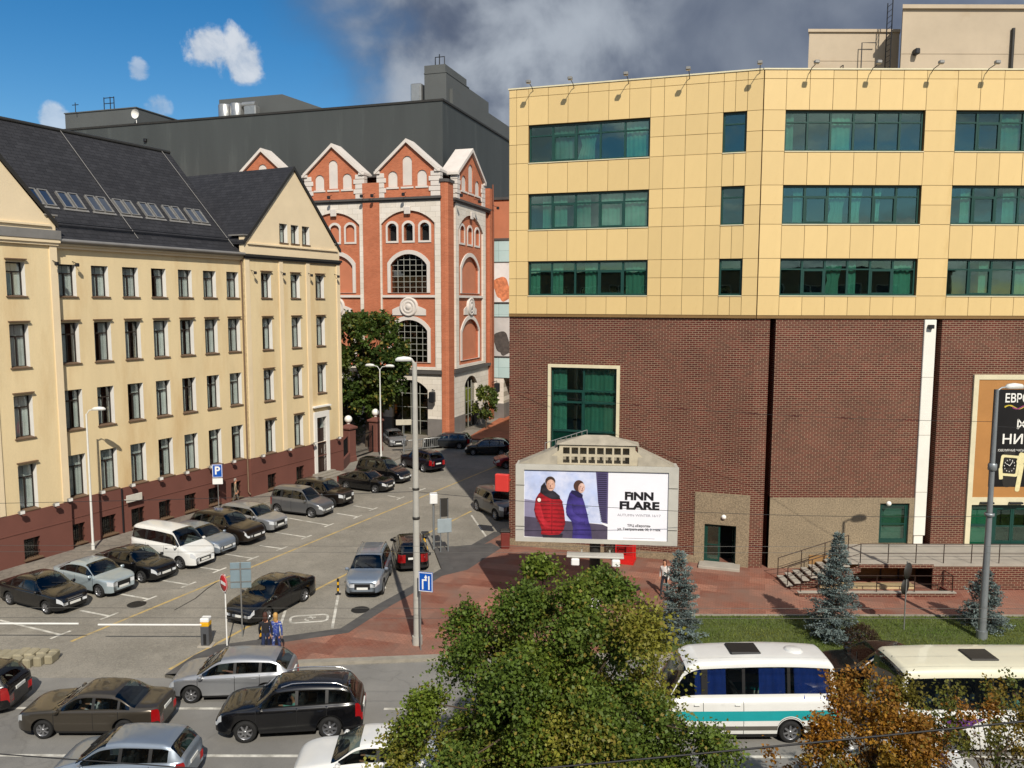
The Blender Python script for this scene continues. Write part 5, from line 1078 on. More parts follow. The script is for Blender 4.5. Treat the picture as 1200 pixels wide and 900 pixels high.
def car(name, label, style, col, x, y, head, cat='car', group=None, steel=False, rails=False, **kw):
    verts, cats, P = car_shell(style, **kw); M = T(x, y, .006, R(head))
    t = thing(name, label, cat, M, group); L, W = P['L'], P['W']
    names = {'windscreen': ('windscreen', M_CGLASS), 'rearscreen': ('rear_window', M_CGLASS), 'trim': ('lower_trim', M_TRIM), 'seam': ('door_gap', M_SEAM), 'grille': ('grille', M_TRIM)}
    body = put('body', sub_mesh('body', verts, cats['body'], col), t, M)
    for c, fs in cats.items():
        if c == 'body': continue
        if c in names: nm, m = names[c]
        elif c.startswith('window'): nm, m = 'side_window', M_CGLASS
        elif c.startswith('head'): nm, m = 'headlight', M_HEAD
        elif c.startswith('tail'): nm, m = 'tail_light', M_TAIL
        elif c == 'roof': nm, m = 'roof', P['roof_mat']
        else: nm, m = c, kw['stripe_mats'][c]
        put(nm, sub_mesh(nm, verts, fs, m), body if c in ('seam', 'trim') else t, M)
    tr, fx = P['tr'], P['fx']; rx = fx - P['wb']; wm = wheel_meshes(tr, steel)
    for wx in (fx, rx):
        for sg in (1, -1):
            Mw = M @ T(wx, sg * (W / 2 - .115), tr) @ Matrix.Rotation(R(180) if sg > 0 else 0, 4, 'Z') @ Matrix.Rotation(random.uniform(0, 1), 4, 'Y')
            wo_ = put('wheel', wm[2], t, Mw); put('tyre', wm[0], wo_, Mw); put('rim', wm[1], wo_, Mw)
    sill = P.get('sill', .2)
    u = MB().box(-L / 2 + .12, -W / 2 + .26, sill - .02, L / 2 - .12, W / 2 - .26, sill + .25)
    u.box(fx - tr - .1, -W / 2 + .24, sill, fx + tr + .1, W / 2 - .24, tr * 2 + .12).box(rx - tr - .1, -W / 2 + .24, sill, rx + tr + .1, W / 2 - .24, tr * 2 + .12)
    part('underbody', u, M_UNDER, t, M)
    zb = P['belt'][0]
    if P.get('seats', True):
        sx = (P['ws'][0] + P['ws'][1]) / 2 - .75; s_ = MB()
        for sg in (-1, 1):
            s_.bev(sx - .25, sg * .38 - .24, .35, sx + .3, sg * .38 + .24, zb - .35, .05).bev(sx - .42, sg * .38 - .23, zb - .4, sx - .24, sg * .38 + .23, zb + .12, .06).bev(sx - .42, sg * .38 - .12, zb + .14, sx - .32, sg * .38 + .12, zb + .3, .04)
        s_.bev(sx - 1.2, -.62, .35, sx - .7, .62, zb - .3, .05).bev(sx - 1.35, -.62, zb - .38, sx - 1.18, .62, zb + .08, .06)
        s_.bev(P['ws'][1] - .35, -W / 2 + .2, zb - .25, P['ws'][1] - .05, W / 2 - .2, zb - .02, .05)
        part('seats', s_, M_SEAT, t, M)
    mx = P['bays'][-1][1] - .12
    for sg in (-1, 1):
        y0 = W / 2 - .06; a, b = sorted((sg * y0, sg * (y0 + .2)))
        part('mirror', MB().bev(mx - .06, a, P['belt'][1] + .0, mx + .09, b, P['belt'][1] + .15, .045), col if P.get('mirror_paint', True) else M_TRIM, t, M)
        for (ba, bb) in P['bays'][-2:]:
            part('door_handle', MB().bev(ba + .06, min(sg * (W / 2 - .06), sg * (W / 2 - .005)), P['belt'][0] - .17, ba + .24, max(sg * (W / 2 - .06), sg * (W / 2 - .005)), P['belt'][0] - .135, .01), P.get('handle', col), t, M)
    zp = sill + .22
    part('number_plate', MB().bev(L / 2 - .03, -.26, zp, L / 2 + .018, .26, zp + .11, .005), M_PLATE, t, M); zp = P.get('rear_plate', .72)
    part('number_plate', MB().bev(-L / 2 - .018, -.26, zp, -L / 2 + .03, .26, zp + .11, .005), M_PLATE, t, M)
    if rails:
        for sg in (-1, 1):
            zt = smooth_profile(P['top']); rl = [(xx, sg * (W / 2 - .32), zt(xx) + (.075 if i not in (0, 6) else .0)) for i, xx in enumerate(np.linspace(P['bays'][0][0] + .1, P['ws'][0] - .1, 7))]
            part('roof_rail', MB().tube(rl, .02, 6), M_CHROME if rails == 'chrome' else M_TRIM, t, M)
    if P.get('grille_bars'): part('grille_trim', MB().bev(L / 2 - .01, -.36, .58, L / 2 + .015, .36, .62, .005).bev(L / 2 - .01, -.36, .68, L / 2 + .015, .36, .71, .005), M_CHROME, t, M)
    wpx = P['ws'][1] - .04; zt = smooth_profile(P['top'])
    part('wiper', MB().tube([(wpx, .45, zt(wpx) + .03), (wpx - .25, -.1, zt(wpx - .25) + .04)], .012, 5).tube([(wpx, -.1, zt(wpx) + .03), (wpx - .22, -.6, zt(wpx - .22) + .03)], .012, 5), M_TRIM, t, M)
    return t
PB = paint('black', '0d0d0f', .1, .22); PS = paint('silver', '9a9c9f', .6, .32); PSB = paint('silver_blue', '8c97a3', .6, .32); PLB = paint('pale_blue', 'a3b0b5', .4, .32)
PBR = paint('bronze_brown', '2b231d', .5, .28); PW = paint('white', 'd3d3cf', .0, .3); PGA = paint('grey_brown', '4a443b', .55, .3); PDG = paint('dark_grey', '26292d', .5, .28); PRD = paint('red', '8a1420', .2, .28); PGR = paint('grey', '6d6e70', .55, .3); PDB = paint('dark_purple', '17131c', .3, .25); PNB = paint('dark_brown', '231d19', .4, .28)
HD = -25.5; hx, hy = math.cos(R(HD)), math.sin(R(HD))
def parked(name, label, style, col, fx_, fy_, dh=0, **kw):
    L = kw.get('L', STY[style]['L']); h = R(HD + dh); return car(name, label, style, col, fx_ - math.cos(h) * L / 2, fy_ - math.sin(h) * L / 2, HD + dh, group='cars parked nose-out beside the cream building', **kw)
parked('sedan', 'old black sedan with bright grille at the end of the row by the stop line', 'sedan', PB, -19.75, 35.15, grille_bars=True, W=1.74)
parked('sedan', 'pale blue-silver sedan between two black sedans', 'sedan', PLB, -18.55, 37.25, L=4.25)
parked('sedan', 'glossy black sedan parked beside the white van', 'sedan', PB, -17.35, 39.2)
parked('van', 'white passenger van with dark side windows in the parked row', 'van', PW, -16.2, 41.3, cat='van', mirror_paint=True, handle=M_TRIM)
parked('hatchback', 'silver-blue hatchback half hidden behind the white van', 'hatch', PSB, -15.75, 43.4)
parked('crossover', 'dark bronze crossover with silver front plate parked between two silver cars', 'suv', PBR, -14.7, 45.3, L=4.75)
parked('estate_car', 'small silver estate car beside the bronze crossover', 'estate', PS, -14.1, 47.9, L=4.3)
parked('small_van', 'silver high-roofed small van with black bumpers', 'mpv', PGR, -12.0, 51.5, cat='van', dh=4)
parked('crossover', 'dark brown crossover parked beside the silver small van', 'suv', PNB, -11.2, 54.0, L=4.3)
parked('sedan', 'black low sedan parked between the brown crossover and a black people carrier', 'sedan', PB, -8.95, 58.2, L=4.4)
parked('people_carrier', 'tall black people carrier at the far end of the row', 'mpv', PB, -8.1, 61.2, L=4.5)
car('suv', 'dark purple SUV showing its red tail lamp where the shadow begins', 'suv', PDB, -7.55, 66.6, 133, L=4.5)
car('estate_car', 'dark estate car in the shade behind the steel barriers', 'estate', PDG, -6.2, 76.6, 174)
c14 = gp(459, 526); car('hatchback', 'silver hatchback nosing out beside the iron gate', 'hatch', PS, c14.x, c14.y + 2.0, -70, L=4.0)
car('hatchback', 'black car in deep shade of the street beyond the steel barriers', 'hatch', PB, -2.2, 73.2, 178)
car('sedan', 'shiny black sedan parked by the marked disabled bay', 'sedan', PB, -10.95, 35.6, -113, L=4.65, W=1.78)
car('suv', 'silver SUV facing the red pavement with black windscreen', 'suv', PSB, -7.05, 38.75, -89, L=4.45, rails='chrome')
car('hatchback', 'black hatchback with red tail lamps next to the silver SUV', 'hatch', PB, -5.5, 42.35, 102, L=4.0)
car('small_suv', 'small grey SUV in the shadow of the brick corner', 'suv', PGR, -1.0, 52.1, -61, L=4.1, W=1.75)
car('hatchback', 'red car half hidden behind the brick corner', 'hatch', PRD, .55, 67.6, 195, L=4.1)
# traffic on the road
GRT = 'cars driving along the road'
car('sedan', 'brown-grey old sedan with boxy boot driving on the road', 'sedan', PGA, -13.65, 25.3, 180.5, group=GRT, L=4.6, top=[(-2.3, .7), (-2.28, .92), (-2.2, 1.0), (-1.6, 1.02), (-.98, 1.33), (-.7, 1.39), (0, 1.42), (.25, 1.39), (1.05, .96), (1.7, .9), (2.1, .83), (2.25, .74), (2.3, .62)], rs=(-1.6, -.85))
car('hatchback', 'silver hatchback with bare arm at its window passing the red pavement', 'hatch', PS, -9.95, 27.7, 184, group=GRT, L=4.25)
car('suv', 'black SUV with chrome roof rails driving beside the silver hatchback', 'suv', PB, -7.2, 25.25, 186, group=GRT, L=4.65, W=1.8, rails='chrome')
car('hatchback', 'silver-blue small hatchback with red tail lamp next to the brown sedan', 'hatch', PSB, -11.2, 22.2, 180, group=GRT, L=3.9, top=[(-1.95, .72), (-1.93, 1.0), (-1.86, 1.1), (-1.55, 1.42), (-1.3, 1.49), (-.2, 1.53), (.35, 1.47), (1.15, 1.02), (1.45, .95), (1.75, .84), (1.9, .72), (1.95, .6)], rs=(-1.86, -1.5), fx=1.25, wb=2.46, bays=[(-1.5, -1.05), (-.95, -.2), (-.1, 1.05)])
car('sedan', 'white sedan half hidden under the big green linden', 'sedan', PW, -4.05, 22.35, 183, group=GRT, L=4.5)
car('estate_car', 'dark estate car leaving past the broken stone edging', 'estate', PB, -19.3, 26.6, 181, group=GRT)
car('sedan', 'black sedan stopped at the kerb between minibus and bus', 'sedan', PB, 13.6, 28.4, 180, group=GRT)
car('sedan', 'white car under the orange-leaved tree', 'sedan', PW, 10.9, 21.5, 180, group=GRT)
# minibus with blue curtains and a teal stripe
M_TEAL = mat('teal_stripe', '1d8f93', .35, .05, 3, coat=.5); M_STR = mat('dark_stripe', '55524c', .45, .1, 3)
STY['minibus'] = dict(L=6.2, W=2.05, top=[(-3.1, 1.0), (-3.09, 1.35), (-3.06, 1.5), (-2.98, 2.4), (-2.8, 2.58), (-1.0, 2.66), (1.3, 2.58), (1.75, 2.4), (2.45, 1.35), (2.75, 1.18), (3.0, 1.0), (3.07, .85), (3.1, .65)], belt=(1.42, 1.38), wb=3.7, fx=2.15, tr=.36, bays=[(-2.85, -1.55), (-1.45, -.1), (0.0, 1.1), (1.3, 2.3)], ws=(1.75, 2.45), rs=(-3.06, -2.95), tumble=.12, rows=[0, .1, .2, .32, .46, .58, .72, .88, 1.0], stripes=[(.2, .30, 'dark_stripe'), (.46, .60, 'teal_stripe')], blunt=(.75, .93), tl=.06, tlr=(.46, .95), hl=.25, seats=True, rear_plate=.6)
mbm = dict(dark_stripe=M_STR, teal_stripe=M_TEAL)
mini = car('minibus', 'white minibus with teal stripe and blue window curtains', 'minibus', PW, 7.35, 25.3, 180.5, cat='minibus', stripe_mats=mbm)
MM = getm(mini)
part('roof_hatch', MB().bev(-.75, -.45, 2.6, .25, .35, 2.72, .04), M_TRIM, mini, MM); part('roof_vent', MB().lathe([(.3, 0), (.3, .06), (.22, .1), (0, .11)], 16, (-1.9, 0, 2.62)), PW, mini, MM)
M_BLUEC = mat('blue_curtain', '1d3f9c', .85, .2, 4)
for sg in (1, -1):
    for (a, b_) in ((-2.8, -1.7), (-1.4, -.55), (.5, 1.5)): part('curtain', curtain_mesh(b_ - a, .95, .03), M_BLUEC, mini, MM @ T(a, sg * .86, 1.42) @ Matrix.Rotation(sg * .2, 4, 'X'))
# town bus
STY['bus'] = dict(L=8.6, W=2.35, top=[(-4.3, 1.2), (-4.29, 1.4), (-4.27, 1.5), (-4.2, 2.45), (-4.1, 2.62), (-2, 2.72), (2, 2.72), (3.9, 2.66), (4.1, 2.5), (4.24, 1.35), (4.27, 1.1), (4.29, .9), (4.3, .6)], belt=(1.25, 1.25), wb=4.4, fx=2.5, tr=.42, bays=[(-4.0, -2.75), (-2.65, -1.4), (-1.3, -.05), (.05, 1.3), (1.4, 2.65), (2.75, 3.95)], ws=(4.06, 4.26), rs=(-4.27, -4.2), tumble=.06, rows=[0, .1, .26, .46, .66, .84, 1.0], blunt=(.93, .95), taper=.93, tl=.05, hl=.04, extra=[4.05 + .02 * i for i in range(12)], dm=.0, seams=[3.98, 2.7], black_sill=False, rear_plate=.6, seats=False, roof_mat=paint('cream_roof', 'd6d2ba', 0, .45))
bus = car('bus', 'cream-roofed white town bus stopped by the lawn', 'bus', PW, 16.25, 24.75, 180, cat='bus')
MBs = getm(bus); st = MB()
for i in range(6):
    for y in (-.75, .35): st.bev(-3.4 + i * 1.15, y, .6, -3.0 + i * 1.15, y + .42, 1.05, .04).bev(-3.55 + i * 1.15, y, 1.0, -3.4 + i * 1.15, y + .42, 1.65, .05)
part('seats', st, mat('bus_seat', '3a4a58', .85, .15, 5), bus, MBs); part('floor', MB().box(-4.1, -1.05, .5, 4.1, 1.05, .6), M_SEAT, bus, MBs)
for x in (-2.6, .8): part('roof_hatch', MB().bev(x, -.4, 2.7, x + .9, .4, 2.79, .03), M_SHEET, bus, MBs)
part('purple_flash', MB().prism([(1.6, 1.22), (3.0, 1.22), (2.6, .95), (2.2, .9)], 1.166, 1.171, 'y'), mat('purple_film', '5a2f74', .4, .1, 3), bus, MBs)
# ================================================================ street furniture
M_POLE = mat('pole_concrete', 'a8a59c', .75, .12, 1.2, .2, 30, dirt='8a6a3c', dscale=1.1, damount=(.58, .75)); M_STEEL = mat('pole_steel_grey', '8d9294', .45, .1, 2, metal=.5)
M_WHITEP = mat('lamp_white', 'd6d6d0', .4, .05, 4); M_BLUE = mat('sign_blue', '0f4fa8', .4, .05, 3); M_SRED = mat('sign_red_face', 'b8141c', .4, .05, 3); M_SWH = mat('sign_white', 'e2e2de', .45, .04, 3); M_YELP = mat('yellow_paint', 'd9a514', .5, .1, 3); M_BLK = mat('black_paint', '17171a', .5, .1, 3)
def lamp_post(label, p, h, r0, r1, arms, m, head=1.0, name='street_lamp', extra=None):
    t = thing(name, label, 'street lamp', T(p.x, p.y, p.z)); M = getm(t)
    part('pole', MB().tube([(0, 0, -.05), (0, 0, h * .45), (0, 0, h)], [r0, (r0 + r1) / 2 * 1.02, r1], 12).tube([(0, 0, -.05), (0, 0, .35)], r0 * 1.35, 12), m, t, M)
    for (dx, dy, up) in arms:
        a = part('arm', MB().tube([(0, 0, h - .05), (dx * .25, dy * .25, h + up * .8), (dx * .7, dy * .7, h + up)], r1 * .6, 8), m, t, M)
        d = Vector((dx, dy, 0)).normalized(); n = Vector((-d.y, d.x, 0)); c = Vector((dx, dy, h + up)); L = .42 * head; W = .16 * head; vs = []; prof = [(-1, .35, .05), (-.7, .85, .13), (0, 1, .17), (.7, .8, .13), (1, .3, .05)]
        for s, w, hh in prof: vs += [c + d * L * s - n * W * w - Vector((0, 0, .06 * head)), c + d * L * s + n * W * w - Vector((0, 0, .06 * head)), c + d * L * s + n * W * w * .6 + Vector((0, 0, hh * head)), c + d * L * s - n * W * w * .6 + Vector((0, 0, hh * head))]
        fs = [(4 * i + k, 4 * i + (k + 1) % 4, 4 * i + 4 + (k + 1) % 4, 4 * i + 4 + k) for i in range(4) for k in range(4)] + [(3, 2, 1, 0), (16, 17, 18, 19)]
        part('lamp_head', MB().add(vs, fs, smooth=True), M_WHITEP, a, M)
    return t
big = lamp_post('tall pale concrete lamp pole at the corner of the red pavement', gp(490, 755, .12), 11.5, .155, .095, [(-.4, -.1, .12)], M_POLE, .8)
part('pole_band', MB().lathe([(.13, 0), (.15, .02), (.15, .1), (.13, .12)], 12, (0, 0, 5.2)).lathe([(.125, 0), (.145, .02), (.145, .08), (.125, .1)], 12, (0, 0, 6.4)), M_SHEET, big, getm(big))
lamp_post('thin white lamp post beside the cream wall and white van', gp(110, 645, .1), 7.7, .07, .045, [(.65, .1, .25)], M_WHITEP, .85)
lamp_post('slim twin-armed white lamp post before the red brick building', gp(447, 537), 8.0, .08, .05, [(-.9, .1, .35), (.9, -.1, .3)], M_WHITEP, 1.0)
rp = lamp_post('stout grey steel lamp pole on the lawn by the watch poster', gp(1151, 747, .13), 10.4, .16, .065, [(.75, .1, .1)], M_STEEL, .95)
part('pole_collar', MB().lathe([(.14, 0), (.17, .03), (.17, .25), (.14, .3)], 12, (0, 0, 7.1)).lathe([(.16, 0), (.19, .02), (.19, .12), (.16, .14)], 12, (0, 0, 5.2)), M_STEEL, rp, getm(rp))
def sign_post(name, label, p, h, rz, m=M_GALV, r=.03, cat='sign'):
    t = thing(name, label, cat, T(p.x, p.y, p.z, R(rz))); M = getm(t); part('post', MB().tube([(0, 0, -.05), (0, 0, h)], r, 8), m, t, M); return t, M
# parking sign by the wall
t, M = sign_post('parking_sign', 'blue parking sign on a post beside the cream building wall', gp(257, 598, .1), 3.1, 8)
pl = part('plate', MB().bev(-.33, -.06, 2.2, .33, -.035, 3.1, .01), M_BLUE, t, M); part('rim', MB().plate(rect(-.31, 2.22, .31, 3.08), [rect(-.28, 2.25, .28, 3.05)], -.066, -.06), M_SWH, pl, M); lettering('P', .75, M_SWH, pl, M, 0, 2.66, -.068, .34, .02)
part('lower_plate', MB().bev(-.33, -.06, 1.75, .33, -.035, 2.15, .01), M_SWH, t, M)
# no entry sign and the back of a sign
t, M = sign_post('no_entry_sign', 'round red no entry sign on a white post by the barrier', gp(267, 757, .12), 2.95, -48, M_SWH)
pl = part('disc', MB().lathe([(0, -.07), (.36, -.07), (.37, -.055), (.36, -.045), (0, -.045)], 28, (0, 0, 2.62), 'y'), M_SRED, t, M); part('rim', MB().lathe([(.33, -.0725), (.36, -.0725)], 28, (0, 0, 2.62), 'y'), M_SWH, pl, M); part('bar', MB().bev(-.24, -.078, 2.555, .24, -.072, 2.685, .004), M_SWH, pl, M)
t, M = sign_post('traffic_sign', 'grey back of a square sign on a post next to the no entry sign', gp(285, 747), 3.2, 8)
pl = part('plate', MB().bev(-.42, .035, 2.1, .42, .06, 3.2, .01), mat('sign_back_grey', '8598a0', .5, .1, 2, metal=.3), t, M); part('brace', MB().box(-.42, .02, 2.35, .42, .036, 2.4).box(-.42, .02, 2.9, .42, .036, 2.95), M_GALV, pl, M)
# lane sign beside the tall pole
t, M = sign_post('lane_sign', 'square blue lane sign with white arrow next to the tall pole', gp(494, 762, .12), 3.2, -14)
pl = part('plate', MB().bev(-.05, -.06, 2.45, .55, -.035, 3.25, .01), M_BLUE, t, M); part('rim', MB().plate(rect(-.035, 2.465, .535, 3.235), [rect(-.01, 2.49, .51, 3.21)], -.066, -.06), M_SWH, pl, M)
part('arrow', MB().box(.1, -.069, 2.55, .16, -.0605, 2.9).box(.1, -.0692, 2.9, .3, -.0605, 2.96).prism([(.19, 3.02), (.33, 3.02), (.26, 3.15)], -.0694, -.0605, 'y').box(.23, -.0695, 2.9, .29, -.0605, 3.02).box(.36, -.069, 2.55, .42, -.0605, 3.1), M_SWH, pl, M)
t, M = sign_post('round_sign', 'round sign seen from behind on a thin post on the lawn', gp(1060, 737, .13), 3.0, 38, M_GALV)
part('disc', MB().lathe([(0, -.05), (.35, -.05), (.35, -.035), (0, -.035)], 24, (0, 0, 2.6), 'y').lathe([(0, .05), (.35, .05), (.35, .035), (0, .035)], 24, (0, 0, 1.9), 'y'), M_SHEET, t, M)
# entry barrier with white booms
def boom(label, p, length, cabinet=True):
    t = thing('boom_barrier', label, 'barrier', T(p.x, p.y, p.z), 'booms across the parking entrance'); M = getm(t)
    part('base', MB().bev(-.3, -.25, -.03, .3, .25, .05, .01), M_CONC, t, M); cb = part('cabinet', MB().bev(-.17, -.17, .05, .17, .17, .85, .02).box(-.06, -.176, .1, .06, -.171, .55, 1), [mat('cabinet_grey', '4a4c50', .5, .1, 3), M_BLK], t, M)
    part('yellow_band', MB().bev(-.175, -.175, .851, .175, .175, 1.03, .02), M_YELP, cb, M); part('white_cap', MB().bev(-.18, -.18, 1.031, .18, .18, 1.2, .03), M_SWH, cb, M)
    part('boom', MB().bev(min(-length, -.1), -.22, .92, max(-length, -.1), -.18, .985, .01), M_SWH, t, M)
boom('boom barrier with yellow banded cabinet and lowered white boom', gp(243, 757), 4.3)
p = gp(243, 757); boom('lowered white boom reaching in across the parking entrance', Vector((-23.2, p.y + .1, 0)), -5.6)
# striped flexible posts and a striped stop
def striped(label, p, h=.75, tilt=0):
    t = thing('striped_bollard', label, 'bollard', T(p.x, p.y, p.z) @ Matrix.Rotation(R(tilt), 4, 'Y')); M = getm(t); part('base', MB().lathe([(.14, -.02), (.14, .03), (.06, .06)], 12), M_BLK, t, M)
    for i in range(5): part('band', MB().tube([(0, 0, .03 + h * i / 5), (0, 0, .03 + h * (i + 1) / 5)], .05, 10), M_BLK if i % 2 == 0 else M_YELP, t, M)
striped('yellow and black bollard at the corner of the disabled bay', gp(397, 697)); striped('yellow and black bollard behind the walking couple', gp(306, 751, .0)); striped('yellow and black bollard at the nose of the black sedan', gp(325, 747, .0)); striped('yellow and black bollard leaning by the parking meter', gp(503, 649, .1), 1.1, -16)
t, M = sign_post('parking_meter', 'parking meter with white head on a grey post at the kerb island', gp(509, 643, .12), 2.6, 10, M_STEEL, .06, 'parking meter'); part('meter_head', MB().bev(-.22, -.2, 2.6, .22, .2, 3.2, .04), M_SWH, t, M)
t, M = sign_post('notice_board', 'narrow notice board on twin posts beside the parking meter', gp(517, 647, .12), 3.0, 14, M_STEEL, .035, 'sign'); part('post', MB().tube([(.42, 0, 0), (.42, 0, 3.0)], .035, 8), M_STEEL, t, M); part('upper_board', MB().bev(-.03, -.03, 2.0, .45, .03, 3.05, .01), M_SHEET, t, M); part('lower_board', MB().bev(-.18, -.08, 1.1, .62, -.035, 1.9, .02), mat('board_grey', '8d989c', .5, .1, 3), t, M)
t, M = sign_post('wooden_notice', 'pale board on a thin post in front of the red brick building', gp(474, 537), 3.4, 10, M_STEEL, .035); part('board', MB().bev(-.7, -.05, 3.0, .7, .05, 3.5, .02), mat('board_cream', 'b9b2a0', .6, .1, 2), t, M)
# broken stone edging
M_STONE = mat('old_stone', '8e866f', .9, .2, 1.5, .5, 12)
q = gp(22, 786); se = thing('stone_edging', 'low crumbling stone edging with a dark hollow at the road corner', 'edging', T(q.x, q.y, 0))
M = getm(se)
for i in range(9):
    a = .16 * i; x = -1.9 + .33 * i; part('stone', MB().bev(x, -.35 + .012 * i * i, -.03, x + .31, .0 + .015 * i * i, .34 + random.uniform(-.06, .06), .05), M_STONE, se, M @ Matrix.Rotation(random.uniform(-.04, .04), 4, 'Y'))
for i in range(8): x = -1.9 + .37 * i; part('cap_stone', MB().bev(x, .05 + .015 * i * i, .1, x + .35, 1.0 + .01 * i, .42 + random.uniform(-.05, .05), .05), M_STONE, se, M @ Matrix.Rotation(random.uniform(-.05, .05), 4, 'Y'))
# ---------------------------------------------------------------- billboard
BBM = frame((.5, 33.8, 0), (1, -.1)); bb = thing('billboard', 'wide billboard on a leg advertising winter coats with two printed figures', 'billboard', BBM)
M_BBF = mat('billboard_frame', 'b9b6ac', .5, .1, 1.2, metal=.1, dirt='8a857a', dscale=.8, damount=(.6, .85)); M_BBP = mat('billboard_white', 'e9e8ee', .45, .02, 1)
fr = MB(); fr.box(-.32, -.12, 3.75, 6.55, .0, 3.93).box(-.32, -.12, 6.89, 6.55, .0, 7.12).box(-.32, -.12, 3.93, .04, .0, 6.89).box(6.14, -.12, 3.93, 6.55, .0, 6.89).box(-.3, .0, 3.78, 6.53, .9, 7.1)
part('frame', fr, M_BBF, bb, BBM)
for z in (4.4, 6.2): 
    for x in (-.32, 6.14): part('frame_seam', MB().box(x, -.124, z, x + .38, -.12, z + .03), M_SHEET, bb, BBM)
sh = part('sheet', MB().box(.04, -.04, 3.93, 6.14, -.03, 6.89), M_BBP, bb, BBM)
def zs(x, y): return (.05 + (x - 130) / 152.8, 6.88 - (y - 93) / 152.8)
def pr(name, pts, m, lay, parent=None): return part(name, MB().prism([zs(*p) for p in pts][::-1], -.04 - .003 * lay, -.04 - .003 * lay + .0025, 'y'), m, parent or sh, BBM)
def ell(cx, cy, rx, ry, rot=0, n=18): return [(cx + rx * math.cos(t) * math.cos(rot) - ry * math.sin(t) * math.sin(rot), cy + rx * math.cos(t) * math.sin(rot) + ry * math.sin(t) * math.cos(rot)) for t in [2 * math.pi * i / n for i in range(n)]]
def pm(n, c, **k): return mat('print_' + n, c, .5, k.get('var', .08), k.get('scale', 3), coords='Object', stretch=k.get('stretch', (1, 1, 1)), dirt=k.get('dirt'), dscale=k.get('dscale', 1.0), damount=(.45, .65))
def gm(n, dark, light, x0, x1, wave):
    # printed cloth: soft tone across the figure with seam bands and creases, as in a photograph
    m, nt, b = _base('print_' + n); N, L = nt.nodes, nt.links; tcn = N.new('ShaderNodeTexCoord'); sp = N.new('ShaderNodeSeparateXYZ'); L.new(tcn.outputs['Object'], sp.inputs[0])
    def mth(op, a, c=None):
        q = N.new('ShaderNodeMath'); q.operation = op
        for i, v in enumerate((a, c)):
            if v is None: continue
            if isinstance(v, (int, float)): q.inputs[i].default_value = v
            else: L.new(v, q.inputs[i])
        return q.outputs[0]
    nz = N.new('ShaderNodeTexNoise'); L.new(tcn.outputs['Object'], nz.inputs['Vector']); nz.inputs['Scale'].default_value = 7; nz.inputs['Detail'].default_value = 5; nz.inputs['Distortion'].default_value = .8
    g = mth('SUBTRACT', 1.0, mth('MULTIPLY', mth('ABSOLUTE', mth('SUBTRACT', sp.outputs[0], x0 + (x1 - x0) * .58)), 1.5 / (x1 - x0)))
    f = mth('ADD', mth('MULTIPLY', g, .6), mth('MULTIPLY', mth('SUBTRACT', nz.outputs[0], .35), .75))
    if wave: f = mth('ADD', f, mth('MULTIPLY', mth('SINE', mth('ADD', mth('MULTIPLY', sp.outputs[2], wave * 4.0), mth('MULTIPLY', nz.outputs[0], 2.5))), .14))
    r = N.new('ShaderNodeMix'); r.data_type = 'RGBA'; r.clamp_factor = True; L.new(f, r.inputs[0]); r.inputs[6].default_value = (*lin(dark), 1); r.inputs[7].default_value = (*lin(light), 1); L.new(r.outputs[2], b.inputs['Base Color']); b.inputs['Roughness'].default_value = .5
    return m
pr('printed_sky', [(131, 95), (600, 95), (640, 440), (131, 420)], pm('sky', 'b3bfe0', var=.15, scale=1.2, dirt='dfe0ee', dscale=.8), 1); pr('printed_wall', [(131, 290), (215, 300), (215, 430), (131, 440)], pm('wall', '85809a'), 2)
pr('printed_ground', [(131, 405), (420, 430), (640, 445), (675, 460), (675, 548), (131, 540)], pm('ground', '4a4254', var=.2), 3)
pr('printed_tower', [(595, 96), (675, 98), (675, 440), (640, 432), (612, 300)], pm('tower', '544b72', var=.1), 4)
tw = MB()
for i in range(24):
    y = 108 + i * 13.5; x0 = 605 + 28 * (i / 24) ** 2; a, b_ = zs(x0, y), zs(666, y + 7); tw.box(a[0], -.0562, b_[1], b_[0], -.0552, a[1])
part('printed_slats', tw, pm('slats', '221c38'), sh, BBM)
pr('printed_trousers', [(245, 515), (385, 515), (380, 544), (255, 544)], pm('trousers', '26222c'), 5)
jk = [(250, 228), (225, 250), (205, 285), (195, 360), (205, 405), (232, 452), (245, 490), (240, 522), (300, 526), (362, 521), (388, 490), (400, 445), (392, 360), (378, 295), (350, 262), (320, 245)]
pr('printed_jacket', jk, gm('jacket', '4a060d', 'bb1c28', .45, 1.75, 9), 6)
qs = MB()
for i, y in enumerate(range(300, 515, 27)):
    for (x0, x1) in (((215, 300), (318, 385)) if y < 440 else ((250, 310), (318, 390))): a, b_ = zs(x0, y), zs(x1, y + 3.5); qs.box(a[0], -.0605, b_[1], b_[0], -.0595, a[1])
a, b_ = zs(310, 290), zs(314, 518); qs.box(a[0], -.0606, b_[1], b_[0], -.0596, a[1]); part('printed_quilting', qs, pm('quilting', '6a0912'), sh, BBM)
pr('printed_arm', [(205, 300), (232, 310), (262, 420), (310, 465), (300, 485), (262, 470), (225, 420), (200, 370)], gm('arm', '7a0c16', 'c62a36', .4, 1.2, 9), 8)
pr('printed_scarf', [(262, 172), (240, 200), (234, 240), (262, 262), (310, 285), (366, 284), (362, 262), (332, 236), (300, 218), (272, 195)], gm('scarf', '0c0b0e', '37333c', .7, 1.6, 6), 9)
pr('printed_hair', ell(300, 168, 33, 34), pm('hair', '3a2a22'), 9); pr('printed_face', ell(303, 192, 29, 38), gm('skin', '9a6a54', 'e8bfa8', .98, 1.4, 0), 10)
em = MB()
for (x, y, w, h) in ((288, 184, 5, 2), (313, 184, 5, 2), (301, 198, 3, 8), (303, 213, 12, 2.5)): a, b_ = zs(x - w, y - h), zs(x + w, y + h); em.box(a[0], -.0735, b_[1], b_[0], -.0725, a[1])
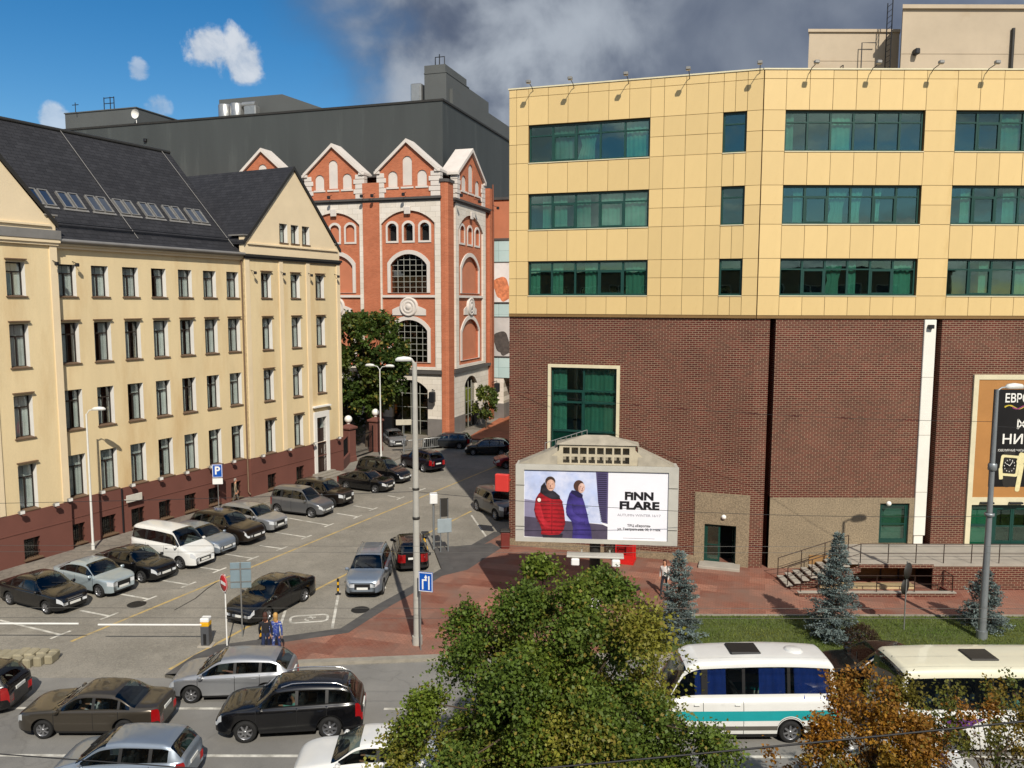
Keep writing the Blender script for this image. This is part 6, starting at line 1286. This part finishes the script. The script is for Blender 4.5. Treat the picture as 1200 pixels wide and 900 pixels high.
part('printed_features', em, pm('features', '8a5a4c'), sh, BBM); pr('printed_badge', ell(228, 292, 12, 13, n=10), M_PW, 10)
ct = [(440, 222), (425, 245), (412, 290), (403, 345), (408, 388), (440, 428), (450, 470), (446, 545), (575, 549), (568, 475), (552, 425), (542, 375), (522, 300), (508, 262), (480, 238)]
pr('printed_coat', ct, gm('coat', '191340', '473a8c', 1.8, 2.95, 4), 6); pr('printed_coat_arm', [(410, 300), (440, 310), (450, 370), (500, 405), (548, 408), (548, 428), (490, 432), (430, 405), (404, 370)], gm('coat_arm', '221a5c', '54469c', 1.8, 2.8, 4), 8)
qs = MB()
for y in (330, 380, 445, 480, 515): a, b_ = zs(452, y), zs(545 + (y - 330) * .1, y + 3); qs.box(a[0], -.0605, b_[1], b_[0], -.0595, a[1])
part('printed_coat_seams', qs, pm('coat_seam', '231a58'), sh, BBM); pr('printed_collar', [(440, 222), (470, 225), (512, 250), (510, 272), (480, 268), (436, 240)], pm('collar', '1d1840'), 9)
pr('printed_woman_hair', ell(486, 192, 34, 38), pm('woman_hair', '4a3026', var=.2), 10); pr('printed_woman_face', ell(503, 206, 22, 33, .15), gm('skin2', 'a87a68', 'f0d2c4', 2.36, 2.68, 0), 11)
em = MB()
for (x, y, w, h) in ((497, 198, 4, 2), (514, 200, 4, 2), (509, 211, 2.5, 6), (507, 224, 7, 2.5)): a, b_ = zs(x - w, y - h), zs(x + w, y + h); em.box(a[0], -.0765, b_[1], b_[0], -.0755, a[1])
part('printed_woman_features', em, pm('features2', '8a4a48'), sh, BBM)
M_INK = mat('ink_black', '141216', .5, 0); M_INKG = mat('ink_grey', '9a98a0', .5, 0); M_INKM = mat('ink_midgrey', '4a484e', .5, 0)
def bl(txt, size, m, x, y, w, bold=0.0): s, z = zs(x, y); lettering(txt, size, m, sh, BBM, s, z, -.046, w, bold)
bl('FiNN', .46, M_INK, 875, 254, 1.2, .022); bl('FLARE', .46, M_INK, 876, 317, 1.67, .022); bl('AUTUMN WINTER 16/17', .15, M_INKG, 876, 379, 1.82); bl('ТРЦ «Европа»', .14, M_INKM, 876, 448, .98, .003); bl('ул. Театральная, 30, 3 этаж', .14, M_INKM, 877, 472, 1.82, .003)
a, b_ = zs(775, 530), zs(980, 533); part('printed_rule', MB().box(a[0], -.046, b_[1], b_[0], -.043, a[1]), M_INKG, sh, BBM)
# little house-like crown with lattice windows and hipped roof
M_CRN = mat('crown_cream', 'b5aa92', .8, .15, 2, .2, 30); M_CRR = mat('crown_roof_grey', '9a9282', .85, .2, 2, .3, 20)
holes = [rect(1.69 + .36 * i, 7.18 + .39 * j, 1.97 + .36 * i, 7.47 + .39 * j) for i in range(8) for j in range(2)]
part('crown_front', MB().plate([(.3, 7.121), (5.95, 7.121), (5.2, 7.35), (4.75, 7.75), (4.72, 7.98), (1.55, 7.98), (1.5, 7.7), (1.0, 7.35)], holes, .05, .15, back=True), M_CRN, bb, BBM)
part('crown_back', MB().box(1.5, .5, 7.121, 4.8, .55, 7.9), M_CRR, bb, BBM)
part('crown_roof', MB().add([(1.4, -.02, 7.985), (4.9, -.02, 7.985), (4.9, .95, 7.985), (1.4, .95, 7.985), (2.6, .45, 8.35), (3.6, .45, 8.35)], [(0, 1, 5, 4), (1, 2, 5), (2, 3, 4, 5), (3, 0, 4), (3, 2, 1, 0)]), M_CRR, bb, BBM)
for sg, (x0, x1) in ((1, (4.85, 6.4)), (-1, (1.45, -.2))): part('crown_wing', MB().add([(x0, .0, 7.125), (x1, .0, 7.125), (x1, .85, 7.125), (x0, .85, 7.125), (x0, .1, 7.85), (x0, .8, 7.85)], [(0, 1, 4), (1, 2, 5, 4), (2, 3, 5), (0, 4, 5, 3)] if sg > 0 else [(0, 4, 1), (1, 4, 5, 2), (2, 5, 3), (0, 3, 5, 4)]), M_CRR, bb, BBM)
rail([(.9, .5, 7.5), (2.7, .5, 8.1)], bb, BBM, .45, .25, M_GALV, (.1,), .018)
part('leg', MB().tube([(3.1, .45, .0), (3.1, .45, 2.0)], .26, 14, 0).tube([(3.1, .45, 2.0), (3.1, .45, 3.78)], .24, 14, 1), [M_SWH, M_SHEET], bb, BBM)
part('catwalk', MB().bev(1.9, -.75, 3.3, 4.3, -.15, 3.38, .02).box(2.5, -.2, 3.3, 2.56, .4, 3.36).box(3.7, -.2, 3.3, 3.76, .4, 3.36), M_BBF, bb, BBM)
for x in (2.1, 3.8): part('catwalk_light', MB().bev(x, -.85, 2.98, x + .34, -.55, 3.28, .04), M_SWH, bb, BBM)
# ---------------------------------------------------------------- overhead wires
M_WIRE = mat('wire_dark', '1e1e20', .6, 0); M_WIREL = mat('wire_bright', '5d5b56', .5, 0, metal=.3)
def wire(label, a, b_, sag, r, m=M_WIRE):
    a, b_ = Vector(a), Vector(b_); pts = [a.lerp(b_, i / 24) - Vector((0, 0, sag * 4 * (i / 24) * (1 - i / 24))) for i in range(25)]
    return tag(part('overhead_wire', MB().tube(pts, r, 5, cap=False), m), label, 'cable', 'overhead wires along the road')
for i, (y, z) in enumerate(((20.6, 5.7), (21.3, 5.7), (26.6, 5.6), (27.3, 5.6))): wire('bright thin contact wire of the ' + ('pair strung over the near lanes', 'pair strung over the near lanes', 'pair strung over the lane by the kerb', 'pair strung over the lane by the kerb')[i], (-70, y, z), (70, y + .4, z), .15, .006, M_WIREL)
wire('thick black cable rising past the orange tree and the bus', (-8, 13, 5.25), (30, 13, 9.6), .25, .018); wire('thin black cable dipping in front of the silver-blue hatchback', (-30, 13, 8.3), (2, 13, 5.55), .2, .011)
wire('thin cable running from the tall pole towards the cream building', (-3.9, 31.7, 6.4), (-60, 29.5, 6.6), .5, .010); wire('thin cable running from the tall pole to the stout lawn pole', (-3.9, 31.7, 6.4), (19.7, 32.2, 5.3), .35, .010); wire('thin cable leaving the stout lawn pole past the watch poster', (19.7, 32.3, 9.0), (50, 33, 9.2), .4, .010)
wire('thin cable between the stout lawn pole and the brick corner', (19.7, 32.3, 9.2), (.2, 44.8, 9.0), .35, .009)

# the building the view is taken from: its front shows only as a reflection in glass and car roofs
OM = frame((0, -.9, 0), (-1, 0)); ob = thing('facing_building', 'beige building with rows of windows facing the square, mirrored in the glass', 'building', OM)
hs = [rect(-44 + 4.0 * i, 1.6 + 4.0 * j, -41.6 + 4.0 * i, 3.9 + 4.0 * j) for i in range(22) for j in range(4)]
part('wall', MB().plate(rect(-45, 0, 45, 17.3), hs, 0, .4, back=True).box(-45, 12, 0, 45, 12.3, 17.3).box(-45.3, .4, 0, -45, 12, 17.3).box(45, .4, 0, 45.3, 12, 17.3), mat('beige_facing_wall', '9a8a72', .85, .12, .5), ob, OM)
part('roof', MB().box(-45.4, -.2, 17.3, 45.4, 12.5, 17.6), M_SHEET, ob, OM)
part('dark_interior', MB().box(-44.9, 1.2, .1, 44.9, 1.3, 17.2), M_DARKROOM, ob, OM)
wf = MB().box(0, .1, 0, .1, .2, 2.3).box(2.3, .1, 0, 2.4, .2, 2.3).box(.1, .1, 0, 2.3, .2, .1).box(.1, .1, 2.2, 2.3, .2, 2.3).box(1.15, .1, .1, 1.25, .2, 2.2).mesh('window', M_WHITEP); wg = MB().box(.1, .14, .1, 2.3, .15, 2.2).mesh('pane', M_WGLASS)
for i in range(22):
    for j in range(4): B = OM @ T(-44 + 4.0 * i, 0, 1.6 + 4.0 * j); w_ = put('window', wf, ob, B); put('pane', wg, w_, B)
# ================================================================ trees and shrubs
M_BARK = mat('bark', '4a3d30', .95, .25, 3, .6, 14, stretch=(1, 1, .3)); M_NEEDLE = leaf_mat('needles', trans=.12, rough=.6)
def lobed_tree(name, label, base, centre, radii, n_lobes, sprays, leaves, size, cols, droop=.5, lobe_r=1.0, trunk_r=.16, group=None, spray_len=1.0, seed=1, inner=.55, cone=.1, core=False):
    """trunk, limbs to each leaf mass, drooping sprays of leaves gathered in uneven clumps"""
    global rng
    r_ = np.random.default_rng(seed); old, rng = rng, r_
    t = thing(name, label, 'tree', T(*base), group); M = getm(t)
    C = np.array(centre); Rr = np.array(radii)
    k = np.arange(n_lobes) + .5; ph = np.arccos(1 - 1.75 * k / n_lobes); th = math.pi * (1 + 5 ** .5) * k
    d = np.stack([np.cos(th) * np.sin(ph), np.sin(th) * np.sin(ph), np.cos(ph)], 1); d += r_.normal(0, .12, d.shape); d /= np.linalg.norm(d, axis=1, keepdims=True)
    lob = C + d * Rr * (r_.uniform(.45, 1.0, (n_lobes, 1)) ** .6 if not core else np.where(np.arange(n_lobes)[:, None] % 3 == 2, r_.uniform(.2, .5, (n_lobes, 1)), r_.uniform(.6, 1.12, (n_lobes, 1)))); lsz = r_.uniform(.62, 1.35, n_lobes) if core else np.ones(n_lobes); hz = np.clip((lob[:, 2] - C[2]) / Rr[2], 0, 1); lob[:, :2] = C[:2] + (lob[:, :2] - C[:2]) * (1 - cone * hz)[:, None]
    b = np.array(base); tw = MB(); top = C + np.array([0, 0, Rr[2] * .25])
    tw.tube([b - (0, 0, .2), b + (C - b) * .35 + (.05, .03, 0), C - (0, 0, Rr[2] * .35), top], [trunk_r * 1.15, trunk_r * .85, trunk_r * .6, trunk_r * .25], 9)
    part('trunk', tw, M_BARK, t)
    lb_ = MB()
    for q in lob:
        s = b + (C - b) * r_.uniform(.45, .95); mid = (s + q) / 2 + r_.normal(0, .15, 3) * Rr[0] * .2 + np.array([0, 0, .12 * Rr[2]]); lb_.tube([s, mid, q], [trunk_r * .3, trunk_r * .16, trunk_r * .05], 6)
    o = part('limbs', lb_, M_BARK, t); o['kind'] = 'stuff'
    Cs, Ds, Us, Ls, Co = [], [], [], [], []
    lc = [np.array(cols[i]) for i in r_.choice(len(cols), n_lobes)]
    for s in range(sprays):
        i = r_.integers(n_lobes); q = lob[i]; rd = rdir(1)[0]; out = (q - C) / Rr; out /= np.linalg.norm(out) + 1e-6
        rd = rd + out * .75; rd /= np.linalg.norm(rd); st = q + rd * lobe_r * lsz[i] * r_.uniform(inner, 1.0) * np.array([1, 1, .85])
        ax = rd * .8 + out * .5 + np.array([0, 0, .1]); ax /= np.linalg.norm(ax); sl = spray_len * lsz[i] * r_.uniform(.4, 1.1)
        u = r_.uniform(0, 1, leaves); p = st + ax * (u * sl)[:, None] + np.array([0, 0, -1]) * (droop * sl * u ** 2)[:, None] + r_.normal(0, .13 * spray_len, (leaves, 3))
        dd = ax * .5 + rdir(leaves) * .75 + np.array([0, 0, -.35]); uu = rdir(leaves); uu[:, 2] *= .35
        c = lc[i] * r_.uniform(.75, 1.2) * r_.uniform(.75, 1.3, (leaves, 1)); yel = r_.uniform(0, 1, leaves) < .06; c[yel] = np.array([.24, .19, .035])
        Cs.append(p); Ds.append(dd); Us.append(uu); Ls.append(r_.uniform(.75, 1.2, leaves) * size); Co.append(c)
    Ls = np.concatenate(Ls); o = cards('crown', np.concatenate(Cs), np.concatenate(Ds), np.concatenate(Us), Ls, Ls * .8, np.concatenate(Co), M_LEAF, t); o['kind'] = 'stuff'
    rng = old
    return t
GL = [(.135, .185, .024), (.095, .145, .022), (.16, .195, .028), (.21, .205, .03), (.11, .16, .026)]
lobed_tree('linden_tree', 'big green linden tree with yellowing tips on the near pavement', (.9, 17.2, 0), (.95, 17.2, 4.9), (2.9, 2.85, 3.3), 84, 1750, 88, .088, GL, 1.0, .36, .2, None, .85, 3, .15, .42, True)
OR = [(.33, .15, .018), (.27, .13, .02), (.24, .15, .02), (.35, .18, .02), (.15, .13, .02)]
lobed_tree('maple_tree', 'young orange-leaved tree in front of the gap between minibus and bus', (8.1, 17.0, 0), (8.1, 17.0, 4.2), (.85, .85, 1.2), 18, 290, 60, .08, OR, .4, .5, .07, 'autumn trees on the near pavement', .6, 5)
lobed_tree('maple_tree', 'thin autumn tree with mixed green and orange leaves before the bus', (11.0, 17.2, 0), (11.0, 17.2, 4.0), (1.5, 1.3, 1.15), 24, 170, 50, .08, [(.12, .12, .02), (.2, .14, .02), (.28, .13, .02), (.09, .11, .02)], .4, .55, .07, 'autumn trees on the near pavement', .7, 8)
lobed_tree('sapling', 'sparse sapling with few orange leaves before the minibus wheel', (6.6, 16.6, 0), (6.55, 16.6, 2.9), (1.0, .9, 1.1), 9, 46, 34, .09, OR[:3] + GL[3:4], .4, .45, .05, 'autumn trees on the near pavement', .6, 11)
lobed_tree('street_tree', 'dense dark green tree before the red brick building', (-13.9, 76.5, 0), (-13.9, 76.5, 8.2), (2.7, 2.7, 5.0), 30, 420, 42, .36, [(.065, .105, .018), (.05, .085, .016), (.085, .115, .02)], .3, 1.15, .25, None, 1.1, 13)
lobed_tree('street_tree', 'low dark tree behind the iron gate by the cream building', (-16.5, 80, 0), (-16.3, 79.5, 3.6), (2.2, 2.0, 2.4), 14, 150, 36, .34, [(.03, .058, .012), (.04, .07, .013)], .3, 1.0, .15, None, 1.0, 14)
pt_ = R2 @ Vector((6.2, -2.0, 0)); lobed_tree('ornamental_tree', 'slim yellow-green tree before the arched entrance of the red building', (pt_.x, pt_.y, .1), (pt_.x, pt_.y, 3.1), (.8, .8, 1.9), 10, 90, 30, .25, [(.13, .16, .03), (.1, .14, .03)], .3, .5, .06, None, .6, 15)
def spruce(label, base, h, r, seed, lean=0.0):
    r_ = np.random.default_rng(seed); t = thing('blue_spruce', label, 'spruce', T(*base), 'blue spruces on the lawn'); b = np.array(base)
    part('trunk', MB().tube([b, b + (0, 0, h * .6), b + (lean, 0, h)], [.09, .05, .01], 8), M_BARK, t)
    Cs, Ds, Ls, Co = [], [], [], []; br = MB(); nw = int(h / .17)
    for w in range(nw):
        f = w / nw; z = .18 + (h - .2) * f; rl = r * (1 - f) ** .85 * r_.uniform(.8, 1.12) + .08
        for q in range(int(7 + 6 * (1 - f))):
            a = r_.uniform(0, 2 * math.pi); ln = rl * r_.uniform(.65, 1.1); d = np.array([math.cos(a), math.sin(a), -.12 + .5 * f]); e = b + np.array([lean * f, 0, z]); tip = e + d * ln + np.array([0, 0, .1 * ln])
            br.tube([e, e + d * ln * .5, tip], [.015, .01, .003], 4, cap=False)
            side = np.array([-d[1], d[0], 0]); m = int(70 * ln + 16); u = r_.uniform(.12, 1, m) ** .8; off = (r_.uniform(-1, 1, m) * (.42 * ln * (1 - u) + .05))[:, None]
            p = e + (tip - e) * u[:, None] + side * off + np.array([0, 0, -1]) * (np.abs(off) * .25) + r_.normal(0, .02, (m, 3))
            dd = d * .6 + side * np.sign(off) * .45 + r_.normal(0, .45, (m, 3)); Cs.append(p); Ds.append(dd); Ls.append(r_.uniform(.06, .13, m))
            Co.append(np.array([.15, .195, .185]) * r_.uniform(.55, 1.25) * r_.uniform(.7, 1.25, (m, 1)))
    o = part('branches', br, M_BARK, t); o['kind'] = 'stuff'
    Cs = np.concatenate(Cs); n = len(Cs); Ls = np.concatenate(Ls); o = cards('needles', Cs, np.concatenate(Ds), r_.normal(0, 1, (n, 3)), Ls, Ls * .42, np.concatenate(Co), M_NEEDLE, t, .1); o['kind'] = 'stuff'
spruce('slim blue spruce at the end of the lawn beside the linden', (6.95, 32.2, .13), 3.75, 1.1, 21); spruce('full blue spruce standing before the steps and terrace', (13.3, 32.0, .13), 4.6, 1.2, 22, .1); spruce('small blue spruce beside the stout grey lamp pole', (20.3, 33.3, .13), 2.6, 1.1, 23)
def shrub(label, base, r, h, cols, seed, size=.07):
    r_ = np.random.default_rng(seed); t = thing('shrub', label, 'shrub', T(*base)); b = np.array(base); st = MB()
    for i in range(9): a = r_.uniform(0, 6.28); st.tube([b, b + np.array([math.cos(a) * r * .6, math.sin(a) * r * .6, h * .8])], [.015, .004], 4)
    o = part('stems', st, M_BARK, t); o['kind'] = 'stuff'
    n = 2600; g = r_.normal(0, 1, (n, 3)); g /= np.linalg.norm(g, axis=1, keepdims=True); g[:, 2] = np.abs(g[:, 2]); p = b + g * r_.uniform(.55, 1, (n, 1)) ** .6 * np.array([r, r, h]); cc = np.array([cols[i] for i in r_.integers(0, len(cols), n)]) * r_.uniform(.7, 1.25, (n, 1))
    o = cards('foliage', p, g * .6 + r_.normal(0, .6, (n, 3)), r_.normal(0, 1, (n, 3)), r_.uniform(.7, 1.2, n) * size, size * .7, cc, M_LEAF, t); o['kind'] = 'stuff'
shrub('dark red leaved shrub at the foot of the full spruce', (14.2, 31.4, .13), .8, .9, [(.06, .03, .025), (.07, .05, .02)], 31); shrub('yellow-green low shrub on the lawn behind the linden', (5.7, 32.8, .13), .9, .7, [(.12, .14, .03), (.09, .12, .02)], 32)
# ================================================================ people
M_SKIN = mat('skin', 'c08a6c', .6, .06, 8); M_SHOE = mat('shoe', '22201f', .6, .1, 8)
def person(name, label, M, top, legs, hair, pose='walk', h=1.72, hair_long=False, group=None, bag=None, arm_up=None):
    k = h / 1.75; J = {}; E = []
    def j(n, p, r, par=None):
        J[n] = (Vector(p) * k, r * k if not isinstance(r, tuple) else tuple(x * k for x in r))
        if par: E.append((par, n))
    if pose == 'sit':
        pz = .92 - .42; j('pelvis', (0, 0, pz), (.16, .13)); j('spine', (0, -.06, pz + .22), (.15, .11), 'pelvis'); j('chest', (0, -.1, pz + .44), (.17, .11), 'spine'); oy = -.1; cz = pz + .44
    else:
        j('pelvis', (0, 0, .95), (.15, .11)); j('spine', (0, .0, 1.16), (.14, .10), 'pelvis'); j('chest', (0, -.01, 1.38), (.165, .11), 'spine'); oy = 0; cz = 1.38
    j('neck', (0, oy + .0, cz + .15), .055, 'chest'); j('jaw', (0, oy + .035, cz + .23), .07, 'neck'); j('head', (0, oy + .03, cz + .32), (.085, .098), 'jaw'); j('crown', (0, oy + .02, cz + .39), .06, 'head')
    for s, S in ((-1, 'r'), (1, 'l')):
        sw = .12 * s if pose == 'walk' else 0
        j('sh' + S, (s * .18, oy - .01, cz + .05), .062, 'chest')
        if pose == 'sit':
            j('el' + S, (s * .23, oy + .12, cz - .16), .046, 'sh' + S); j('wr' + S, (s * .17, oy + .36, cz - .08), .034, 'el' + S); hd = Vector((s * .16, oy + .42, cz - .06)); fd = Vector((0, .5, .1))
        elif arm_up == S:
            j('el' + S, (s * .24, .1, 1.18), .046, 'sh' + S); j('wr' + S, (s * .12, .26, 1.32), .034, 'el' + S); hd = Vector((s * .09, .3, 1.36)); fd = Vector((-s * .3, .3, .6))
        else:
            j('el' + S, (s * .245, -sw * .5 - .03, 1.16), .046, 'sh' + S); j('wr' + S, (s * .25, -sw + .05, .93), .034, 'el' + S); hd = Vector((s * .25, -sw + .07, .87)); fd = Vector((0, .12, -1))
        j('ha' + S, hd, (.026, .042), 'wr' + S); fd.normalize(); sd_ = Vector((0, 1, 0)) if abs(fd.z) > .5 else Vector((1, 0, 0))
        for q, (o, ln) in enumerate(((-.03, .075), (-.01, .09), (.01, .085), (.03, .065))): j(f'f{q}' + S, hd + sd_ * o + fd * .05, .010, 'ha' + S); j(f'g{q}' + S, hd + sd_ * o * 1.1 + fd * (.05 + ln) + Vector((-s * .015, 0, 0)), .008, f'f{q}' + S)
        j('th' + S, hd + sd_ * .05 + fd * .01, .011, 'ha' + S); j('tt' + S, hd + sd_ * .07 + fd * .05, .009, 'th' + S)
        if pose == 'sit':
            j('hi' + S, (s * .1, .05, pz - .02), .09, 'pelvis'); j('kn' + S, (s * .14, .45, pz + .02), .065, 'hi' + S); j('an' + S, (s * .14, .62, .18 - .0), .045, 'kn' + S); j('to' + S, (s * .14, .78, .15), .035, 'an' + S)
        else:
            st = .20 * s if pose == 'walk' else .02 * s
            j('hi' + S, (s * .09, .0, .9), .092, 'pelvis'); j('kn' + S, (s * .1, st * .55 + .03, .5), .064, 'hi' + S); j('an' + S, (s * .1, st, .09), .043, 'kn' + S); j('to' + S, (s * .11, st + .15, .045), .036, 'an' + S)
    names = list(J); me = bpy.data.meshes.new('body'); me.from_pydata([J[n][0] for n in names], [(names.index(a), names.index(b)) for a, b in E], [])
    o = bpy.data.objects.new('body', me); COL.objects.link(o); md = o.modifiers.new('s', 'SKIN'); md.use_smooth_shade = True; md.branch_smoothing = .3; o.modifiers.new('u', 'SUBSURF').levels = 1; o.modifiers['u'].render_levels = 1
    for i, n in enumerate(names): r = J[n][1]; me.skin_vertices[0].data[i].radius = r if isinstance(r, tuple) else (r, r); me.skin_vertices[0].data[i].use_root = n == 'pelvis'
    bpy.context.view_layer.update(); bm_ = bpy.data.meshes.new_from_object(o.evaluated_get(bpy.context.evaluated_depsgraph_get())); bpy.data.objects.remove(o)
    for m in (M_SKIN, top, legs, M_SHOE): bm_.materials.append(m)
    kind = lambda n: 0 if n in ('neck', 'jaw', 'head', 'crown') or n[:2] in ('ha', 'th', 'tt') or n[0] in 'fg' else 2 if n[:2] in ('hi', 'kn') or n == 'pelvis' else 3 if n[:2] in ('an', 'to') else 1
    pts = [(J[n][0], kind(n)) for n in names] + [((J[a][0] + J[b][0]) / 2, kind(a) if kind(a) == kind(b) else (1 if 'wr' in a or 'wr' in b else 2 if 'kn' in a else kind(b))) for a, b in E]
    for f in bm_.polygons: c = f.center; f.material_index = min(pts, key=lambda q: (q[0] - c).length)[1]
    t = thing(name, label, 'person', M, group); put('body', bm_, t, M); hc = J['head'][0]
    hb = MB().lathe([(.0, .125), (.05, .118), (.085, .085), (.103, .03), (.105, -.02), (.1, -.07 if not hair_long else -.22), (.085, -.085 if not hair_long else -.25)], 14); hb.v = [((v[0] * .92) * k + hc.x, (v[1] * 1.02 - .022 - (.03 if v[1] > 0 and v[2] < .05 else 0) - (.05 if v[1] > .03 and v[2] < .03 else 0)) * k + hc.y, v[2] * k + hc.z + .012) for v in hb.v]
    part('hair', hb, hair, t, M)
    fc = MB()
    for s in (-1, 1): fc.lathe([(0, -.012), (.011, -.006), (.011, .006), (0, .012)], 8, (s * .033 * k, hc.y + .088 * k, hc.z - .0), 'z', 0)
    part('eyes', fc, M_BLK, t, M); part('nose', MB().add([(-.012 * k, hc.y + .09 * k, hc.z - .035 * k), (.012 * k, hc.y + .09 * k, hc.z - .035 * k), (0, hc.y + .12 * k, hc.z - .032 * k), (0, hc.y + .092 * k, hc.z + .01 * k)], [(0, 2, 3), (2, 1, 3), (0, 1, 2)]).bev(-.025 * k, hc.y + .085 * k, hc.z - .068 * k, .025 * k, hc.y + .096 * k, hc.z - .058 * k, .002), M_SKIN, t, M)
    return t
def cl(n, c, **k): return mat('cloth_' + n, c, .9, .18, 5, .2, 60, **k)
H_BR = mat('hair_brown', '3a281c', .7, .2, 20); H_BL = mat('hair_blond', 'b98e4e', .7, .2, 20); H_RD = mat('hair_auburn', '46261a', .7, .2, 20); H_GY = mat('hair_grey', '8d8880', .7, .2, 20)
a = gp(277, 592, .1); person('person', 'person in beige jacket walking along the cream wall by the parking sign', T(a.x, a.y, .11, R(-60)), cl('beige', '8a7a64'), cl('grey_trousers', '5a544c'), H_GY, 'walk', 1.75)
a = gp(313, 770, .12); person('person', 'person with auburn hair in black top walking arm in arm by the bollards', T(a.x, a.y, .12, R(12)), cl('black_top', '1c1c22'), cl('navy', '1f2a48'), H_RD, 'walk', 1.72, True, 'couple walking on the red pavement')
a = gp(325, 769, .12); person('person', 'person with blond hair in blue patterned dress beside a companion in black', T(a.x, a.y, .12, R(8)), cl('blue_pattern', '2a3f86', dirt='cfd2dc', dscale=14, damount=(.55, .62)), cl('blue_dress', '27386f', dirt='b9bfce', dscale=14, damount=(.56, .64)), H_BL, 'walk', 1.68, True, 'couple walking on the red pavement')
a = gp(779, 697, .12); person('person', 'person in pale top standing on the red pavement by the slim spruce', T(a.x, a.y, .12, R(150)), cl('pale_top', 'cfcac6'), cl('dark_legs', '24242c'), H_RD, 'walk', 1.68, True)
def driver(label, carx, cary, head, sx, top, hair, side=.38): M = T(carx, cary, .0, R(head)) @ T(sx, side, .02) @ Matrix.Rotation(R(-90), 4, 'Z'); person('driver', label, M, top, cl('dark_legs', '24242c'), hair, 'sit', 1.7, group='drivers seen through car windows')
driver('driver in pink top behind the wheel of the silver hatchback', -9.95, 27.7, 184, -.05, cl('pink', 'c48a80'), H_BR); driver('driver in pale turquoise top at the wheel of the black SUV', -7.2, 25.25, 186, -.02, cl('turquoise', '7fc0b4'), H_GY); driver('driver in white shirt inside the brown-grey sedan', -13.65, 25.3, 180.5, -.15, cl('white_shirt', 'd8d8d8'), H_BR); driver('driver in pale grey shirt inside the white sedan', -4.05, 22.35, 183, -.1, cl('grey_shirt', 'b8b8b4'), H_BR)

for i, (lx, lab, top, hr) in enumerate(((.6, 'passenger in pale turquoise top sitting behind the bus window', cl('turquoise2', '8cc8bc'), H_BR), (-.9, 'passenger in grey top sitting in the bus behind the orange tree', cl('grey_top', '9a9a98'), H_GY))): person('passenger', lab, MBs @ T(lx - .2, .55, .5) @ Matrix.Rotation(R(-90), 4, 'Z'), top, cl('dark_legs', '24242c'), hr, 'sit', 1.7, group='passengers in the bus')
for o in bpy.data.objects:
    if '_m' in o: del o['_m']
